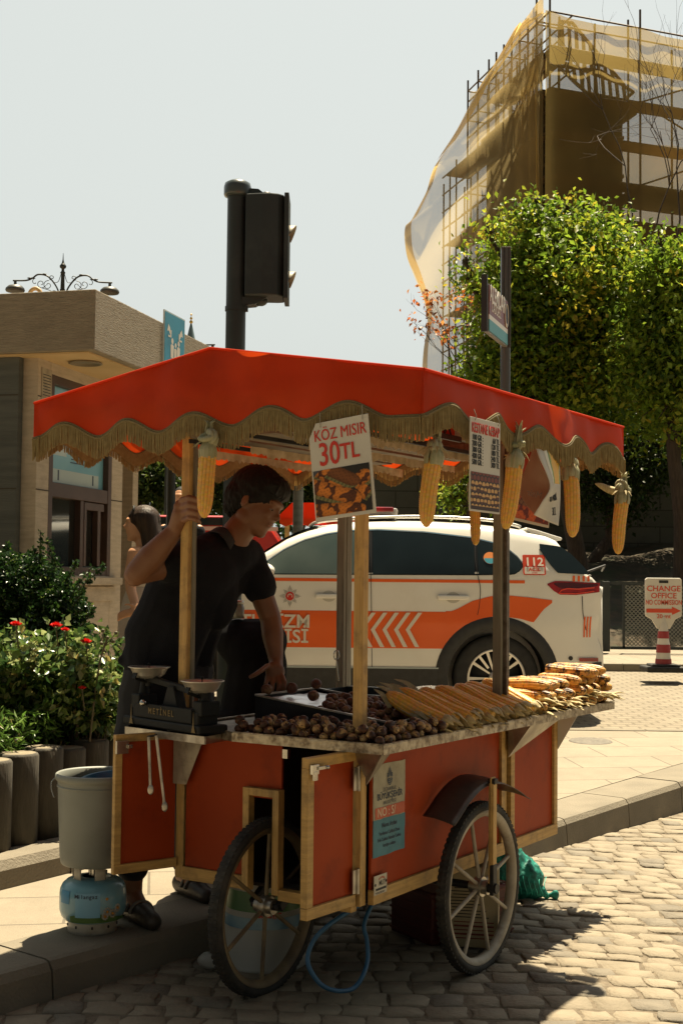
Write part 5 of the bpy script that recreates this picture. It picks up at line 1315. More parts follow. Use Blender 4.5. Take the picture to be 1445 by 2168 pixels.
# polo shirt
s = MB()
hipL, hipR = at(300, 1400, 5.0), at(395, 1420, 5.18)
limb(s, [at(318, 1405, 5.02), at(330, 1340, 5.02), at(372, 1260, 5.02), Rsh + Vector((.02, .02, -.03))], [.105, .112, .120, .085])
limb(s, [at(392, 1425, 5.14), at(400, 1350, 5.14), at(440, 1260, 5.14), Lsh + Vector((-.03, 0, -.03))], [.105, .108, .110, .080])
limb(s, [at(350, 1400, 5.03), at(372, 1310, 5.04), at(432, 1210, 5.06), neckb + Vector((-.01, 0, -.06))], [.125, .135, .135, .095])
s.ell(at(452, 1250, 5.08), (.10, .10, .16))
limb(s, [neckb + Vector((-.05, 0, -.03)), Rsh], [.08, .074]); limb(s, [neckb + Vector((.02, 0, -.05)), Lsh], [.076, .072])
hemR = Rsh.lerp(Relb, .50); limb(s, [Rsh, hemR], [.076, .068])
hemL = Lsh.lerp(Lelb, .50) + Vector((.004, 0, 0)); limb(s, [Lsh, hemL], [.072, .066])
s.cone(at(258, 1398, 5.0), at(285, 1385, 5.02), .018, .05)
def wrinkle(V):
    out = V.copy()
    for i in range(0, len(V)):
        x, y, z = V[i]; n = math.sin((x*9 + z*26 + 3*mnoise.noise(Vector((x*4, y*4, z*4))))) * .0035 + mnoise.noise(Vector((x*14, y*10, z*18))) * .007
        out[i] = (x + n, y - n, z)
    return out
organic('polo_shirt', s, SHIRT, man, voxel=.006, smooth=8, deform=wrinkle)
# collar
def ring(c, ax, rad, tube, a0, a1, n=20, sq=1.0):
    ax = hat(ax); e1 = ax.cross(Vector((0, 1, 0))).normalized(); e2 = ax.cross(e1); return [Vector(c) + e1*math.cos(t)*rad + e2*math.sin(t)*rad*sq for t in [a0 + (a1-a0)*i/n for i in range(n+1)]]
cm = MB(); nb = at(486, 1143, 5.10); fw = Vector((.75, -.5, -.1)).normalized(); upn = (Hc - neckb).normalized(); sd = upn.cross(fw).normalized()
pts = [nb + fw*math.cos(t)*.070 + sd*math.sin(t)*.070 + upn*(.004 - .05*max(0, math.cos(t))**2) for t in [R(28 + 304*i/24) for i in range(25)]]
cm.grid(lambda u, v: pts[int(round(u*24))] + (pts[int(round(u*24))] - nb).normalized()*(.002 + .016*v) + upn*(.016 - .034*v), 24, 4)
cm.build('collar', mat('collar_cloth', (.030, .028, .030, 1), (.02, .019, .021, 1), scale=9, rough=.9, bump=.2), man, world=True, solid=.003)
# trousers and shoes
t = MB(); limb(t, [at(325, 1440, 5.03), at(300, 1560, 5.02), Rk + Vector((0, 0, -.02)), Ra + Vector((0, 0, .06))], [.125, .108, .080, .062]); limb(t, [at(385, 1450, 5.14), at(395, 1560, 5.2), Lk, La + Vector((0, 0, .06))], [.125, .105, .080, .062])
t.ell(at(350, 1430, 5.08), (.15, .12, .09)); t.cone(at(335, 1415, 5.04), at(395, 1425, 5.14), .11, .11)
organic('trousers', t, TROU, man, voxel=.007, smooth=6, deform=wrinkle)
SHOE = mat('dark_leather', (.018, .014, .012, 1), (.04, .03, .022, 1), scale=14, rough=.5, bump=.2)
for a in (aR, aL):
    sh = MB(); limb(sh, [Vector((a.x, a.y, .172)) - fd*.03, Vector((a.x, a.y, .170)) + fd*.10, Vector((a.x, a.y, .160)) + fd*.185], [.040, .042, .033])
    def flatten(V): 
        V = V.copy(); V[:, 2] = np.maximum(V[:, 2], .134); return V
    so_ = organic('shoe', sh, SHOE, man, voxel=.006, smooth=4, deform=flatten)
    st = MB(); 
    for k in (0.05, .085): q = Vector((a.x, a.y, .0)) + fd*k; sdv = Vector((-fd.y, fd.x, 0)); st.tube([q + sdv*(.046*math.cos(w_)) + Vector((0, 0, .165 + .046*math.sin(w_))) for w_ in [R(10 + 16*i) for i in range(11)]], .006, 6, flat=1.8)
    st.build('shoe_strap', mat('grey_strap', (.16, .15, .13, 1), rough=.6), man, world=True)

# ---- woman with long hair beyond the kiosk
WD = 8.25; wz = gz(WD); wp = at(302, 1200, WD); wp.z = wz
wo_ = thing('person', 'woman with long dark hair, bare shoulder and white skirt standing by the kiosk', 'person', wp)
SKW = skinmat('fair_skin', (.62, .33, .18, 1), (.55, .28, .15, 1))
wh_ = head_solids(at(299, 1110, WD), Vector((-1, -.15, .02)), Vector((0, 0, 1)), .98)
b = MB(); b.v, b.f, b.mi, b.sm = wh_.v, wh_.f, wh_.mi, wh_.sm
X = lambda u, v, d=0: at(u, v, WD + d)
limb(b, [X(305, 1160), X(303, 1128)], [.052, .045]); limb(b, [X(300, 1330), X(300, 1270), X(302, 1200), X(304, 1165)], [.10, .082, .10, .055])
limb(b, [X(300, 1175, -.1), X(286, 1172, -.16), X(276, 1215, -.17), X(278, 1250, -.2), X(288, 1285, -.26)], [.055, .046, .038, .032, .026])
limb(b, [X(305, 1175, .1), X(305, 1175, .15), X(304, 1225, .18), X(300, 1270, .18), X(296, 1300, .12)], [.055, .046, .038, .032, .026])
for q0 in (X(296, 1290, -.28), X(300, 1306, .10)):
    b.ell(q0 + Vector((-.04, 0, -.02)), (.045, .02, .03))
    for i in range(4): finger(b, [q0 + Vector((-.07, 0, -.005 - .012*i)), q0 + Vector((-.10, 0, -.012 - .013*i)), q0 + Vector((-.12, 0, -.022 - .013*i)), q0 + Vector((-.13, 0, -.034 - .012*i))], .008)
    finger(b, [q0 + Vector((-.03, 0, .01)), q0 + Vector((-.055, -.01, .028)), q0 + Vector((-.075, -.01, .030)), q0 + Vector((-.088, -.01, .025))], .009)
gl = wz
for s_ in (-.09, .09): limb(b, [X(300, 1340, s_), Vector((wp.x, WD + s_, gl + .48)), Vector((wp.x, WD + s_, gl + .07)), Vector((wp.x - .13, WD + s_, gl + .025))], [.09, .055, .036, .026])
organic('body', b, SKW, wo_, voxel=.007, smooth=5)
P = wh_.P
h = MB(); h.ell(P(-.018, 0, .030), (.104, .085, .094), wh_.frameM, n=18, m=12)
hc_ = [X(311, 1098), X(320, 1125), X(324, 1160), X(322, 1188), X(318, 1202)]
for d_ in (-.06, 0, .06): limb(h, [q + Vector((0, d_, 0)) for q in hc_], [.075, .062, .056, .045, .022])
for k in range(26):
    y = g.uniform(-.09, .09); h.cone(X(322 + g.uniform(-14, 10), 1150, y), X(322 + g.uniform(-16, 8), 1195 + g.uniform(-6, 16), y), .014, .006, n=6)
for y in (.06, -.06): h.cone(P(.02, y, .05), P(-.03, y*1.2, -.05), .03, .035)
organic('hair', h, HAIRB, wo_, voxel=.007, smooth=4)
m = MB(); m.tube([P(.05, .06*math.cos(R(a)), .085 + .030*math.sin(R(a))) for a in range(0, 181, 20)], .007, 6); m.build('sunglasses', BLACKI, wo_, world=True)
s = MB(); limb(s, [X(301, 1265), X(302, 1215), X(303, 1192)], [.095, .108, .104]); organic('white_top', s, mat('cream_cloth', (.62, .56, .46, 1), (.55, .49, .40, 1), scale=5, rough=.85, bump=.1), wo_, voxel=.008, smooth=5)
sk = MB(); c0 = Vector((X(299, 1250).x, WD, 0)); prof = [(.105, X(299, 1244).z), (.135, X(299, 1265).z), (.165, X(299, 1310).z), (.18, gl + .75), (.20, gl + .45), (.19, gl + .45)]
vs = []; n_ = 48
for (r_, z) in prof:
    for k in range(n_):
        a = 2*PI*k/n_; f_ = 1 + .06*math.sin(9*a) * (1 if z < 1.2 else .4); vs.append((c0.x + r_*f_*math.cos(a)*.82, c0.y + r_*f_*math.sin(a), z))
sk.add(vs, [(i*n_+k, i*n_+(k+1) % n_, (i+1)*n_+(k+1) % n_, (i+1)*n_+k) for i in range(len(prof)-1) for k in range(n_)], 0, True); sk.build('white_skirt', mat('white_skirt_cloth', (.78, .72, .62, 1), (.70, .64, .54, 1), scale=4, rough=.85, bump=.1, transl=.4), wo_, world=True)

# ---- small far pedestrian behind the vendor's hand
pz = gz(14.5); pp = at(384, 1150, 14.5); pp.z = pz
ped = thing('person', 'distant dark haired pedestrian whose head shows behind the gripping hand', 'person', pp)
ph = head_solids(Vector((pp.x, 14.5, pz + 1.70)) if False else at(384, 1055, 14.5), Vector((-.3, -1, 0)), Vector((0, 0, 1)), 1.1)
b = MB(); b.v, b.f, b.mi, b.sm = ph.v, ph.f, ph.mi, ph.sm; hz = at(384, 1055, 14.5)
limb(b, [Vector((pp.x, 14.5, hz.z - .28)), Vector((pp.x, 14.5, hz.z - .06))], [.06, .055]); limb(b, [Vector((pp.x, 14.5, pz + .95)), Vector((pp.x, 14.5, hz.z - .5)), Vector((pp.x, 14.5, hz.z - .28))], [.14, .15, .08])
for s_ in (-1, 1):
    limb(b, [Vector((pp.x + s_*.19, 14.5, hz.z - .34)), Vector((pp.x + s_*.25, 14.5, hz.z - .64)), Vector((pp.x + s_*.24, 14.38, hz.z - .90))], [.055, .042, .03]); limb(b, [Vector((pp.x + s_*.09, 14.5, pz + .92)), Vector((pp.x + s_*.10, 14.5, pz + .5)), Vector((pp.x + s_*.10, 14.5, pz + .08)), Vector((pp.x + s_*.11, 14.36, pz + .04))], [.10, .065, .045, .04])
    b.ell(Vector((pp.x + s_*.24, 14.37, hz.z - .95)), (.03, .03, .05))
    for i in range(4): finger(b, [Vector((pp.x + s_*.24, 14.35 + .018*i, hz.z - .98)), Vector((pp.x + s_*.24, 14.34 + .018*i, hz.z - 1.01)), Vector((pp.x + s_*.235, 14.34 + .018*i, hz.z - 1.03)), Vector((pp.x + s_*.23, 14.34 + .018*i, hz.z - 1.045))], .009)
organic('body', b, SKW, ped, voxel=.010, smooth=4)
h = MB(); h.ell(ph.P(-.016, 0, .040), (.102, .086, .090), ph.frameM, n=16, m=10); organic('hair', h, HAIR, ped, voxel=.01, smooth=2)
s = MB(); limb(s, [Vector((pp.x, 14.5, pz + .95)), Vector((pp.x, 14.5, hz.z - .5)), Vector((pp.x, 14.5, hz.z - .33))], [.16, .175, .11])
for s_ in (-1, 1): limb(s, [Vector((pp.x + s_*.1, 14.5, hz.z - .36)), Vector((pp.x + s_*.19, 14.5, hz.z - .36)), Vector((pp.x + s_*.23, 14.5, hz.z - .54))], [.09, .07, .06])
organic('dark_shirt', s, SHIRT, ped, voxel=.012, smooth=4)
s = MB()
for s_ in (-1, 1): limb(s, [Vector((pp.x + s_*.08, 14.5, pz + .95)), Vector((pp.x + s_*.10, 14.5, pz + .5)), Vector((pp.x + s_*.10, 14.5, pz + .12))], [.12, .085, .07])
organic('trousers', s, TROU, ped, voxel=.012, smooth=4)
# black covered bin with a glass jar, behind the vendor's arm
bx = at(520, 1308, 5.72)
bb = MB(); zt_ = bx.z - .004; bb.ell((bx.x + .02, 5.80, zt_ - .13), (.13, .13, .12), n=20, m=14); bb.cone((bx.x + .05, 5.80, zt_ - .2), (bx.x, 5.8, zt_ - .62), .13, .15); bb.cone((bx.x - .04, 5.80, zt_ - .10), (bx.x + .08, 5.8, zt_ - .10), .10, .10)
bb.cyl((bx.x, 5.8, gz(5.8)), (bx.x, 5.8, zt_ - .4), .17, .15, n=24)
o = organic('black_covered_bin', bb, mat('black_cloth_cover', (.006, .006, .007, 1), (.010, .010, .011, 1), scale=8, rough=.95, spec=.1, bump=.6, bscale=9), None, voxel=.009, smooth=4, world=False, origin=Vector((bx.x, 5.8, gz(5.8))), deform=lambda V: np.column_stack((V[:, 0], V[:, 1], np.minimum(V[:, 2], zt_)))); tag(o, 'black sheeted bin standing behind the vendor arm', 'bin')
jr = thing('glass_jar', 'small lidded glass jar standing on the black covered bin', 'jar', (at(503, 1300, 5.76).x, 5.76, zt_))
m = MB(); m.lathe([(.001, .001), (.026, .001), (.029, .01), (.029, .05), (.024, .058), (.024, .062)], 24); m.build('jar_body', mat('grey_green_glass', (.22, .22, .18, 1), (.16, .16, .12, 1), scale=10, rough=.15), jr)
m = MB(); m.lathe([(.026, .062), (.027, .064), (.027, .078), (.001, .080)], 24); m.build('lid', STEEL, jr)
# ------------------------------------------------------------------ parked tourist police SUV (side on)
CD = 10.9; CZ = gz(10.9) - .006
CARX = at(1283, 1400, CD).x
car = thing('police_car', 'white police SUV with orange stripes and lettering parked side on', 'car', (CARX - 2.3, CD + .93, CZ))
# car local: build in world through functions of photo-measured profile; length axis s = metres forward of the tail
def cx_(s): return CARX - s
HW = .93
def U(u): return CARX - at(u, 1300, CD).x           # photo column -> s
def Z(v, u=900): return at(u, v, CD).z - CZ         # photo row -> height above road
roofp = [(U(1197), Z(1139, 1197)), (U(1150), Z(1125, 1150)), (U(1100), Z(1114, 1100)), (U(1000), Z(1102, 1000)), (U(900), Z(1097, 900)), (U(800), Z(1096, 800)), (U(740), Z(1099, 740)), (U(690), Z(1107, 690)), (U(640), Z(1120, 640)), (U(600), Z(1138, 600)), (U(565), Z(1162, 565)), (U(520), Z(1190, 520)), (U(470), Z(1216, 470)), (U(430), Z(1229, 430)), (U(330), Z(1240, 330)), (U(240), Z(1252, 240)), (U(165), Z(1278, 165)), (U(125), Z(1310, 125))]
LT = U(108)
def interp(pts, x):
    if x <= pts[0][0]: return pts[0][1]
    for a, b in zip(pts[:-1], pts[1:]):
        if x <= b[0]: t = (x - a[0]) / (b[0] - a[0]); return a[1] + (b[1]-a[1]) * t
    return pts[-1][1]
zbelt = lambda s: interp([(0, Z(1216, 1280)), (U(1100), Z(1213, 1100)), (U(560), Z(1215, 560)), (U(430), Z(1230, 430)), (LT, Z(1262, 110))], s)
tailp = [(0.0, .40), (0.0, .55), (.035, .62), (.075, .66), (.065, .80), (.045, .95), (.06, 1.06), (.10, 1.13)]
# top line from tail upward: rear glass
topp = [(.035, Z(1240, 1272)), (.085, Z(1222, 1260)), (.16, Z(1212, 1240)), (U(1215), Z(1182, 1215)), (U(1188), Z(1150, 1188)), (U(1180), Z(1133, 1180))] + roofp[1:] + [(U(112), Z(1345, 112)), (LT, Z(1390, 108))]
def ztop_(s): return interp(topp, s)
zbot_ = lambda s: interp([(0, .33), (.25, .26), (.6, .22), (4.0, .22), (4.4, .25), (LT, .34)], s)
def hw(s, z):
    """half width of the body at (s, z)"""
    plan = HW * (1 - .13 * max(0, (.55 - s) / .55) ** 2.2 - .24 * max(0, (s - (LT - .85)) / .85) ** 2.2)
    zb_ = zbelt(s)
    if z <= zb_: 
        t = (z - .25) / (zb_ - .25); prof = 1 - .035 * (1 - min(1, t*3)) ** 2 - .020 * max(0, t - .55) ** 1 / .45 + .006 * math.sin(PI * min(max((t - .52) / .16, 0), 1))
        return plan * prof
    t = (z - zb_) / max(.05, (ztop_(s) - zb_) + .0)
    tt = (z - zb_) / .50
    return plan * .980 - .20 * tt - .05 * tt * tt
stations = sorted(set([.0, .02, .045, .07, .10, .14, .18, .24] + [.3 + .09 * i for i in range(int((LT - .5) / .09))] + [LT - .14, LT - .08, LT - .04, LT - .01]))
def section(s):
    zt_, zb0 = ztop_(s), zbot_(s); zb_ = min(zbelt(s), zt_ - .015)
    P = []
    for t in (0, .06, .14, .25, .38, .5, .60, .66, .72, .82, .92, 1.0): z = zb0 + (zb_ - zb0) * t; P.append((hw(s, z) - (.03 if t == 0 else 0), z))
    if zt_ - zb_ > .12:
        for t in (.12, .3, .5, .68, .82): z = zb_ + (zt_ - zb_) * t; P.append((hw(s, z), z))
        e = hw(s, zb_ + (zt_ - zb_) * .82)
        P += [(e - .028, zb_ + (zt_-zb_)*.90), (e - .075, zb_ + (zt_-zb_)*.95), (e - .18, zb_ + (zt_-zb_)*.982), (e * .5, zt_ - .001), (0, zt_)]
    else:
        e = hw(s, zb_); h = zt_ - zb_
        P += [(e - .012, zb_ + h*.2), (e - .03, zb_ + h*.4), (e - .06, zb_ + h*.6), (e - .12, zb_ + h*.75), (e - .2, zb_ + h*.85), (e * .72, zb_ + h*.9), (e*.6, zb_ + h*.94), (e*.48, zb_ + h*.97), (e*.3, zb_ + h*.99), (0, zt_)]
    return P
def tail_in(s, z):   # pull tail stations forward by height so the tail leans
    if s > .3: return 0
    return interp([(.3, .0), (.42, .0), (.60, .005), (.68, .055), (.80, .05), (.95, .03), (1.02, .01), (1.2, 0)], z) * (1 - s / .3)
body = MB(); rows = []
for s in stations:
    P = section(s); rows.append([Vector((cx_(s + tail_in(s, z)), CD + HW - y, z + CZ)) for y, z in P] + [Vector((cx_(s + tail_in(s, z)), CD + HW + y, z + CZ)) for y, z in P[::-1][1:]])
nr = len(rows[0]); vs = [p for r_ in rows for p in r_]; ns_ = len(rows)
fs = [(i*nr+j, i*nr+j+1, (i+1)*nr+j+1, (i+1)*nr+j) for i in range(ns_-1) for j in range(nr-1)] + [(i*nr+nr-1, i*nr, (i+1)*nr, (i+1)*nr+nr-1) for i in range(ns_-1)]
fs += [tuple(range(nr)), tuple((ns_-1)*nr + k for k in range(nr))[::-1]]
body.add(vs, fs, 0, True)
CARW = mat('white_car_paint', (.84, .82, .75, 1), (.80, .78, .71, 1), scale=1.5, rough=.28, coat=.6, spec=.5, c3=(.70, .66, .57, 1), c3scale=2.2, c3amt=.3)
ORANGE = mat('orange_vinyl', (.86, .135, .008, 1), (.80, .115, .008, 1), scale=1.5, rough=.35, coat=.3)
CLAD = mat('black_cladding', (.030, .031, .032, 1), (.022, .022, .022, 1), scale=20, rough=.6, bump=.1)
GLASS = mat('tinted_car_glass', (.008, .014, .017, 1), (.016, .026, .030, 1), scale=1.2, rough=.05, spec=.45)
GLASSL = mat('pale_opaque_glass', (.045, .075, .075, 1), (.10, .13, .12, 1), scale=1.3, rough=.05, spec=.5)  # opaque; light coming through the window is painted as paler noise
wheels_s = (U(1052), U(1052) + 2.72); WR = .355; WZ = WR
bobj = body.build('body', CARW, car, world=True)
Mi = WM[car.name].inverted()
cuts = []
for ws in wheels_s:
    for side in (-1, 1):
        c = MB(); y0 = CD - .12 if side < 0 else CD + HW*2 + .12; y1 = CD + .36 if side < 0 else CD + HW*2 - .36
        c.cyl((cx_(ws), y0, CZ + WZ), (cx_(ws), y1, CZ + WZ), .415, n=40); k = c.build('cut', CLAD, car, world=True); cuts.append(k)
        bm_ = bobj.modifiers.new('b', 'BOOLEAN'); bm_.operation = 'DIFFERENCE'; bm_.object = k; bm_.solver = 'EXACT'
me = eval_mesh(bobj); bobj.modifiers.clear(); old = bobj.data; bobj.data = me
for k in cuts: bpy.data.objects.remove(k)
def SP(s, z, off=.004, side=-1):
    y = hw(s, z) + off; return Vector((cx_(s + tail_in(s, z)), CD + HW + side * y, z + CZ))
def skin(name, mt, lo, hi, s0, s1, n=40, m=6, off=.004, parent=None, side=-1):
    """patch following the body side between curves lo(s), hi(s)"""
    q = MB(); q.grid(lambda u, v: SP(s0 + (s1-s0)*u, lo(s0 + (s1-s0)*u) + (hi(s0 + (s1-s0)*u) - lo(s0 + (s1-s0)*u))*v, off, side), n, m); return q.build(name, mt, parent or car, world=True)
def curve(*pts): 
    P = sorted([(U(u), Z(v, u)) for u, v in pts]); return lambda s: interp(P, s)
flat = lambda v: (lambda s: Z(v, 722.5 + 0) )
dlo_top = curve((1108, 1196), (1098, 1182), (1075, 1162), (1045, 1150), (1000, 1139), (900, 1127), (800, 1122), (740, 1124), (690, 1131), (640, 1145), (600, 1164), (575, 1181), (545, 1203))
dlo_bot = curve((1108, 1198), (1095, 1212), (1085, 1215), (1000, 1216), (783, 1215), (560, 1214), (545, 1211))
for side in (-1, 1):
    skin('window_surround', mat('black_window_trim', (.012, .012, .013, 1), rough=.25), lambda s: dlo_bot(s) - .008, lambda s: dlo_top(s) + .008, U(1108), U(545), 60, 6, .003, side=side)
    skin('chrome_strip', mat('blue_chrome_strip', (.22, .38, .50, 1), (.35, .42, .46, 1), scale=3, rough=.25, metal=.6), lambda s: dlo_top(s) + .006, lambda s: dlo_top(s) + .016, U(1106), U(560), 60, 1, .0055, side=side)
    w1 = skin('rear_door_window', GLASS, dlo_bot, dlo_top, U(1004), U(788), 24, 6, .0055, side=side)
    w0 = skin('front_door_window', GLASSL, dlo_bot, dlo_top, U(778), U(560), 24, 6, .0055, side=side)
    w2 = skin('quarter_window', GLASS, dlo_bot, dlo_top, U(1104), U(1012), 14, 6, .0055, side=side)
qw = MB(); q_ = U(1038); zz = Z(1181, 1038)
qw.poly([SP(q_ + .055*math.cos(a), zz + .05*math.sin(a), .008) for a in [2*PI*i/24 for i in range(24)]]); od = qw.build('round_sticker', mat('sticker_orange2', (.80, .25, .05, 1), rough=.5), car, world=True)
qw = MB(); qw.poly([SP(q_ + .050*math.cos(a), zz - .002 + .045*math.sin(a), .0095) for a in [PI + PI*i/14 for i in range(15)]]); qw.build('blue_half', mat('sticker_teal', (.05, .35, .45, 1), rough=.5), car, world=True)
# interior hints seen through the front glass: steering area shapes as frames of seats
m = MB()
def inl(u, v): return (U(u), Z(v, u))
for pts in (((632, 1210), (640, 1180), (660, 1165), (683, 1172), (690, 1195), (690, 1212)), ): 
    m.tube([SP(*inl(u, v), .009) for u, v in pts], .008, 6)
pass
# orange graphics
st_lo = curve((1165, 1372), (945, 1372), (560, 1372), (300, 1372), (120, 1372)); st_hi = curve((948, 1294), (560, 1293), (300, 1292), (120, 1300))
g1 = skin('orange_band', ORANGE, lambda s: Z(1372, 800), lambda s: Z(1294, 800), U(945), U(180), 50, 6, .0035)
# sweep over the wheel arch
hi2 = curve((1170, 1271), (1130, 1266), (1080, 1261), (1040, 1262), (1000, 1272), (970, 1288), (955, 1294), (930, 1294))
lo2 = curve((1170, 1275), (1150, 1290), (1128, 1318), (1100, 1310), (1050, 1303), (1010, 1312), (975, 1335), (955, 1360), (944, 1372), (930, 1372))
skin('orange_sweep', ORANGE, lo2, hi2, U(1168), U(943), 40, 4, .0045)
skin('thin_orange_line', ORANGE, lambda s: Z(1232, 800), lambda s: Z(1226, 800) + .002, U(1110), U(300), 60, 1, .0045)
RTXT = mat('white_vinyl_letter', (.72, .66, .56, 1), rough=.4)
def side_text(body_, u, v, size, mt, bold=.03, xs=1.0, off=.010, al='CENTER', par=None):
    s_, z_ = U(u), Z(v, u); o = SP(s_, z_, off); ux = (SP(s_ - .1, z_, off) - SP(s_ + .1, z_, off)); uy = SP(s_, z_ + .04, off) - SP(s_, z_ - .04, off)
    return text(body_, size, mt, par or car, frame(o, ux, uy), bold=bold, xs=xs, world=True, align=al)
side_text('TURİZM', 583, 1316, .150, RTXT, bold=.018, xs=1.02, off=.016); side_text('POLİSİ', 592, 1348, .150, RTXT, bold=.018, xs=1.02, off=.016)
# chevrons
m = MB()
for k in range(5):
    u0 = 893 - k * 24.5
    for (va, vb, ua, ub) in ((1297, 1333, u0, u0 - 26), (1333, 1370, u0 - 26, u0 - 6)):
        m.add([SP(U(ua), Z(va, ua), .013), SP(U(ua - 9), Z(va, ua), .013), SP(U(ub - 9), Z(vb, ub), .013), SP(U(ub), Z(vb, ub), .013)], [(0, 1, 2, 3)])
m.build('chevron_marks', RTXT, car, world=True)
# police star badge
st = MB(); us, vs_ = 613, 1262; s_, z_ = U(us), Z(vs_, us)
for k in range(8):
    a = 2*PI*k/8 + PI/2; R_ = .095 if k % 2 == 0 else .082
    for j in range(-2, 3):
        b_ = a + j*.13; r1 = R_ * (1 - .16*abs(j)); w_ = .032
        st.add([SP(s_ + .034*math.cos(b_), z_ + .034*math.sin(b_), .007), SP(s_ + r1*.8*math.cos(b_ - w_), z_ + r1*.8*math.sin(b_ - w_), .007), SP(s_ + r1*math.cos(b_), z_ + r1*math.sin(b_), .007), SP(s_ + r1*.8*math.cos(b_ + w_), z_ + r1*.8*math.sin(b_ + w_), .007)], [(0, 1, 2, 3)])
st.build('star_badge', mat('badge_grey', (.12, .11, .10, 1), (.3, .28, .25, 1), scale=90, rough=.4), car, world=True, fixn=False)
st = MB(); st.poly([SP(s_ + .034*math.cos(2*PI*k/24), z_ + .036*math.sin(2*PI*k/24), .008) for k in range(24)]); st.build('badge_disc', mat('badge_red', (.62, .035, .02, 1), rough=.35), car, world=True)
st = MB(); st.tube([SP(s_ + .018*math.cos(t), z_ + .018*math.sin(t), .0095) for t in [R(150 + 240*i/16 - 180) for i in range(17)]], .0035, 5); st.poly([SP(s_ + .006*math.cos(2*PI*k/10+.3) * (1 if k % 2 else .4), z_ + .010 + .006*math.sin(2*PI*k/10+.3) * (1 if k % 2 else .4), .0096) for k in range(10)]); st.build('badge_crescent', RTXT, car, world=True)
# 112 plate
def rrect(u0, v0, u1, v1, off, r=.012):
    s0, s1, z0, z1 = U(u1), U(u0), Z(v1, u0), Z(v0, u0); pts = []
    for (cx0, cz0, a0) in ((s1-r, z1-r, 0), (s0+r, z1-r, 90), (s0+r, z0+r, 180), (s1-r, z0+r, 270)):
        for k in range(5): a = R(a0 + 22.5*k); pts.append(SP(cx0 + r*math.cos(a), cz0 + r*math.sin(a), off))
    return pts
RV_ = mat('red_vinyl', (.62, .06, .02, 1), rough=.35)
m = MB(); m.poly(rrect(1107, 1174, 1155, 1217, .006)); pl = m.build('emergency_sticker', RV_, car, world=True)
m = MB(); m.poly(rrect(1110, 1200, 1152, 1215, .0075, .006)); m.build('white_field', RTXT, car, world=True)
side_text('112', 1131, 1190, .105, RTXT, bold=.018, xs=1.0, off=.010); side_text('ACİL', 1131, 1206, .042, RV_, bold=.03, off=.0105); side_text('ÇAĞRI', 1131, 1213, .016, RV_, bold=.01, off=.0105)
# door cuts, handles, mirrors
SEAM = mat('panel_gap', (.02, .02, .02, 1), rough=.8)
def seam(*pts, r=.0028): 
    m = MB(); m.tube(bez([SP(U(u), Z(v, u), .0035) for u, v in pts], 5), r, 5); return m
sm_ = seam((783, 1122), (784, 1215), (786, 1300), (788, 1412)); sm_.build('door_gap', SEAM, car, world=True)
seam((1008, 1143), (1006, 1180), (1010, 1216), (1016, 1245), (1014, 1280), (1010, 1302)).build('door_gap', SEAM, car, world=True)
seam((1235, 1262), (1240, 1300), (1250, 1335)).build('bumper_gap', SEAM, car, world=True)
seam((560, 1214), (555, 1300), (560, 1412)).build('door_gap', SEAM, car, world=True)
for (ua, ub, v) in ((925, 992, 1265), (667, 724, 1262)):
    s0, s1 = U(ub), U(ua); z_ = Z(v, ua)
    m = MB(); m.box((0, 0, 0), (s1 - s0, .026, .038)); V = SP((s0+s1)/2, z_, .022); hd = m.build('door_handle', CARW, car, bevel=.010); hd.location = Mi @ V
    m = MB(); m.poly([SP((s0+s1)/2 + .06*math.cos(2*PI*k/20), z_ + .045*math.sin(2*PI*k/20), .0042) for k in range(20)]); m.build('handle_recess_shade', mat('recess_shade', (.5, .48, .43, 1), rough=.4), car, world=True)  # flat disc, shade of the handle hollow painted into its tone
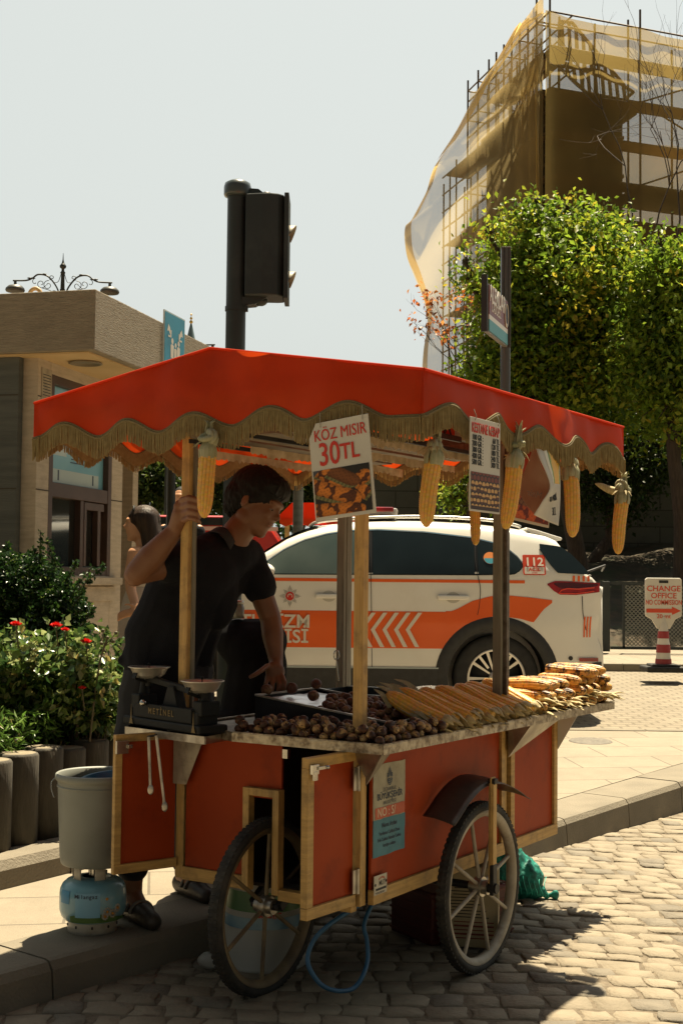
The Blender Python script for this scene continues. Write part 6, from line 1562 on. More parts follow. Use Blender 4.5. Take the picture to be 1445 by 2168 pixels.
# cladding: sill and arches
skin('sill_cladding', CLAD, lambda s: zbot_(s) - .005, lambda s: Z(1415, 800), U(935), U(935) + 1.60, 30, 3, .012)
skin('sill_cladding', CLAD, lambda s: zbot_(s) - .005, lambda s: Z(1415, 800), U(935), U(935) + 1.60, 30, 3, .012, side=1)
skin('chrome_sill_line', mat('grey_sill_line', (.28, .33, .35, 1), rough=.3, metal=.5), lambda s: Z(1415, 800), lambda s: Z(1412, 800), U(935), U(935) + 1.60, 30, 1, .014)
for ws in wheels_s:
    for side in (-1, 1):
        m = MB(); n_ = 36
        def ar(u, v, ws=ws, side=side):
            a = R(-22 + 224*u); r_ = .405 + .105*v; z_ = WZ + r_*math.sin(a); s2 = ws + r_*math.cos(a); z_ = max(z_, .235); return SP(s2, z_, .016 if 0 < v < 1 else (.004 if v == 1 else .0), side)
        m.grid(ar, n_, 4); m.build('arch_cladding', CLAD, car, world=True)
        m = MB(); m.grid(lambda u, v, ws=ws, side=side: Vector((cx_(ws + .412*math.cos(R(-22+224*u))), CD + HW + side*(HW - .04 - .33*v), CZ + max(.12, WZ + .412*math.sin(R(-22+224*u))))), 30, 2); m.build('wheel_well', mat('wheel_well_black', (.006, .006, .006, 1), rough=.9), car, world=True)
        # wheel
        yo = CD + .055 if side < 0 else CD + HW*2 - .055; yi = yo + .20 * (1 if side < 0 else -1); cc = Vector((cx_(ws), yo, CZ + WZ)); ax = Vector((0, -1 if side < 0 else 1, 0)); rot = Matrix.Rotation(PI/2 if side < 0 else -PI/2, 3, 'X')
        t = MB(); t.lathe([(.235, -.19), (.32, -.195), (.345, -.17), (.355, -.14), (.355, -.04), (.347, -.012), (.325, .002), (.26, .004), (.243, -.004), (.235, -.02), (.235, -.19)], 56, cc, rot); wh = t.build('wheel', mat('tyre_rubber', (.018, .018, .018, 1), (.03, .03, .028, 1), scale=20, rough=.75), car, world=True)
        r_ = MB(); r_.lathe([(.236, -.18), (.236, -.01), (.228, -.004), (.222, -.02), (.215, -.17)], 56, cc, rot)
        r_.lathe([(.001, -.06), (.2, -.075), (.215, -.12)], 40, cc, rot); r_.build('wheel_dish', CLAD, car, world=True)
        r_ = MB()
        for k in range(5):
            a0 = 2*PI*k/5 + .35
            for da, db in ((-.17, -.30), (.17, .30)):
                def q(r, a, y): return cc + Vector((r*math.cos(a), 0, r*math.sin(a))) + ax*y
                r_.prism([q(.055, a0 + da*2.0 - .12, -.02), q(.055, a0 + da*2.0 + .12, -.02), q(.228, a0 + db + .055, -.004), q(.228, a0 + db - .055, -.004)], ax * -.022)
            r_.prism([q(.10, a0 - .10 + PI/5, -.035), q(.10, a0 + .10 + PI/5, -.035), q(.226, a0 + .045 + PI/5, -.012), q(.226, a0 - .045 + PI/5, -.012)], ax * -.015)
        r_.lathe([(.062, -.03), (.062, -.012), (.05, -.006), (.001, -.006)], 24, cc, rot); r_.lathe([(.222, -.006), (.238, .001), (.243, -.003), (.236, -.01)], 56, cc, rot); r_.build('rim', mat('alloy', (.62, .60, .55, 1), rough=.28, metal=.8), car, world=True)
# tail lamp
REDL = mat('red_lamp_lens', (.40, .012, .008, 1), (.22, .008, .006, 1), scale=10, rough=.12, coat=1.0); DKR = mat('dark_lamp_lens', (.08, .006, .006, 1), rough=.1, coat=1.0)
hiL = curve((1158, 1236), (1175, 1230), (1210, 1231), (1240, 1233), (1276, 1234)); loL = curve((1158, 1238), (1170, 1250), (1184, 1259), (1220, 1260), (1276, 1254))
skin('tail_lamp', REDL, loL, hiL, U(1275), U(1158), 26, 4, .006); skin('lamp_band', DKR, lambda s: loL(s)+.055, lambda s: hiL(s)-.012, U(1270), U(1172), 20, 2, .0085)
skin('tail_lamp', REDL, loL, hiL, U(1275), U(1158), 26, 4, .006, side=1)
m = MB(); m.tube([SP(U(u), Z(v, u), .010) for u, v in ((1182, 1256), (1188, 1249), (1200, 1246), (1225, 1247), (1262, 1244))], .006, 6); m.tube([SP(U(u), Z(v, u), .010) for u, v in ((1182, 1256), (1220, 1257), (1262, 1252))], .005, 6); m.build('lamp_glow_line', mat('bright_red_lens', (.75, .05, .02, 1), rough=.15), car, world=True)
# orange/white hatch stripes on the tail corner
for k in range(4):
    u0 = 1213 + k*11; skin('tail_stripe', ORANGE, (lambda s: Z(1231, 1230)), (lambda s: Z(1219, 1230)), U(u0 + 5 + 0), U(u0), 2, 2, .005)
for k in range(3):
    u0 = 1243 + k*8; skin('bumper_stripe', ORANGE, (lambda s: Z(1350, 1250)), (lambda s: Z(1306, 1250)), U(u0 + 4), U(u0), 2, 4, .006)
# rear glass and spoiler
rg = MB(); 
def rgp(u, v): 
    s = U(1256) + (U(1187) - U(1256)) * v; z = ztop_(s) - .006; w_ = (HW*.84 - .12*v) ; return Vector((cx_(s) + .010, CD + HW + (u*2-1)*w_, z + CZ + .012))
rg.grid(rgp, 14, 8); rg.build('rear_window', GLASS, car, world=True)
skin('rear_side_glass', GLASS, curve((1250, 1217), (1240, 1216), (1180, 1213), (1165, 1195), (1143, 1160)), curve((1250, 1213), (1235, 1195), (1212, 1172), (1190, 1156), (1143, 1150)), U(1248), U(1145), 20, 3, .007)
sp = MB(); pr_ = [(U(1198), Z(1138, 1198)), (U(1150), Z(1122, 1150)), (U(1115), Z(1115, 1115)), (U(1120), Z(1128, 1120)), (U(1150), Z(1160, 1140)), (U(1196), Z(1144, 1196))]
pr_ = [(U(1198), Z(1137, 1198)), (U(1140), Z(1119, 1140)), (U(1118), Z(1114, 1118)), (U(1135), Z(1134, 1135)), (U(1150), Z(1151, 1150)), (U(1197), Z(1142, 1197))]
sp.prism([Vector((cx_(s), CD + .21, z + CZ)) for s, z in pr_], (0, HW*2 - .42, 0)); sp.build('spoiler', CARW, car, world=True, bevel=.008)
# bumper lower
skin('rear_bumper_trim', CLAD, lambda s: .27, lambda s: interp([(0, .50), (.2, .47), (U(1183), .44)], s), .02, U(1205), 10, 3, .014); skin('reflector', REDL, lambda s: .50, lambda s: .53, .05, .22, 6, 1, .016)
m = MB(); m.cyl(SP(U(1208), Z(1394, 1208), .0), SP(U(1208), Z(1394, 1208), .008), .018, n=16); m.build('parking_sensor', CLAD, car, world=True)
rear = MB(); rear.prism([Vector((cx_(-.03), CD + .25, CZ + z)) for z in (.30, .46)] + [Vector((cx_(.05), CD + .25, CZ + z)) for z in (.46, .30)], (0, HW*2 - .5, 0)); rear.build('rear_bumper', CLAD, car, world=True, bevel=.01)
m = MB(); m.box((cx_(-.01) , CD + HW, CZ + .86), (.02, .52, .12)); m.box((cx_(-.015), CD + .55, CZ + .80), (.02, .12, .26)); m.build('number_plate', RTXT, car, world=True)
m = MB(); m.tube([SP(U(1247), Z(1212, 1247), -.12), Vector((cx_(-.03), CD + .22, CZ + Z(1196, 1245))), Vector((cx_(-.06), CD + .5, CZ + Z(1207, 1250)))], .010, 6); m.build('rear_wiper', CLAD, car, world=True)
# roof rails, light bar, mirror
for side in (-1, 1):
    m = MB(); m.tube(bez([Vector((cx_(U(u)), CD + HW + side*.60, CZ + Z(v, u))) for u, v in ((650, 1112), (670, 1101), (740, 1094), (850, 1090), (950, 1091), (1050, 1098), (1100, 1108), (1112, 1113))], 4), .014, 8); m.build('roof_rail', mat('silver_rail', (.55, .54, .50, 1), rough=.35, metal=.7), car, world=True)
lb = MB(); lc = Vector((cx_(U(800)), CD + HW, CZ + Z(1081, 800))); lb.box(lc, (.34, 1.15, .085)); lbo = lb.build('light_bar', mat('clear_bar_lens', (.55, .50, .46, 1), (.35, .34, .32, 1), scale=20, rough=.15, coat=.8), car, world=True, bevel=.02)
lb = MB(); lb.box(lc + Vector((-.015, -.30, .028)), (.30, .56, .045)); lb.build('red_bar_lens', REDL, car, world=True, bevel=.012)
lb = MB(); lb.box(lc + Vector((0, 0, -.055)), (.30, .9, .03)); lb.build('bar_mount', CLAD, car, world=True)
m = MB(); m.ell(SP(U(556), Z(1208, 556), .10), (.10, .09, .065)); m.build('wing_mirror', CARW, car, world=True)
m = MB(); mi_ = SP(U(560), Z(1205, 560), .03); m.bar(mi_, mi_ + Vector((.0, -.05, 0)), .08, .03); m.build('mirror_arm', CLAD, car, world=True)
# windscreen
ws_ = MB(); ws_.grid(lambda u, v: Vector((cx_(U(468) + (U(672) - U(468))*v) - .010, CD + HW + (u*2-1)*(HW*.80 - .10*v), CZ + ztop_(U(468) + (U(672)-U(468))*v) + .008)), 10, 8); ws_.build('windscreen', GLASS, car, world=True)
for side in (-1, 1): skin('head_lamp', mat('lamp_glass', (.5, .5, .48, 1), rough=.1, coat=1), lambda s: .70, lambda s: .82, LT - .42, LT - .08, 8, 2, .008, side=side)
m = MB(); m.box((cx_(LT) - .005, CD + HW, CZ + .55), (.05, 1.1, .28)); m.build('front_grille', CLAD, car, world=True, bevel=.02)
# ------------------------------------------------------------------ kiosk at the left
CONC = mat('board_marked_concrete', (.52, .43, .31, 1), (.43, .355, .255, 1), scale=3, stretch=(2, 2, 16), rough=.85, bump=.5, bscale=12, c3=(.20, .16, .11, 1), c3scale=2.5, c3amt=.4)  # pale tone also carries the grazing sun on the side wall
CONCD = mat('shade_toned_wall', (.105, .11, .095, 1), (.075, .08, .07, 1), scale=2, stretch=(1, 1, 14), rough=.8, bump=.5, bscale=14)  # shade of the front face is put into this dark tone
BROWNF = mat('brown_window_frame', (.085, .045, .028, 1), (.06, .032, .02, 1), scale=6, rough=.5)
KC = at(75, 1100, 8.0); KC.z = 0
ka = R(90 - 14.6)      # side face direction angle
kd = Vector((math.cos(ka), math.sin(ka), 0)); kn = Vector((-kd.y, kd.x, 0))   # kd recedes, kn points left
kio = thing('kiosk', 'pale concrete kiosk with a thick flat roof and brown framed window', 'kiosk', (KC.x, KC.y, .25), math.atan2(kd.y, kd.x))
# local: x recedes along the side face, y to the left (front face lies in the y direction), z up; side face at y=0 facing -y
zs = 2.75 - .25
def K(x, y, z): return WM[kio.name] @ Vector((x, y, z))
LW = 1.27; th = .16
wx0, wx1, wz0, wz1 = .165, 1.09, 1.17, 2.42
m = MB()
m.box((wx0/2 - .0, th/2, zs/2), (wx0, th, zs)); m.box(((wx1 + LW)/2, th/2, zs/2), (LW - wx1, th, zs)); m.box(((wx0+wx1)/2, th/2, wz0/2), (wx1-wx0-.002, th, wz0)); m.box(((wx0+wx1)/2, th/2, (wz1 + zs)/2), (wx1-wx0-.002, th, zs - wz1))
m.build('side_wall', CONC, kio, bevel=.004)
m = MB(); m.box((-.03, 1.9, zs/2), (.06, 3.6, zs)); 
for k in range(7): pass
m.build('front_cladding', CONCD, kio, bevel=.003)
m = MB()
for z in (.55, 1.12, 1.69, 2.26): m.box((-.0605, 1.9, z), (.004, 3.6, .008)); m.box((wx0/2 + .0, -.0005, z), (wx0, .004, .007)); m.box(((wx1+LW)/2, -.0005, z + .0), (LW-wx1, .004, .007))
m.build('joint_line', mat('joint_shadow_gap', (.06, .05, .035, 1), rough=.9), kio)
m = MB(); m.box((-.07, .80, 1.1), (.05, .9, 2.1)); m.build('dark_door', mat('dark_door_panel', (.02, .018, .015, 1), rough=.5), kio, bevel=.004)
m = MB(); m.box((LW + .8, 2.0, zs/2), (.1, 3.5, zs)); m.box((LW/2 + .5, 3.75, zs/2), (LW + 1, .1, zs)); m.build('back_wall', CONC, kio)
m = MB(); m.box((.8, 1.9, .02), (2.2, 3.6, .04)); m.build('floor_slab', CONC, kio)
# roof slab with soffit
sx = at(222, 685, 7.9); 
q = WM[kio.name].inverted() @ Vector((sx.x, sx.y, 0)); sy0 = q.y
zt2 = at(222, 622, 7.9).z - .25; zs2 = at(222, 749, 7.9).z - .25
m = MB(); m.prism([(-.13, sy0, zs2), (5.2, sy0, zs2), (5.2, 4.2, zs2), (-.13, 4.2, zs2)], (0, 0, zt2 - zs2)); slab = m.build('roof_slab', mat('roof_concrete', (.31, .265, .19, 1), (.25, .21, .15, 1), scale=4, stretch=(3, 3, 26), rough=.9, bump=.9, bscale=9, c3=(.20, .17, .12, 1), c3scale=3, c3amt=.5), kio, bevel=.006)
m = MB(); m.prism([(-.10, sy0 + .05, zs2 - .012), (5.1, sy0 + .05, zs2 - .012), (5.1, 4.0, zs2 - .012), (-.10, 4.0, zs2 - .012)], (0, 0, .010)); m.build('soffit', mat('painted_soffit', (.62, .44, .22, 1), (.52, .36, .17, 1), scale=3, rough=.8), kio)
m = MB(); dl = WM[kio.name].inverted() @ at(182, 753, 8.15); m.lathe([(.10, 0), (.105, -.008), (.09, -.012), (.085, .0), (.001, .0)], 28, (dl.x, dl.y, zs2 - .014)); m.build('ceiling_spot', mat('spot_dull', (.2, .16, .1, 1), rough=.5), kio)
m = MB(); m.box((LW + .3, sy0 + .2, zs2/2), (.0, .0, .0)) if False else m.cyl((5.0, sy0 + .25, 0), (5.0, sy0 + .25, zs2), .05); m.build('support_post', CONCD, kio)
# window: frame, transom panel, panes
def wbox(x0, x1, z0, z1, y=.03, t=.05, mt=BROWNF, nm='frame_bar'):
    mm = MB(); mm.box(((x0+x1)/2, y, (z0+z1)/2), (x1-x0, t, z1-z0)); return mm
fr = MB(); f_ = .055
for (a, b, c, d) in ((wx0, wx0+f_, wz0, wz1), (wx1-f_, wx1, wz0, wz1)): fr.box(((a+b)/2, .03, (c+d)/2), (b-a, .06, d-c))
for (c, d) in ((wz0, wz0+f_), (wz1-f_, wz1), (1.66, 1.75)): fr.box(((wx0+wx1)/2, .031, (c+d)/2), (wx1-wx0-2*f_, .056, d-c))
win = fr.build('window', BROWNF, kio, bevel=.003)
fr = MB(); xm = wx0 + .50; fr.box((xm, .036, 1.442), (.05, .05, .434)); fr.box((xm + .043, .022, 1.442), (.034, .03, .42)); fr.box(((xm + wx1-f_)/2 + .0, .03, 1.63), (wx1-f_-xm-.05, .03, .05)); fr.box((wx1-f_-.10, .035, 1.42), (.045, .04, .37)); fr.build('mullion', BROWNF, win, bevel=.002)
m = MB(); m.box(((wx0+xm)/2 + .02, .055, 1.442), (xm-wx0-.08, .006, .434)); m.build('pane', mat('dark_kiosk_glass', (.012, .013, .011, 1), (.02, .021, .017, 1), scale=1.5, rough=.04, spec=.9, coat=1.0), win)
m = MB(); m.box(((xm+wx1)/2, .060, 1.442), (wx1-xm-.10, .006, .434)); m.build('pane', mat('dark_kiosk_glass', (0, 0, 0, 1)), win)
m = MB(); m.box(((wx0+wx1)/2, .045, (1.75+wz1-f_)/2), (wx1-wx0-2*f_-.004, .01, wz1-f_-1.75-.004)); tp = m.build('poster', mat('pale_blue_poster', (.12, .33, .42, 1), (.20, .42, .48, 1), scale=3, rough=.35, coat=.5), win)
m = MB(); m.box(((wx0+wx1)/2 - .03, .0385, 1.80), (.72, .002, .085)); m.box((wx0+.20, .0385, 1.96), (.22, .002, .06)); m.build('poster_band', mat('poster_cream', (.42, .50, .46, 1), rough=.4, coat=.4), win)
m = MB()
for k in range(6): m.box((wx0 + .47, .038, 1.90 + k*.022), (.20 - .02*(k % 2), .002, .006))
m.build('poster_text', NAVY, win)
for x in (wx0 + .20, wx1 - .22):
    m = MB(); m.box((x, .037, 1.805), (.016, .002, .065)); m.build('poster_figure', NAVY, win)
m = MB(); m.box(((wx0+wx1)/2 + .05, -.02, wz0 - .035), (wx1-wx0+.06, .08, .05)); m.box(((wx0+wx1)/2+.05, -.006, wz0 - .12), (wx1-wx0+.02, .014, .10)); m.build('window_sill', CONC, kio, bevel=.004)
m = MB(); m.box((wx0/2 + .02, -.003, 2.33), (.13, .004, .22)); nt_ = m.build('paper_notice', mat('aged_notice', (.42, .36, .25, 1), (.3, .25, .17, 1), scale=20, rough=.8), kio)
m = MB()
for k in range(8): m.box((wx0/2 + .02, -.0056, 2.40 - k*.018), (.10, .001, .005))
m.build('notice_text', BLACKINK, nt_)
# ring ornament on the roof edge and evacuation sign on the roof side
rp_ = at(75, 622, 8.6); 
m = MB(); m.tube([(.040*math.cos(t), 0, .050 + .045*math.sin(t)) for t in [2*PI*i/28 for i in range(29)]], .014, 8, False)
o = m.build('roof_letter', mat('tan_painted_metal', (.45, .30, .14, 1), rough=.5), origin=(0, 0, 0)); o.location = (rp_.x, rp_.y, rp_.z - .06); o.rotation_euler.z = R(-10); tag(o, 'tan round sign letter standing on the kiosk roof', 'letter')
BLS = mat('sign_blue', (.018, .26, .40, 1), (.015, .22, .34, 1), scale=5, rough=.35)
a, b_ = at(345, 768, 8.74), at(388, 768 + 21, 9.12); 
es = thing('assembly_point_sign', 'blue assembly point sign with white people and arrows on the kiosk roof side', 'sign', M=frame(a, Vector((kd.x, kd.y, 0)), Vector((0, 0, 1))))
w_e = .375; h_e = .52; e0 = -.16
m = MB(); m.box((w_e/2, h_e/2 + e0, 0), (w_e, h_e, .008)); m.build('sign_plate', mat('sign_white_edge', (.5, .55, .52, 1), rough=.4), es)
m = MB(); m.box((w_e/2, h_e/2 + e0, .005), (w_e - .02, h_e - .02, .003)); m.build('sign_field', BLS, es)
m = MB(); zf = .0085
for (x, y, s_) in ((.14, .17, 1.15), (.20, .15, .9), (.255, .17, 1.05)):
    m.poly([(x + .018*s_*math.cos(t), y + .018*s_*math.sin(t), zf) for t in [2*PI*i/14 for i in range(14)]]); m.poly([(x - .026*s_, y - .03, zf), (x - .022*s_, y - .10*s_, zf), (x + .022*s_, y - .10*s_, zf), (x + .026*s_, y - .03, zf), (x, y - .02, zf)])
for (x, y, dx) in ((.065, .245, 1), (.31, .245, -1)):
    m.poly([(x, y + .03, zf), (x + .03*dx, y + .03 - .02, zf), (x + .05*dx, y - .03, zf), (x + .04*dx, y - .045, zf), (x + .01*dx, y - .015, zf), (x - .02*dx, y - .02, zf)][::1]); m.box((x + .025*dx, y - .05, zf), (.05, .012, .001)); m.box((x + .05*dx, y - .03, zf), (.012, .05, .001))
m.build('pictogram', RTXT, es)

# ------------------------------------------------------------------ ornate street lamps
LMP = mat('dark_green_iron', (.018, .022, .018, 1), (.03, .034, .028, 1), scale=12, rough=.5)
LGL = mat('grey_lamp_cover', (.07, .07, .06, 1), (.05, .05, .045, 1), scale=9, rough=.45)
def street_lamp(base, H, s, label, ang=0.0):
    rt = thing('street_lamp', label, 'street lamp', base, ang)
    m = MB(); m.cyl((0, 0, 0), (0, 0, 1.0*s), .12*s, .09*s); m.cyl((0, 0, 1.0*s), (0, 0, H - .6*s), .065*s, .055*s, n=12); m.cyl((0, 0, H - .6*s), (0, 0, H - .22*s), .045*s, .035*s)
    m.build('pole', LMP, rt)
    m = MB(); m.lathe([(.04*s, -.28*s), (.055*s, -.25*s), (.03*s, -.22*s), (.03*s, -.17*s), (.062*s, -.15*s), (.07*s, -.11*s), (.045*s, -.075*s), (.028*s, -.05*s), (.012*s, .02*s), (.004*s, .16*s)], 16, (0, 0, H)); m.build('finial', LMP, rt)
    for d in (-1, 1):
        m = MB(); z0 = H - .36*s
        m.tube(bez([(d*.05*s, 0, z0 - .42*s), (d*.12*s, 0, z0 - .20*s), (d*.30*s, 0, z0 + .02*s), (d*.50*s, 0, z0 + .06*s), (d*.62*s, 0, z0 - .02*s), (d*.75*s, 0, z0 - .07*s), (d*1.02*s, 0, z0 - .08*s)], 8), .018*s, 6)
        def spiral(cx, cz, r0, a0, turns, sg):
            n = 22; return [(d*(cx + (r0*(1 - .8*i/n))*math.cos(a0 + sg*turns*2*PI*i/n)), 0, cz + (r0*(1 - .8*i/n))*math.sin(a0 + sg*turns*2*PI*i/n)) for i in range(n+1)]
        for (cx, cz, r0, a0, tn, sg) in ((.30*s, z0 - .16*s, .10*s, R(100), 1.3, -1), (.44*s, z0 - .13*s, .10*s, R(200), 1.2, 1), (.16*s, z0 - .33*s, .07*s, R(0), 1.2, 1), (.56*s, z0 - .10*s, .08*s, R(90), .6, -1), (.22*s, z0 + .0*s, .06*s, R(-60), 1.0, 1)):
            m.tube(spiral(cx, cz, r0, a0, tn, sg), .008*s, 5)
        m.tube(bez([(d*.05*s, 0, z0 - .5*s), (d*.2*s, 0, z0 - .3*s), (d*.42*s, 0, z0 - .22*s)], 5), .008*s, 5); m.tube(bez([(d*.03*s, 0, z0 + .1*s), (d*.09*s, 0, z0 - .08*s), (d*.18*s, 0, z0 - .1*s)], 5), .007*s, 5)
        for x in (.38, .62, .68): m.ell((d*x*s, 0, z0 + (.07 if x < .5 else -.02)*s), (.05*s, .015*s, .018*s), n=8, m=6)
        am = m.build('scroll_arm', LMP, rt)
        m = MB(); m.cyl((d*.97*s, 0, z0 - .08*s), (d*.97*s, 0, z0 - .17*s), .03*s); m.lathe([(.03*s, .0), (.14*s, -.03*s), (.19*s, -.08*s), (.20*s, -.12*s), (.185*s, -.15*s), (.16*s, -.155*s), (.08*s, -.17*s), (.001*s, -.172*s)], 24, (d*.97*s, 0, z0 - .16*s)); m.build('lamp_head', LGL, am)
    return rt
Lq = at(134, 552, 21.5); sL = 21.5 / 2800 * 100 / .97
street_lamp(Vector((Lq.x, 21.5, .4)), Lq.z - .4, sL, 'ornate two armed black street lamp rising behind the kiosk roof', R(3))
Lq = at(360, 690, 30); street_lamp(Vector((Lq.x, 30, .4)), Lq.z - .4, sL*1.35, 'second ornate street lamp, farther off, mostly hidden behind the kiosk roof', R(-14))
# minaret
mq = at(405, 664, 160); mn = thing('minaret', 'distant grey minaret with a blue lead cone and gold finial', 'minaret', (mq.x, 160, 0))
zc0, zc1 = at(405, 715, 160).z, at(405, 686, 160).z
m = MB(); m.cyl((0, 0, 0), (0, 0, zc0 - 4), .85, .65, n=16); m.cyl((0, 0, zc0 - 9), (0, 0, zc0 - 7.5), 1.3, 1.3, n=16); m.cyl((0, 0, zc0 - 4), (0, 0, zc0 - 1), .60, n=16); m.build('shaft', mat('pale_minaret_stone', (.35, .33, .28, 1), (.28, .26, .22, 1), scale=3, rough=.8), mn)
m = MB(); m.cyl((0, 0, zc0 - 1), (0, 0, zc1), .72, .12, n=16); m.build('lead_cone', mat('blue_grey_lead', (.12, .18, .20, 1), rough=.5), mn)
m = MB(); m.cyl((0, 0, zc1), (0, 0, mq.z), .07, .03, n=8)
for k in range(3): m.ell((0, 0, zc1 + .25 + k*.45), .22 - .05*k)
m.build('gold_finial', mat('gilded', (.6, .4, .1, 1), rough=.4, metal=.7), mn)

# ------------------------------------------------------------------ traffic light
tb = at(497, 1000, 7.4)
tl_ = thing('traffic_light', 'black traffic light seen from behind on a thick capped pole', 'traffic light', (tb.x - .008, 7.4, gz(7.4)))
H = at(515, 385, 7.4).z - gz(7.4)
DG = mat('dark_grey_green_paint', (.022, .030, .030, 1), (.014, .020, .020, 1), scale=3, rough=.5, bump=.05, c3=(.04, .05, .048, 1), c3scale=4, c3amt=.5)
m = MB(); m.cyl((0, 0, 0), (0, 0, H - .03), .056, n=28); m.cyl((0, 0, 0), (0, 0, .9), .075, n=28); m.build('pole', DG, tl_)
m = MB(); m.lathe([(.057, -.09), (.073, -.085), (.0775, -.075), (.0775, -.035), (.072, -.012), (.045, .004), (.001, .008)], 36, (0, 0, H)); m.build('pole_cap', mat('cap_paint', (.040, .055, .057, 1), rough=.35, coat=.3), tl_)
zl0, zl1 = at(580, 632, 7.4).z - gz(7.4), at(580, 418, 7.4).z - gz(7.4)
m = MB(); n_ = 14
# casing: rounded back, flat front to the right
prof = [(.055, -.055)] + [(.055 + .150 + .010 + .075*math.cos(R(-90 + 10*k)) - .075, -.075*0 - .10 + .10 + .085*math.sin(R(-90 + 10*k))) for k in range(0, 19)] 
prof = [(.052, -.075), (.15, -.095), (.20, -.095), (.235, -.085), (.262, -.06), (.268, -.055), (.268, .12), (.235, .13), (.052, .12)]
m.prism([(x, y, zl0) for x, y in prof], (0, 0, zl1 - zl0)); hs = m.build('signal_housing', DG, tl_, bevel=.012)
m = MB(); m.box((.283, .03, (zl0+zl1)/2 - .005), (.026, .235, zl1 - zl0 + .02)); m.build('backing_plate', DG, tl_, bevel=.003)
for k, v in enumerate((500, 598)):
    z = at(628, v, 7.4).z - gz(7.4); m = MB(); m.grid(lambda u, w_: (.296 + .040*w_*(.15 + .85*math.sin(PI*u)), .03 + .075*math.cos(PI*u), z - .01 + .075*math.sin(PI*u) - .035*w_*0), 14, 4); m.build('visor', mat('beige_visor', (.30, .27, .19, 1), (.22, .20, .14, 1), scale=8, rough=.5), tl_, solid=.004)
m = MB(); m.prism([(.03, -.03, zl1 + .045), (.12, -.03, zl1 + .04), (.17, -.03, zl1 + .002), (.03, -.03, zl1 + .002)], (0, .08, 0)); m.ell((.165, .0, zl1 + .012), (.03, .03, .022)); m.build('bracket', DG, tl_)
m = MB(); m.prism([(.0, -.04, zl0 - .05), (.11, -.04, zl0 - .04), (.18, -.04, zl0 + .0), (.0, -.04, zl0 + .0)], (0, .10, 0)); m.ell((.14, .0, zl0 - .015), (.04, .03, .03)); m.cyl((0, 0, zl0 - .075), (0, 0, zl0 - .05), .061, n=24); m.box((.055, -.02, zl0 - .065), (.03, .03, .03)); m.build('bracket', DG, tl_)
# dark pole seen under the awning at left
dp = at(363, 1000, 12.0); m = MB(); m.cyl((0, 0, 0), (0, 0, 3.0), .040, n=16); m.cyl((0, 0, 0), (0, 0, .5), .06, n=16); m.lathe([(.04, 0), (.06, .01), (.06, .05), (.001, .08)], 16, (0, 0, 3.0)); o = m.build('dark_pole', DG, origin=(0, 0, 0)); o.location = (dp.x, 12.0, .28); tag(o, 'slim dark metal pole standing behind the woman', 'pole')

# ------------------------------------------------------------------ street name sign on its pole
sp_ = thing('street_sign', 'brown and teal street name sign reading ALEMDAR CADDESİ on a grey pole', 'street sign', (at(1068, 1000, 6.9).x, 6.9, gz(6.9)))
Hs = at(1076, 527, 6.9).z - gz(6.9); zj = at(1068, 737, 6.9).z - gz(6.9)
PG = mat('grey_ribbed_pole', (.13, .13, .12, 1), (.09, .09, .085, 1), scale=10, stretch=(8, 8, .5), rough=.45, metal=.5)
m = MB(); m.cyl((0, 0, 0), (0, 0, zj), .026, n=20); m.build('pole', PG, sp_)
m = MB()
m.box((0, 0, (zj+Hs)/2), (.034, .034, Hs - zj)); 
for s_ in (-1, 1): m.box((s_*.020, 0, (zj+Hs)/2), (.010, .046, Hs - zj)); m.box((0, s_*.020, (zj+Hs)/2), (.018, .012, Hs - zj))
m.box((0, 0, Hs + .003), (.054, .050, .006)); m.build('ribbed_pole', PG, sp_, bevel=.002)
# panel: from photo corners (1030,590)-(1083,628) top, (1024,700)-(1072,737) bottom
pTL, pBL = at(1035, 596, 6.45), at(1033, 699, 6.45); pBR = at(1073, 737, 6.86); pTR = at(1073, 640, 6.86)
Mp = frame(pBL, pBR - pBL, Vector((0, 0, 1))); wS = (Vector((pBR.x, pBR.y, 0)) - Vector((pBL.x, pBL.y, 0))).length
dS = Vector((pBR.x - pBL.x, pBR.y - pBL.y, 0)).normalized(); hS = pTL.z - pBL.z
z0_ = (pBL.z + pBR.z)/2; Mp = frame(Vector((pBL.x, pBL.y, z0_)), dS, Vector((0, 0, 1)))
def sgn(nm, x0, x1, y0, y1, z, t, mt): mm = MB(); mm.T = Mp; mm.box(((x0+x1)/2, (y0+y1)/2, z), (x1-x0, y1-y0, t)); return mm.build(nm, mt, sp_, world=True)
pp_ = sgn('sign_panel', 0, wS, 0, hS, -.012, .022, mat('sign_grey_edge', (.16, .15, .13, 1), rough=.5))
sgn('brown_field', .008, wS-.004, hS*.37, hS-.008, 0.0008, .004, mat('sign_maroon', (.20, .035, .020, 1), (.16, .028, .018, 1), scale=6, rough=.45))
sgn('white_field', .008, wS-.004, hS*.27, hS*.37, 0.0008, .0036, RTXT); sgn('teal_field', .008, wS-.004, .008, hS*.27, .0008, .004, mat('sign_teal', (.04, .28, .30, 1), rough=.45))
text('ALEMDAR', .120, RTXT, sp_, Mp @ T_(wS*.44, hS*.80, .0045), bold=.018, xs=.66, world=True); text('CADDESİ', .070, RTXT, sp_, Mp @ T_(wS*.36, hS*.55, .004), bold=.004, xs=.70, world=True)
m = MB(); m.T = Mp; m.poly([(wS*.90 + .035*math.cos(t), hS*.64 + .06*math.sin(t), .0045) for t in [2*PI*i/20 for i in range(20)]]); m.build('round_emblem', NAVY, sp_, world=True)
m = MB(); m.T = Mp; m.tube([(wS*.90 + .035*math.cos(t), hS*.64 + .06*math.sin(t), .006) for t in [2*PI*i/20 for i in range(21)]], .003, 4); m.box((wS*.9, hS*.43, .005), (.03, .02, .002)); m.build('emblem_ring', RTXT, sp_, world=True)
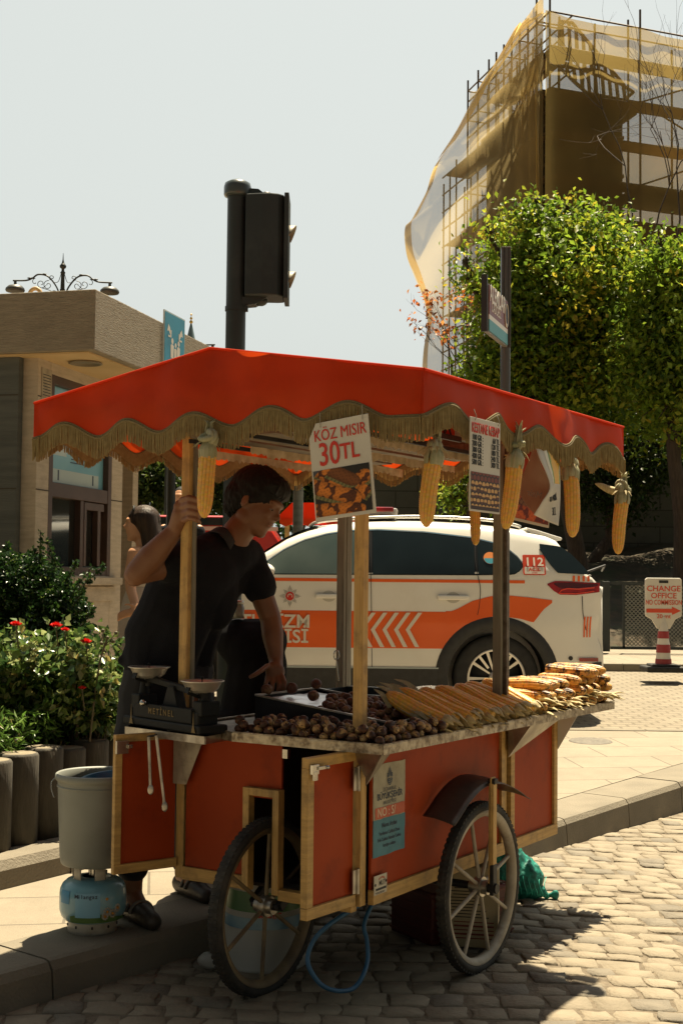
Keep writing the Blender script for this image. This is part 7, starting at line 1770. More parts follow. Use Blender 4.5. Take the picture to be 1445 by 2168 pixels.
m = MB(); m.T = Mp; m.box((-.012, hS/2 + .02, -.018), (.014, hS + .04, .03)); m.build('sign_side_box', DG, sp_, world=True)
# dark wire emblem seen behind as the mirrored second board
# ------------------------------------------------------------------ change office sign on traffic cone
cp = atz(1403, 1416, .48); cs_ = thing('cone_sign', 'white CHANGE OFFICE board on a red and white striped cone', 'sign', (cp.x, cp.y, gz(16.2) + .078))
S_ = cp.y / 2800
WPL = mat('white_plastic', (.66, .62, .53, 1), (.58, .54, .46, 1), scale=4, rough=.45)
m = MB(); m.box((0, 0, .035), (84*S_, .42, .06)); m.box((0, 0, .075), (60*S_, .3, .03)); m.build('rubber_base', RUBBER, cs_, bevel=.015)
zz_ = lambda v: (1416 - v) * S_
m = MB(); m.lathe([(17*S_, zz_(1405)), (15.5*S_, zz_(1388)), (9*S_, zz_(1318)), (6.5*S_, zz_(1312)), (5*S_, zz_(1300))], 28); m.build('cone', WPL, cs_)
for (va, vb) in ((1402, 1388), (1375, 1358), (1345, 1330)):
    ra = interp([(1318, 9.4), (1388, 15.8), (1405, 17.2)], va)*S_ + .003; rb = interp([(1318, 9.4), (1388, 15.8), (1405, 17.2)], vb)*S_ + .003
    m = MB(); m.lathe([(ra, zz_(va)), (rb, zz_(vb))], 28); m.build('red_band', mat('maroon_band', (.30, .03, .03, 1), rough=.5), cs_)
W_ = 77*S_; z1_, z0b = zz_(1218), zz_(1305)
m = MB(); oc = .02; P_ = [(-W_/2+oc, -.02, z0b), (W_/2-oc, -.02, z0b), (W_/2, -.02, z0b+oc), (W_/2, -.02, z1_-oc), (W_/2-oc, -.02, z1_), (-W_/2+oc, -.02, z1_), (-W_/2, -.02, z1_-oc), (-W_/2, -.02, z0b+oc)]
P_ = [(-.06, -.02, zz_(1322)), (.06, -.02, zz_(1322)), (W_/2-.08, -.02, z0b)] + P_[2:] + [(-W_/2+.08, -.02, z0b)]
P_ = [(-.07, -.02, zz_(1325)), (.07, -.02, zz_(1325)), (W_/2-.07, -.02, z0b), (W_/2-.01, -.02, z0b+.03), (W_/2, -.02, z0b+.05), (W_/2, -.02, z1_-oc), (W_/2-oc, -.02, z1_), (-W_/2+oc, -.02, z1_), (-W_/2, -.02, z1_-oc), (-W_/2, -.02, z0b+.05), (-W_/2+.01, -.02, z0b+.03), (-W_/2+.07, -.02, z0b)]
m.prism(P_, (0, .04, 0)); bd_ = m.build('sign_board', WPL, cs_, bevel=.006)
m = MB(); m.box((0, -.0225, zz_(1226)), (.10, .004, .03)); m.build('handle_slot', BLACKINK, cs_)
def ct_(b, v, s_, xs=1., x=0, mt=REDINK): text(b, s_, mt, cs_, Matrix.Translation((x, -.0235, zz_(v))) @ Matrix.Rotation(PI/2, 4, 'X'), bold=.010, xs=xs)
ORR = mat('orange_red_letter', (.62, .07, .025, 1), rough=.5)
ct_('CHANGE', 1241, .086, 1.05, 0, ORR); ct_('OFFICE', 1256, .084, 1.05, 0, ORR); ct_('NO COMMISSION', 1270, .076, .66, 0, ORR); ct_('20 mt', 1299, .065, 1.0, 0, ORR)
m = MB(); y_ = -.0235; za = zz_(1287); m.poly([(-.19, y_, za-.022), (.09, y_, za-.022), (.09, y_, za-.045), (.19, y_, za), (.09, y_, za+.045), (.09, y_, za+.022), (-.19, y_, za+.022)]); m.build('arrow', ORR, cs_)
# ------------------------------------------------------------------ fence, embankment, back wall
MESHM = None
def perf(name, c, scale, hole=.33):
    m = bpy.data.materials.new(name); m.use_nodes = True; t = m.node_tree; nd = t.nodes; lk = t.links.new; b = nd['Principled BSDF']; b.inputs['Base Color'].default_value = c; b.inputs['Roughness'].default_value = .5; b.inputs['Metallic'].default_value = .4
    co = nd.new('ShaderNodeTexCoord'); mp = nd.new('ShaderNodeMapping'); mp.inputs['Scale'].default_value = (scale, scale, scale); mp.inputs['Rotation'].default_value = (0, R(45), 0); lk(co.outputs['Object'], mp.inputs[0])
    sx_ = nd.new('ShaderNodeSeparateXYZ'); lk(mp.outputs[0], sx_.inputs[0]); outs = []
    for ax in ('X', 'Z'):
        f = nd.new('ShaderNodeMath'); f.operation = 'FRACT'; lk(sx_.outputs[ax], f.inputs[0]); s = nd.new('ShaderNodeMath'); s.operation = 'SUBTRACT'; lk(f.outputs[0], s.inputs[0]); s.inputs[1].default_value = .5; a = nd.new('ShaderNodeMath'); a.operation = 'ABSOLUTE'; lk(s.outputs[0], a.inputs[0]); g_ = nd.new('ShaderNodeMath'); g_.operation = 'GREATER_THAN'; g_.inputs[1].default_value = hole; lk(a.outputs[0], g_.inputs[0]); outs.append(g_)
    mxm = nd.new('ShaderNodeMath'); mxm.operation = 'MAXIMUM'; lk(outs[0].outputs[0], mxm.inputs[0]); lk(outs[1].outputs[0], mxm.inputs[1])
    tr = nd.new('ShaderNodeBsdfTransparent'); ms = nd.new('ShaderNodeMixShader'); lk(mxm.outputs[0], ms.inputs[0]); lk(tr.outputs[0], ms.inputs[1]); lk(b.outputs[0], ms.inputs[2]); lk(ms.outputs[0], nd['Material Output'].inputs[0]); return m
PERF = perf('perforated_grey_metal', (.17, .175, .155, 1), 26, .34)
fy = 18.0; fz = gz(18) + .09
fen = thing('mesh_fence', 'low dark fence of perforated metal panels along the far pavement', 'fence', (at(1400, 1300, fy).x, fy, fz))
fh = at(1350, 1232, fy).z - fz
x = -11.5
while x < 3.2:
    m = MB(); m.box((x + .06, 0, fh/2), (.10, .06, fh)); m.build('fence_post', DG, fen, bevel=.004)
    m = MB(); m.bar((x + .12, 0, fh - .02), (x + 1.78, 0, fh - .02), .03, .04); m.bar((x + .12, 0, .05), (x + 1.78, 0, .05), .03, .04); m.bar((x + .30, 0, .05), (x + .30, 0, fh - .04), .03, .03); m.build('fence_rail', DG, fen)
    m = MB(); m.quad((x + .32, 0, .08), (x + 1.76, 0, .08), (x + 1.76, 0, fh - .05), (x + .32, 0, fh - .05)); m.build('mesh_panel', PERF, fen)
    x += 1.78
WALLST = None
def stonewall(name, c1, c2, cj, sx, sy):
    m = slabmat(name, c1, c2, cj, sx, sy, 0, mort=.012, bump=.6); 
    mp = [n for n in m.node_tree.nodes if n.type == 'MAPPING'][0]; mp.inputs['Rotation'].default_value = (R(90), 0, 0); return m
STW = stonewall('old_ashlar_wall', (.085, .092, .074, 1), (.068, .075, .060, 1), (.035, .038, .030, 1), .9, .34)
m = MB(); m.box((0, 0, 2.0), (46, 1.0, 4.0)); 
for k in range(3): pass
o = m.build('stone_wall', STW, origin=(0, 0, 0), bevel=.02); o.location = (23.6, 27.5, .2); tag(o, 'long grey green stone retaining wall behind the police car', 'wall')
m = MB(); m.box((0, 0, 0), (46, 1.15, .22)); cpg = m.build('coping', mat('coping_stone', (.22, .21, .16, 1), rough=.85), o, bevel=.02); cpg.location = (0, 0, 4.1)
EARTH = mat('dry_leafy_earth', (.075, .050, .028, 1), (.035, .03, .016, 1), scale=5, rough=.95, bump=1.0, bscale=14, c3=(.03, .05, .015, 1), c3scale=1.2, c3amt=.8)
m = MB(); m.grid(lambda u, v: (-3 + 34*u, 18.8 + 8.3*v, .45 + (1.75*(v**.8)) * min(1, max(0, (u - .02)*6)) + .16*mnoise.noise(Vector((u*30, v*8, 0)))), 90, 24); m.build('embankment', EARTH, kind='structure')
# red van with white lettering (partly hidden behind the woman)
vp0 = at(262, 1150, 16.5)
van = thing('red_van', 'red van with a dark window band and white letters behind the woman', 'van', (at(300, 1150, 16.5).x, 17.3, gz(16.5)))
RDV = mat('red_van_paint', (.45, .022, .012, 1), (.38, .02, .012, 1), scale=2, rough=.3, coat=.5)
vh = at(310, 1090, 16.5).z - gz(16.5)
m = MB(); P_ = [(-2.3, .35), (-2.3, vh-.25), (-2.15, vh-.05), (-1.9, vh), (1.25, vh), (1.55, vh - .06), (2.05, vh*.56), (2.45, vh*.50), (2.5, .35)]; m.prism([(x, -.85, z) for x, z in P_], (0, 1.7, 0)); m.build('body', RDV, van, bevel=.06)
zw0, zw1 = at(320, 1111, 16.5).z - gz(16.5), at(320, 1095, 16.5).z - gz(16.5)
m = MB(); m.box((-.3, -.856, (zw0+zw1)/2), (3.4, .012, zw1-zw0)); m.build('window_band', GLASS, van)
m = MB(); m.box((-.2, -.857, at(340, 1118, 16.5).z - gz(16.5)), (3.8, .012, .05)); m.build('pale_stripe', mat('pink_white_stripe', (.62, .40, .34, 1), rough=.4), van)
text('MÜZE OTOBÜSÜ', .20, RTXT, van, Matrix.Translation((-.62, -.862, at(300, 1133, 16.5).z - gz(16.5))) @ Matrix.Rotation(PI/2, 4, 'X'), bold=.02) if False else text('USKÜDAR', .20, RTXT, van, Matrix.Translation((.14, -.862, at(300, 1133, 16.5).z - gz(16.5))) @ Matrix.Rotation(PI/2, 4, 'X'), bold=.02)
for x in (-1.45, 1.5):
    for y in (-.86, .86):
        m = MB(); m.cyl((x, y - .10, .33), (x, y + .06, .33), .33, n=28); wv = m.build('wheel', RUBBER, van)
        m = MB(); m.cyl((x, y - .11, .33), (x, y + .07, .33), .19, n=20); m.build('rim', STEEL, wv)
# another cart's orange red awning and its post, beyond the car
oa = thing('market_stall', 'distant food stall with an orange red awning beyond the car roof', 'stall', (at(632, 1110, 14.2).x, 14.2, gz(14.2)))
W0, W1 = at(592, 1090, 14.2).x - oa.location.x, at(706, 1090, 14.2).x - oa.location.x
zA, zB, zC = [at(640, v, 14.2).z - gz(14.2) for v in (1064, 1100, 1112)]
m = MB(); m.prism([(W0, 0, zB + .0), (W0 + .0, 0, zB + .05), (W0*.35, 0, zA), (W1*.5, 0, zA), (W1 + .3, 0, zB + .05), (W1 + .3, 0, zB)], (0, 1.4, 0)); m.build('awning', CLOTH, oa)
m = MB(); m.grid(lambda u, v: (W0 + (W1 + .3 - W0)*u, -.01, zB + .01 - (.05 + .035*math.sin(u*22))*v), 60, 2); m.build('valance', CLOTH, oa)
for x in (W0 + .08, W1 + .2): 
    m = MB(); m.bar((x, .05, 0), (x, .05, zB), .05, .05); m.build('post', WOOD, oa)
m = MB(); m.box(((W0+W1)/2, .6, .55), (W1-W0, 1.0, .5)); m.build('counter', REDP, oa, bevel=.01)
m = MB(); m.box(((W0+W1)/2 + .1, .5, .85), ((W1-W0)*.9, .8, .03)); m.build('counter_top', STEEL, oa)
# ------------------------------------------------------------------ leaves, trees, planter
def leaf_mat(name, transl=.45, rough=.45): return mat(name, (1, 1, 1, 1), attr='Col', rough=rough, transl=transl, spec=.4)
TL = leaf_mat('tree_leaves', .55); BL = leaf_mat('bush_leaves', .35, .3)
def leafcloud(name, pts, size, cols, m, parent, seed=0, asp=.55, up=.35, origin=None, world=True, fold=.25):
    """one small folded blade per point; cols (n,3)"""
    g = np.random.default_rng(seed); n = len(pts); pts = np.asarray(pts, dtype=np.float64)
    d = g.normal(size=(n, 3)); d[:, 2] -= .35; d /= np.linalg.norm(d, axis=1)[:, None]
    nn = g.normal(size=(n, 3)); nn[:, 2] += up*3; s = np.cross(d, nn); s /= (np.linalg.norm(s, axis=1)[:, None] + 1e-9); nn = np.cross(s, d)
    L = (size * g.uniform(.65, 1.3, n))[:, None]
    a = pts; b = pts + d*L*.45 + s*L*asp*.5 + nn*L*fold*.5; c = pts + d*L; e = pts + d*L*.45 - s*L*asp*.5 + nn*L*fold*.5; mid = pts + d*L*.5
    V = np.stack([a, b, c, e], 1).reshape(-1, 3)
    if parent is not None and world:
        Mi = np.array(WM[parent.name].inverted()); V = V @ Mi[:3, :3].T + Mi[:3, 3]
    me = bpy.data.meshes.new(name); me.vertices.add(n*4); me.vertices.foreach_set('co', V.ravel())
    idx = np.arange(n*4).reshape(n, 4); tri = np.concatenate([idx[:, [0, 1, 2]], idx[:, [0, 2, 3]]], 1).reshape(-1)
    me.loops.add(n*6); me.loops.foreach_set('vertex_index', tri.astype(np.int32)); me.polygons.add(n*2); me.polygons.foreach_set('loop_start', np.arange(0, n*6, 3, dtype=np.int32))
    me.update(calc_edges=True); ca = me.color_attributes.new('Col', 'FLOAT_COLOR', 'POINT')
    cc = np.repeat(np.column_stack([cols, np.ones(n)]), 4, axis=0).astype(np.float32); ca.data.foreach_set('color', cc.ravel()); me.materials.append(m)
    o = bpy.data.objects.new(name, me); C.objects.link(o)
    if parent is not None: o.parent = parent
    return o
BARK = mat('tree_bark', (.075, .055, .038, 1), (.04, .03, .022, 1), scale=6, stretch=(6, 6, 1), rough=.9, bump=.7)
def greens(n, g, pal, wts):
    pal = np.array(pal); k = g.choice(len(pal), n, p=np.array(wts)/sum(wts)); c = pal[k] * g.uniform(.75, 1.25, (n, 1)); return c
PALT = [(.22, .32, .028), (.14, .23, .02), (.36, .38, .035), (.07, .135, .016), (.50, .38, .04)]
def tree(name, label, base, blobs, nleaf, size, seed, pal=PALT, w_=(5, 5, 3, 4, .6), cat='tree', group=None, trunkr=.16, yellow_top=None):
    """blobs: list of (centre world, radii) making up the crown"""
    g = np.random.default_rng(seed); rr = random.Random(seed)
    rt = thing(name, label, cat, base, group=group)
    b = Vector(base); m = MB(); cz = min(c.z - r[2]*.7 for c, r in blobs); top = Vector((b.x, b.y, cz + .4))
    ctr = sum((c for c, r in blobs), Vector()) / len(blobs)
    trunk = bez([b, b.lerp(Vector((ctr.x, ctr.y, cz)), .5) + Vector((.1, 0, 0)), Vector((ctr.x, ctr.y, cz)), Vector((ctr.x, ctr.y, ctr.z))], 5)
    m.tube(trunk, [trunkr * (1.15 - .8*i/(len(trunk)-1)) for i in range(len(trunk))], 10)
    for c, r in blobs:
        st = trunk[int(len(trunk)*rr.uniform(.45, .8))]
        lim = bez([st, st.lerp(c, .5) + Vector((0, 0, .3)), c, c + Vector((rr.uniform(-.5, .5)*r[0], 0, r[2]*.5))], 4); m.tube(lim, [trunkr*.5*(1 - .85*i/(len(lim)-1)) for i in range(len(lim))], 7)
        for k in range(9):
            e = c + Vector((rr.uniform(-1, 1)*r[0], rr.uniform(-1, 1)*r[1], rr.uniform(-.6, 1)*r[2]))*.85; br = bez([c, c.lerp(e, .5) + Vector((0, 0, .1)), e], 4); m.tube(br, [.03*(1 - .8*i/(len(br)-1)) for i in range(len(br))], 5)
    m.build('trunk', BARK, rt, world=True)
    vol = np.array([r[0]*r[1]*r[2] for c, r in blobs])**.67; vol = vol/vol.sum(); P = []; Cc = []
    for (c, r), f in zip(blobs, vol):
        nl = int(nleaf*f); nc = max(6, nl//44)
        d = g.normal(size=(nc, 3)); d /= np.linalg.norm(d, axis=1)[:, None]; rad = g.uniform(.12, 1, nc)**.42; rad *= 1 + .30*np.sin(d[:, 0]*7 + seed)*np.cos(d[:, 2]*6 + 1.3*seed)
        cc = d*rad[:, None]*np.array(r) + np.array(tuple(c)); ctint = greens(nc, g, pal, w_)
        k = g.integers(0, nc, nl); pp = cc[k] + g.normal(size=(nl, 3))*np.array((1, 1, .75))*size*1.75; P.append(pp); Cc.append(ctint[k]*.75 + greens(nl, g, pal, w_)*.25)
    P = np.concatenate(P); Cc = np.concatenate(Cc)
    leafcloud('crown', P, size, Cc, TL, rt, seed)
    return rt
def BLB(u, v, D, ru, rv, ry=None):
    s = D/2800; return (at(u, v, D), (ru*s, (ry if ry is not None else ru)*s, rv*s))
b0 = at(1240, 1180, 23); tree('leafy_tree', 'large sunlit green tree rising in front of the wrapped scaffold', (b0.x, 23, .8), [BLB(1225, 590, 23, 150, 105), BLB(1150, 520, 23, 62, 58), BLB(1265, 520, 23, 70, 52), BLB(1060, 640, 23, 62, 75), BLB(1130, 700, 23, 125, 110), BLB(1255, 720, 23, 150, 120), BLB(1090, 790, 23, 95, 80), BLB(1210, 840, 23, 150, 95), BLB(1010, 800, 22.6, 50, 45), BLB(1105, 455, 23, 30, 42), BLB(1180, 462, 23, 34, 26), BLB(1240, 455, 23, 22, 22), BLB(1035, 500, 23, 22, 30), BLB(995, 600, 23, 22, 30), BLB(1200, 450, 23, 12, 22), BLB(1135, 440, 23, 14, 22), BLB(1290, 470, 23, 18, 20), BLB(1242, 462, 23, 10, 18), BLB(1080, 560, 23, 30, 50), BLB(985, 560, 23, 12, 22), BLB(1340, 540, 23, 26, 22)], 31000, .12, 1)
b0 = at(1440, 1180, 21.5); tree('leafy_tree', 'sunlit green tree at the right edge beside the larger one', (b0.x, 21.5, .8), [BLB(1420, 610, 21.5, 80, 75), BLB(1380, 590, 21.5, 45, 55), BLB(1440, 700, 21.5, 110, 100), BLB(1380, 760, 21.5, 80, 100), BLB(1480, 600, 21.5, 60, 70), BLB(1440, 850, 21.5, 110, 100), BLB(1400, 525, 21.5, 24, 25)], 16500, .12, 2, group=None)
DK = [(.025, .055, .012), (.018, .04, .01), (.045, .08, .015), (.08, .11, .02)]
b0 = at(1180, 1150, 24.5); tree('shade_tree', 'darker shaded tree filling under the big crown above the car roof', (b0.x, 24.5, 1.0), [BLB(1220, 930, 24.5, 150, 95), BLB(1380, 950, 24.5, 110, 90), BLB(1110, 880, 24.5, 80, 60), BLB(1300, 1040, 24.5, 90, 60), BLB(1420, 850, 25.5, 160, 70), BLB(1250, 850, 26, 200, 60), BLB(1500, 960, 25.5, 90, 80)], 30000, .10, 3, DK, (4, 4, 3, 1), trunkr=.13)  # rear crown lobes added out of sight to shade the embankment
b0 = at(985, 1160, 20.5); tree('young_tree', 'small bright young tree hanging leaves between the cob and price list', (b0.x, 20.5, .6), [BLB(985, 1020, 20.5, 45, 40), BLB(960, 1060, 20.5, 30, 22), BLB(1010, 975, 20.5, 35, 35)], 1500, .09, 4, trunkr=.03)
for i, (u, v, D, r_, lab) in enumerate(((300, 1000, 31, 70, 'shady tree seen between the kiosk and the left post'), (400, 1010, 33, 75, 'shady tree directly behind the gripping hand'), (500, 1000, 31, 75, 'shady tree behind the vendor head'), (625, 1010, 32, 80, 'shady tree between the vendor face and the price card'))):
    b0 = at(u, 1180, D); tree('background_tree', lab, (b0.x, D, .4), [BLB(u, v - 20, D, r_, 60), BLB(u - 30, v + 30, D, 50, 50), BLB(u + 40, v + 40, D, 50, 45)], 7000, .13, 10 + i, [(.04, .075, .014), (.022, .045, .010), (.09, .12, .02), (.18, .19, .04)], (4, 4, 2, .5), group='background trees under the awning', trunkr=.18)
# hedge filling behind
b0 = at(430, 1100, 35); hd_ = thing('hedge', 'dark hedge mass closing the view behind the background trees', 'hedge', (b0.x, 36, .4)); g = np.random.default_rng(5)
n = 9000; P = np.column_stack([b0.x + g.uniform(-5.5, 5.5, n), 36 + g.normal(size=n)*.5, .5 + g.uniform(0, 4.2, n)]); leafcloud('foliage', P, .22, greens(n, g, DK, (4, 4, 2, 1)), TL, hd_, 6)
m = MB(); m.tube([(b0.x, 36.2, .4), (b0.x, 36.2, 2.5)], .1, 8); m.build('stem', BARK, hd_, world=True)
# rust coloured twiggy tree left of the big one, and a bare tree before the tower
def bare(name, label, base, tips, seed, leaves=0, lc=None, r0=.07):
    rr = random.Random(seed); rt = thing(name, label, 'tree', base); m = MB(); b = Vector(base); P = []
    def rec(p, d, L_, r_, k):
        q = [p]; dd = Vector(d)
        for i in range(4): dd = (dd + Vector((rr.uniform(-.25, .25), rr.uniform(-.25, .25), rr.uniform(-.12, .22)))).normalized(); q.append(q[-1] + dd*L_/4)
        m.tube(q, [r_*(1 - .12*i) for i in range(5)], 5 if k > 1 else 4, False)
        if k == 0: P.extend(q[2:]); return
        for j in range(rr.choice((2, 3))): rec(q[rr.choice((2, 3, 4))], (dd + Vector((rr.uniform(-.8, .8), rr.uniform(-.6, .6), rr.uniform(-.5, .6)))).normalized(), L_*rr.uniform(.6, .85), r_*.6, k-1)
    for t in tips: t = Vector(t); m.tube([b, b.lerp(t, .5), t], [r0*1.3, r0, r0*.7], 7); rec(t, (t - b).normalized(), tips_L, r0*.5, 4)
    m.build('trunk', BARK, rt, world=True)
    if leaves:
        g = np.random.default_rng(seed); pp = np.array([tuple(p) for p in P]); pp = pp[g.integers(0, len(pp), leaves)] + g.normal(size=(leaves, 3))*.08; leafcloud('crown', pp, .10, greens(leaves, g, lc, [1]*len(lc)), TL, rt, seed)
tips_L = .55
bq = at(985, 1150, 24); bare('rusty_tree', 'thin tree with sparse rust orange leaves left of the green crown', (bq.x, 24, .8), [at(975, 800, 24), at(990, 730, 24), at(955, 770, 24)], 7, 300, [(.42, .12, .03), (.5, .2, .05), (.3, .09, .02)], .035)
tips_L = 3.2
bq = at(1400, 1100, 40); bare('bare_tree', 'leafless twiggy tree in front of the right side of the scaffold', (bq.x, 40, 1), [at(1385, 560, 40), at(1430, 520, 40), at(1350, 560, 40)], 9, r0=.07)

# ------------------------------------------------------------------ concrete log palisade, soil, shrubs
LOGM = mat('weathered_concrete_log', (.075, .066, .050, 1), (.045, .040, .030, 1), scale=4, stretch=(5, 5, 1), rough=.9, bump=.5, c3=(.10, .088, .064, 1), c3scale=5, c3amt=.5)
LOGT = mat('log_top', (.26, .22, .15, 1), (.17, .14, .09, 1), scale=20, rough=.9, bump=.6)
tops = [(-60, 1600), (-4, 1594), (25, 1588), (81, 1582), (138, 1573), (192, 1566), (243, 1556), (290, 1548), (336, 1540)]
l0 = atz(25, 1792, .25); l1 = Vector((-1.10, 6.29, 0)); ld = Vector((l1.x - l0.x, l1.y + .08 - l0.y, 0)); ld = ld/4
for k in range(-2, 9):
    p = Vector((l0.x, l0.y + .08, .246)) + ld*k + Vector((.006*math.sin(k*3), .008*math.cos(k*5), 0)); hgt = .392 + .012*math.sin(k*2.3)
    lt = thing('palisade_log', 'round weathered concrete log edging the planter', 'planter log', p, group='concrete logs edging the planter'); lt['label'] = {0: 'planter edging log above the ledge kerb at the left margin', 1: 'second visible planter edging log from the left margin', 2: 'planter edging log just left of the grey bucket', 3: 'planter edging log whose top shows directly above the bucket', 4: 'planter edging log half hidden by the open red flap'}.get(k, f'planter edging log hidden behind the cart, {ORD[k-5]} past the half hidden one' if k > 4 else ('planter edging log cut by the left margin' if k == -1 else 'planter edging log just outside the left margin'))
    m = MB(); m.lathe([(.001, 0), (.088, 0), (.088, hgt - .012), (.082, hgt - .002), (.074, hgt)], 28); m.build('log_body', LOGM, lt)
    m = MB(); m.lathe([(.074, hgt), (.05, hgt + .002), (.001, hgt + .001)], 28); m.build('log_top', LOGT, lt)
m = MB(); q0 = Vector((l0.x, l0.y + .05, 0)) - ld*4; q1 = q0 + ld*13; nrm = Vector((-ld.y, ld.x, 0)).normalized()
m.grid(lambda u, v: q0.lerp(q1, u) + nrm*(.04 + 3.0*v) + Vector((0, 0, .60 + .05*mnoise.noise(Vector((u*14, v*9, 0))))), 60, 30); m.build('planter_soil', EARTH, kind='structure')
g = np.random.default_rng(21)
# boxwood shrub
bxp = Vector(at(70, 1300, 7.1)); sh_ = thing('boxwood_shrub', 'dark dense boxwood shrub with a few long sunlit shoots below the kiosk window', 'shrub', (bxp.x, 7.15, .62))
P = []; cols = []
bl_ = [BLB(60, 1245, 7.1, 88, 75), BLB(10, 1250, 7.1, 80, 85), BLB(120, 1290, 7.0, 70, 70), BLB(60, 1370, 7.0, 110, 80), BLB(150, 1360, 6.95, 48, 60)]
for c, r in bl_:
    n = 6500; d = g.normal(size=(n, 3)); d /= np.linalg.norm(d, axis=1)[:, None]; rad = g.uniform(.3, 1, n)**.35*(1 + .16*np.sin(d[:, 0]*9)*np.cos(d[:, 2]*8)); P.append(d*rad[:, None]*np.array(r) + np.array(tuple(c)))
shoots = [((120, 1200), (100, 1140), 7.0), ((85, 1200), (86, 1125), 7.05), ((150, 1260), (195, 1200), 6.85), ((165, 1250), (222, 1196), 6.8), ((150, 1290), (180, 1245), 6.85), ((155, 1300), (192, 1285), 6.8), ((150, 1350), (205, 1285), 6.8), ((160, 1370), (192, 1330), 6.8), ((165, 1400), (205, 1350), 6.8), ((70, 1200), (72, 1160), 7.05), ((135, 1240), (165, 1185), 6.95), ((20, 1190), (15, 1150), 7.1)]
sm = MB()
for (a, b, D) in shoots:
    A_, B_ = at(a[0], a[1], D), at(b[0], b[1], D - .03); n = 90; t = g.uniform(0, 1, n)[:, None]; P.append(np.array(tuple(A_))*(1-t) + np.array(tuple(B_))*t + g.normal(size=(n, 3))*.012*(1.2 - t)); sm.tube([A_, B_], .003, 4)
P = np.concatenate(P); leafcloud('foliage', P, .024, greens(len(P), g, [(.022, .055, .012), (.012, .033, .008), (.06, .12, .02), (.16, .22, .04)], (5, 5, 1.5, .4)), BL, sh_, 3, asp=.6)
sm.tube([(bxp.x, 7.15, .6), (bxp.x, 7.1, 1.0)], .02, 6)
for c, r in bl_: sm.tube([(bxp.x, 7.12, .9), tuple(c)], .012, 5)
sm.build('stem', BARK, sh_, world=True)
# rose bushes: broad glossy leaves, thorny canes, red blooms
def cluster(c, r, n): d = g.normal(size=(n, 3)); return np.array(tuple(c)) + d*np.array(r)*.5
ROSEP = [(.09, .15, .03), (.20, .27, .07), (.36, .40, .16), (.035, .075, .02), (.34, .28, .09)]
for gi, (cen, lab) in enumerate((((30, 1440), 'glossy rose bush at the left margin with two red blooms'), ((110, 1420), 'middle rose bush with pale sunlit leaves and a red bloom'), ((195, 1450), 'rose bush with a tall thorny cane beside the vendor'))):
    D = 6.35 - .0*gi; base = at(cen[0], 1575, D); rt = thing('rose_bush', lab, 'rose bush', (base.x, D, .60)); cn = MB(); P = []
    for k in range(26):
        e = at(cen[0] + rnd.uniform(-58, 58), rnd.uniform(1330, 1520), D + rnd.uniform(-.25, .3)); b_ = Vector((base.x + rnd.uniform(-.1, .1), D + rnd.uniform(-.1, .1), .6)); q = bez([b_, b_.lerp(e, .5) + Vector((rnd.uniform(-.05, .05), 0, .05)), e], 5); cn.tube(q, [.005*(1 - .06*i) for i in range(len(q))], 5, False)
        for p_ in q[3:]: P.append(cluster(p_, (.05, .05, .045), 15))
    if gi == 2:
        q = bez([at(190, 1570, 6.2), at(200, 1480, 6.15), at(212, 1400, 6.1), at(228, 1350, 6.1)], 5); cn.tube(q, .005, 5)
        for (u, v) in ((228, 1350), (240, 1358), (218, 1335), (246, 1340), (215, 1362)): e = at(u, v, 6.1); cn.tube([q[-3], e], .0022, 4); cn.ell(e, .009, n=6, m=5)
    cn.build('stem', mat('green_brown_cane', (.10, .09, .035, 1), (.07, .05, .025, 1), scale=20, rough=.6), rt, world=True)
    P = np.concatenate(P); leafcloud('foliage', P, .048, greens(len(P), g, ROSEP, (4, 3, 2, 6, .8)), BL, rt, 30 + gi, asp=.62, up=.2)
ROSE = mat('red_rose_petal', (.62, .012, .008, 1), (.42, .006, .006, 1), scale=40, rough=.5, transl=.3)
for (u, v, D, s, lab) in ((34, 1325, 6.1, .026, 'red rose bloom highest at the left margin'), (119, 1328, 6.1, .027, 'largest red rose bloom above the bushes'), (138, 1336, 6.12, .020, 'smaller red rose bloom touching the largest one'), (182, 1362, 6.1, .026, 'flat red rose bloom near the thorny cane'), (174, 1459, 6.05, .017, 'small red rose bloom low among the leaves')):
    c = at(u, v, D); m = MB()
    for k in range(14):
        a = k*2.4; r_ = s*(.25 + .75*k/13); tl = .35 + .5*k/13; e = Vector((math.cos(a), math.sin(a), 0)); f_ = Vector((-e.y, e.x, 0))
        m.grid(lambda x, y: e*r_*(.3 + .7*y) + f_*(x - .5)*r_*1.1 + Vector((0, 0, s*.9*y*(1 - tl) + s*.3*y + .15*s*math.sin(PI*x))), 4, 3)
    rb_ = m.build('rose_bloom', ROSE, origin=(0, 0, 0)); rb_.location = c; tag(rb_, lab, 'flower', 'red roses among the bushes')
    m = MB(); m.tube([(0, 0, 0), (.01, .02, -.10)], .003, 5); m.build('stalk', mat('green_brown_cane', (0, 0, 0, 1)), rb_)
# weeds / grass at the planter front
P0 = np.array(tuple(Vector((l0.x, l0.y + .15, .64)) - ld*2)); dv = np.array(tuple(ld)); nv_ = np.array(tuple(nrm)); n = 3800
P = P0 + g.uniform(0, 8.0, (n, 1))*dv + g.uniform(0, .5, (n, 1))*nv_ + np.column_stack([np.zeros(n), np.zeros(n), g.uniform(-.02, .16, n)])
wd = leafcloud('planter_weeds', P, .055, greens(n, g, [(.10, .20, .03), (.16, .26, .05), (.06, .12, .02), (.30, .28, .10)], (4, 3, 3, 1)), BL, None, 40, asp=.22, up=-.2); wd['kind'] = 'stuff'; wd['label'] = 'bright weeds and grass along the planter logs'

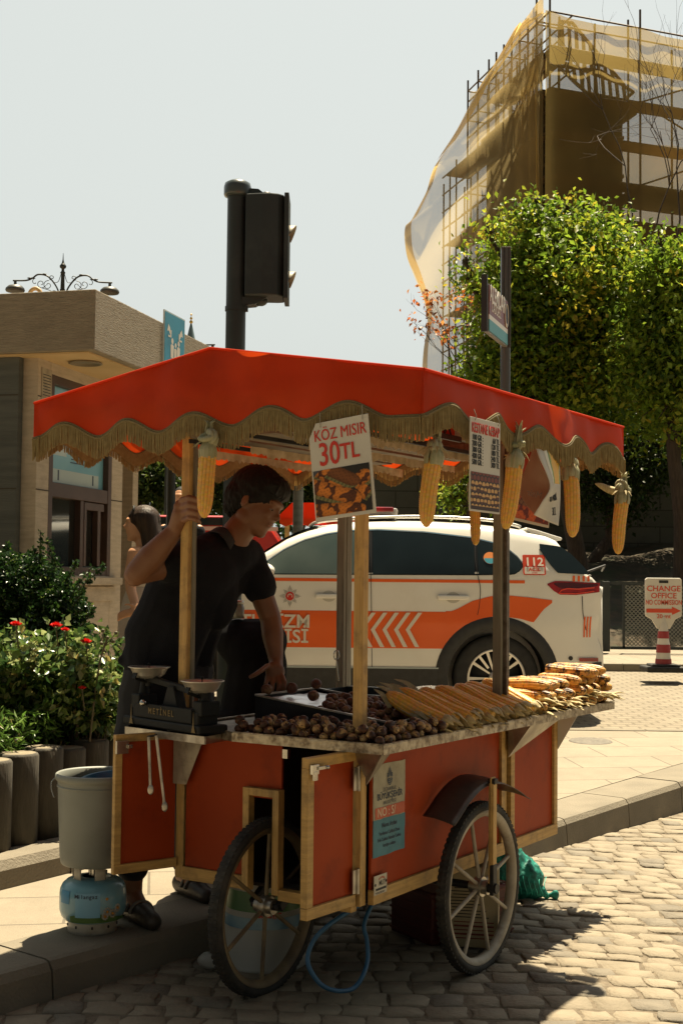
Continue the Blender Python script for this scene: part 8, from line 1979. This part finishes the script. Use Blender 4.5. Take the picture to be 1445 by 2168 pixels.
# ------------------------------------------------------------------ scaffolded, netted tower
TC = at(1163, 24, 60); TB = Vector((TC.x, 60, 0)); ZT = TC.z
tw_ = thing('scaffolded_tower', 'tall stone tower wrapped in scaffolding and ochre netting', 'tower', (TB.x, 60, 0))
dl = Vector((-math.sin(R(15.6)), math.cos(R(15.6)), 0)); dr = Vector((math.sin(R(69)), math.cos(R(69)), 0))
TUBE = mat('rusty_scaffold_tube', (.15, .10, .06, 1), (.09, .07, .05, 1), scale=6, rough=.6, metal=.4)
PLANK = mat('scaffold_plank', (.22, .13, .06, 1), (.14, .085, .04, 1), scale=3, rough=.85)
STT = mat('ochre_tower_stone', (.095, .078, .042, 1), (.055, .048, .028, 1), scale=1.2, rough=.9, bump=.4, c3=(.07, .05, .028, 1), c3scale=.5, c3amt=.6)
lev = [ZT - 1.6 - 2.0*k for k in range(13)]
LL, LR = 10.5, 20.0
inw = (dl + dr).normalized()
def ledger(m, a, b, r=.045): m.tube([a, b], r, 5, False)
m = MB()
for off in (0, 1.2):
    for t in [0, 1.5, 2.5, 3.5, 4.5, 5.5, 6.5, 7.5, 9.0, 10.5]:
        p = TB + dl*t + (dr*off if t else inw*off*1.2); hh = (1.5 if t in (0, 1.5) else .6) if off == 0 else .3; m.tube([p, p + Vector((0, 0, ZT + hh))], .055, 6, False)
    for t in (2.4, 4.9, 7.4, 9.9, 12.4, 15, 18): p = TB + dr*t + dl*off; m.tube([p, p + Vector((0, 0, ZT + (.9 if t in (4.9, 9.9) else -.2)))], .055, 6, False)
for t in (12.2, 13.2, 14.2):
    for off in (0, 1.3): p = TB + dl*t + dr*off; m.tube([p, p + Vector((0, 0, at(932, 362, 73.8).z - (t-12.2)*.4))], .05, 6, False)
m.build('scaffold_standards', TUBE, tw_, world=True)
m = MB()
for i, z in enumerate([ZT] + lev):
    for dz in ((0, 1.0) if i else (0,)):
        for off in (0, 1.2):
            e = 14.4 if z + dz < at(932, 362, 73.8).z else LL
            ledger(m, TB + dr*off + Vector((0, 0, z+dz)), TB + dl*e + dr*off + Vector((0, 0, z+dz)))
            if dz == 0: ledger(m, TB + dl*off + Vector((0, 0, z+dz)), TB + dr*LR + dl*off + Vector((0, 0, z+dz)))
    for t in (0, 1.5, 3.5, 5.5, 7.5, 9.0, 10.5): ledger(m, TB + dl*t + Vector((0, 0, z)), TB + dl*t + dr*1.2 + Vector((0, 0, z)))
for i in range(len(lev)-1):
    a, b = (3.5, 7.5) if i % 2 else (7.5, 3.5); ledger(m, TB + dl*a + Vector((0, 0, lev[i])), TB + dl*b + Vector((0, 0, lev[i+1]))); ledger(m, TB + dr*(4.9 if i % 2 else 9.9) + Vector((0, 0, lev[i])), TB + dr*(9.9 if i % 2 else 4.9) + Vector((0, 0, lev[i+1])))
m.build('scaffold_ledgers', TUBE, tw_, world=True)
m = MB()
for i, z in enumerate(lev):
    e0 = 1.0; e1 = 14.0 if z < at(932, 362, 73.8).z else LL
    if i % 1 == 0:
        m.prism([TB + dl*e0 + dr*.1 + Vector((0, 0, z)), TB + dl*(e1 if i % 2 else 7.5) + dr*.1 + Vector((0, 0, z)), TB + dl*(e1 if i % 2 else 7.5) + dr*1.5 + Vector((0, 0, z)), TB + dl*e0 + dr*1.5 + Vector((0, 0, z))], (0, 0, .07))
    m.prism([TB + dr*.2 + dl*.1 + Vector((0, 0, z)), TB + dr*LR + dl*.1 + Vector((0, 0, z)), TB + dr*LR + dl*1.3 + Vector((0, 0, z)), TB + dr*.2 + dl*1.3 + Vector((0, 0, z))], (0, 0, .07))
    if i > 1: m.prism([TB + dr*4.9 + dl*1.3 + Vector((0, 0, z)), TB + dr*LR + dl*1.3 + Vector((0, 0, z)), TB + dr*LR + dl*3.6 + Vector((0, 0, z)), TB + dr*4.9 + dl*3.6 + Vector((0, 0, z))], (0, 0, .07)) if i % 2 else None
m.build('scaffold_decks', PLANK, tw_, world=True)
# tower body behind the tubes
o0 = TB + dl*1.6 + dr*.5; zs_t = at(1200, 190, 61).z
m = MB(); m.prism([o0, o0 + dr*4.3, o0 + dr*4.3 + dl*7, o0 + dl*7], (0, 0, zs_t - .4)); m.build('stone_shaft', STT, tw_, world=True)
m = MB()
for z in np.arange(4, zs_t - 1, 1.9): m.prism([o0 - dl*.06 - dr*.06 + Vector((0, 0, z)), o0 - dl*.06 + dr*4.36 + Vector((0, 0, z)), o0 + dr*4.36 + dl*7 + Vector((0, 0, z)), o0 - dr*.06 + dl*7 + Vector((0, 0, z))], (0, 0, .16))
m.prism([o0 - dl*.4 - dr*.4 + Vector((0, 0, zs_t - .4)), o0 - dl*.4 + dr*4.9 + Vector((0, 0, zs_t - .4)), o0 + dr*4.9 + dl*7.2 + Vector((0, 0, zs_t - .4)), o0 - dr*.4 + dl*7.2 + Vector((0, 0, zs_t - .4))], (0, 0, .5)); m.build('stone_courses', mat('tower_cornice', (.16, .125, .06, 1), (.10, .08, .045, 1), scale=2, rough=.9), tw_, world=True)
# lower wall block at the right
m = MB(); m.prism([o0 + dr*3.6 + dl*.5, o0 + dr*16 + dl*.5, o0 + dr*16 + dl*6, o0 + dr*3.6 + dl*6], (0, 0, at(1400, 490, 66).z)); m.build('stone_wing', STT, tw_, world=True)
# slatted stair panels near the top
for (pts) in (((1185, 45), (1210, 48), (1320, 180), (1185, 130)), ((1180, 140), (1270, 150), (1340, 195), (1320, 212), (1240, 196))):
    D = 62.0; m = MB(); A = [at(u, v, D + (u-1163)*.012) for u, v in pts]; z_hi = max(p.z for p in A)
    u0 = min(u for u, v in pts); u1 = max(u for u, v in pts)
    nsl = int((u1-u0)/15)
    for k in range(nsl):
        ua = u0 + k*15 + 3; xs_ = []
        for j in range(len(pts)):
            (xa, ya), (xb, yb) = pts[j], pts[(j+1) % len(pts)]
            if (xa - ua)*(xb - ua) < 0: xs_.append(ya + (yb-ya)*(ua-xa)/(xb-xa))
        if len(xs_) >= 2: a, b = at(ua, min(xs_), D + (ua-1163)*.012), at(ua + 4, max(xs_), D + (ua-1163)*.012); m.bar(a, b, .17, .05, up=(0, 1, 0))
    for j in range(len(pts)): m.tube([A[j], A[(j+1) % len(A)]], .09, 5)
    m.build('slatted_stair', PLANK, tw_, world=True)
# nets
def net(name, c, alpha, tc_): return mat(name, c, tuple(a*.72 for a in c[:3]) + (1,), scale=.55, rough=.9, transl=.62, alpha=alpha, tcol=tc_, lo=.4, hi=.62)
NETO = net('ochre_net', (.34, .245, .085, 1), .72, (.60, .45, .16, 1)); NETP = net('pale_net', (.46, .36, .17, 1), .56, (.62, .49, .24, 1)); NETL = net('ochre_net_dense', (.50, .35, .11, 1), .80, (.75, .53, .18, 1))
m = MB()
def rf(u, v):
    t = LR*u - .35; z = ZT - .1 - (ZT - 3)*v; s = .35*math.sin(u*31) * math.sin(min(1, v*8)*PI/2) + .18*math.sin(u*73 + v*9); zz = z - (.22*abs(math.sin(u*LR/4.9*PI)) if v == 0 else 0); return TB - dl*.25 + dr*t - dl*.15*s + Vector((0, 0, zz))
m.grid(rf, 120, 40); m.build('net_sheet', NETO, tw_, world=True)
m = MB(); m.grid(lambda u, v: TB + dl*8.5 + dr*(1 + LR*u) + dl*.3*math.sin(u*20 + v*3) + Vector((0, 0, ZT - 2.2 - (ZT - 6)*v)), 40, 12); m.build('net_sheet', NETP, tw_, world=True)
m = MB(); m.grid(lambda u, v: TB + dl*(.25 + 9.5*u) - dr*(.2 + .25*math.sin(u*27 + v*5)*(1-u)) + Vector((0, 0, (ZT - .2) - (ZT - 8)*v - .4*abs(math.sin(u*9)))), 60, 40); m.build('net_sheet', NETP, tw_, world=True)
# left billowing sheet: outer edge traced at its own distance, inner edge at the corner and scaffold face
edge = [(1160, 26), (1135, 50), (1100, 85), (1060, 140), (1020, 195), (985, 245), (955, 300), (925, 345), (912, 372), (900, 412), (872, 465), (856, 486), (860, 540), (878, 590), (898, 640), (904, 690), (896, 740), (893, 800), (900, 900), (905, 1000)]
E = bez([at(u, v, 61 + 10*min(1, i/9)) for i, (u, v) in enumerate(edge)], 5)
def lf(u, v):
    i = v*(len(E)-1); k = int(i); t = i-k; e = E[k].lerp(E[min(k+1, len(E)-1)], t)
    c = TB + Vector((0, 0, max(2, e.z + .4 + 1.0*u))) - dr*.2
    if e.z > ZT - .5: c.z = ZT
    p = e.lerp(c + dl*(.3 + 5.0*min(1, v*1.6)*(1-u)), u); bulge = math.sin(PI*u)*(.9*min(1, v*4)); p = p + Vector((-bulge*.6, -bulge, 0)) + dl*.3*math.sin(u*14 + v*9)*math.sin(PI*u) + Vector((0, -.25*math.sin(v*40 + u*6)*math.sin(PI*u), 0)); return p
m = MB(); m.grid(lf, 36, 110); m.build('net_sheet', NETP, tw_, world=True)
m = MB(); m.grid(lambda u, v: lf(.02 + .48*u*(1 - .35*v) + .16*math.sin(v*3), .02 + .36*v) + Vector((-.05, -.35, .05)), 24, 50); m.build('net_fold', NETL, tw_, world=True)
m = MB(); m.grid(lambda u, v: lf(.0 + .10*u, .05 + .90*v) + Vector((.0, -.30 + .15*math.sin(v*60), 0)), 5, 120); m.build('net_hem', NETL, tw_, world=True)
m = MB(); m.grid(lambda u, v: TB + dl*(.6 + 2.6*u) - dr*.25*(1 + .6*math.sin(u*20 + v*3)) + Vector((0, 0, ZT - 1.5 - 14*v - 2*u)), 30, 40); m.build('net_fold', NETL, tw_, world=True)
flush_text()
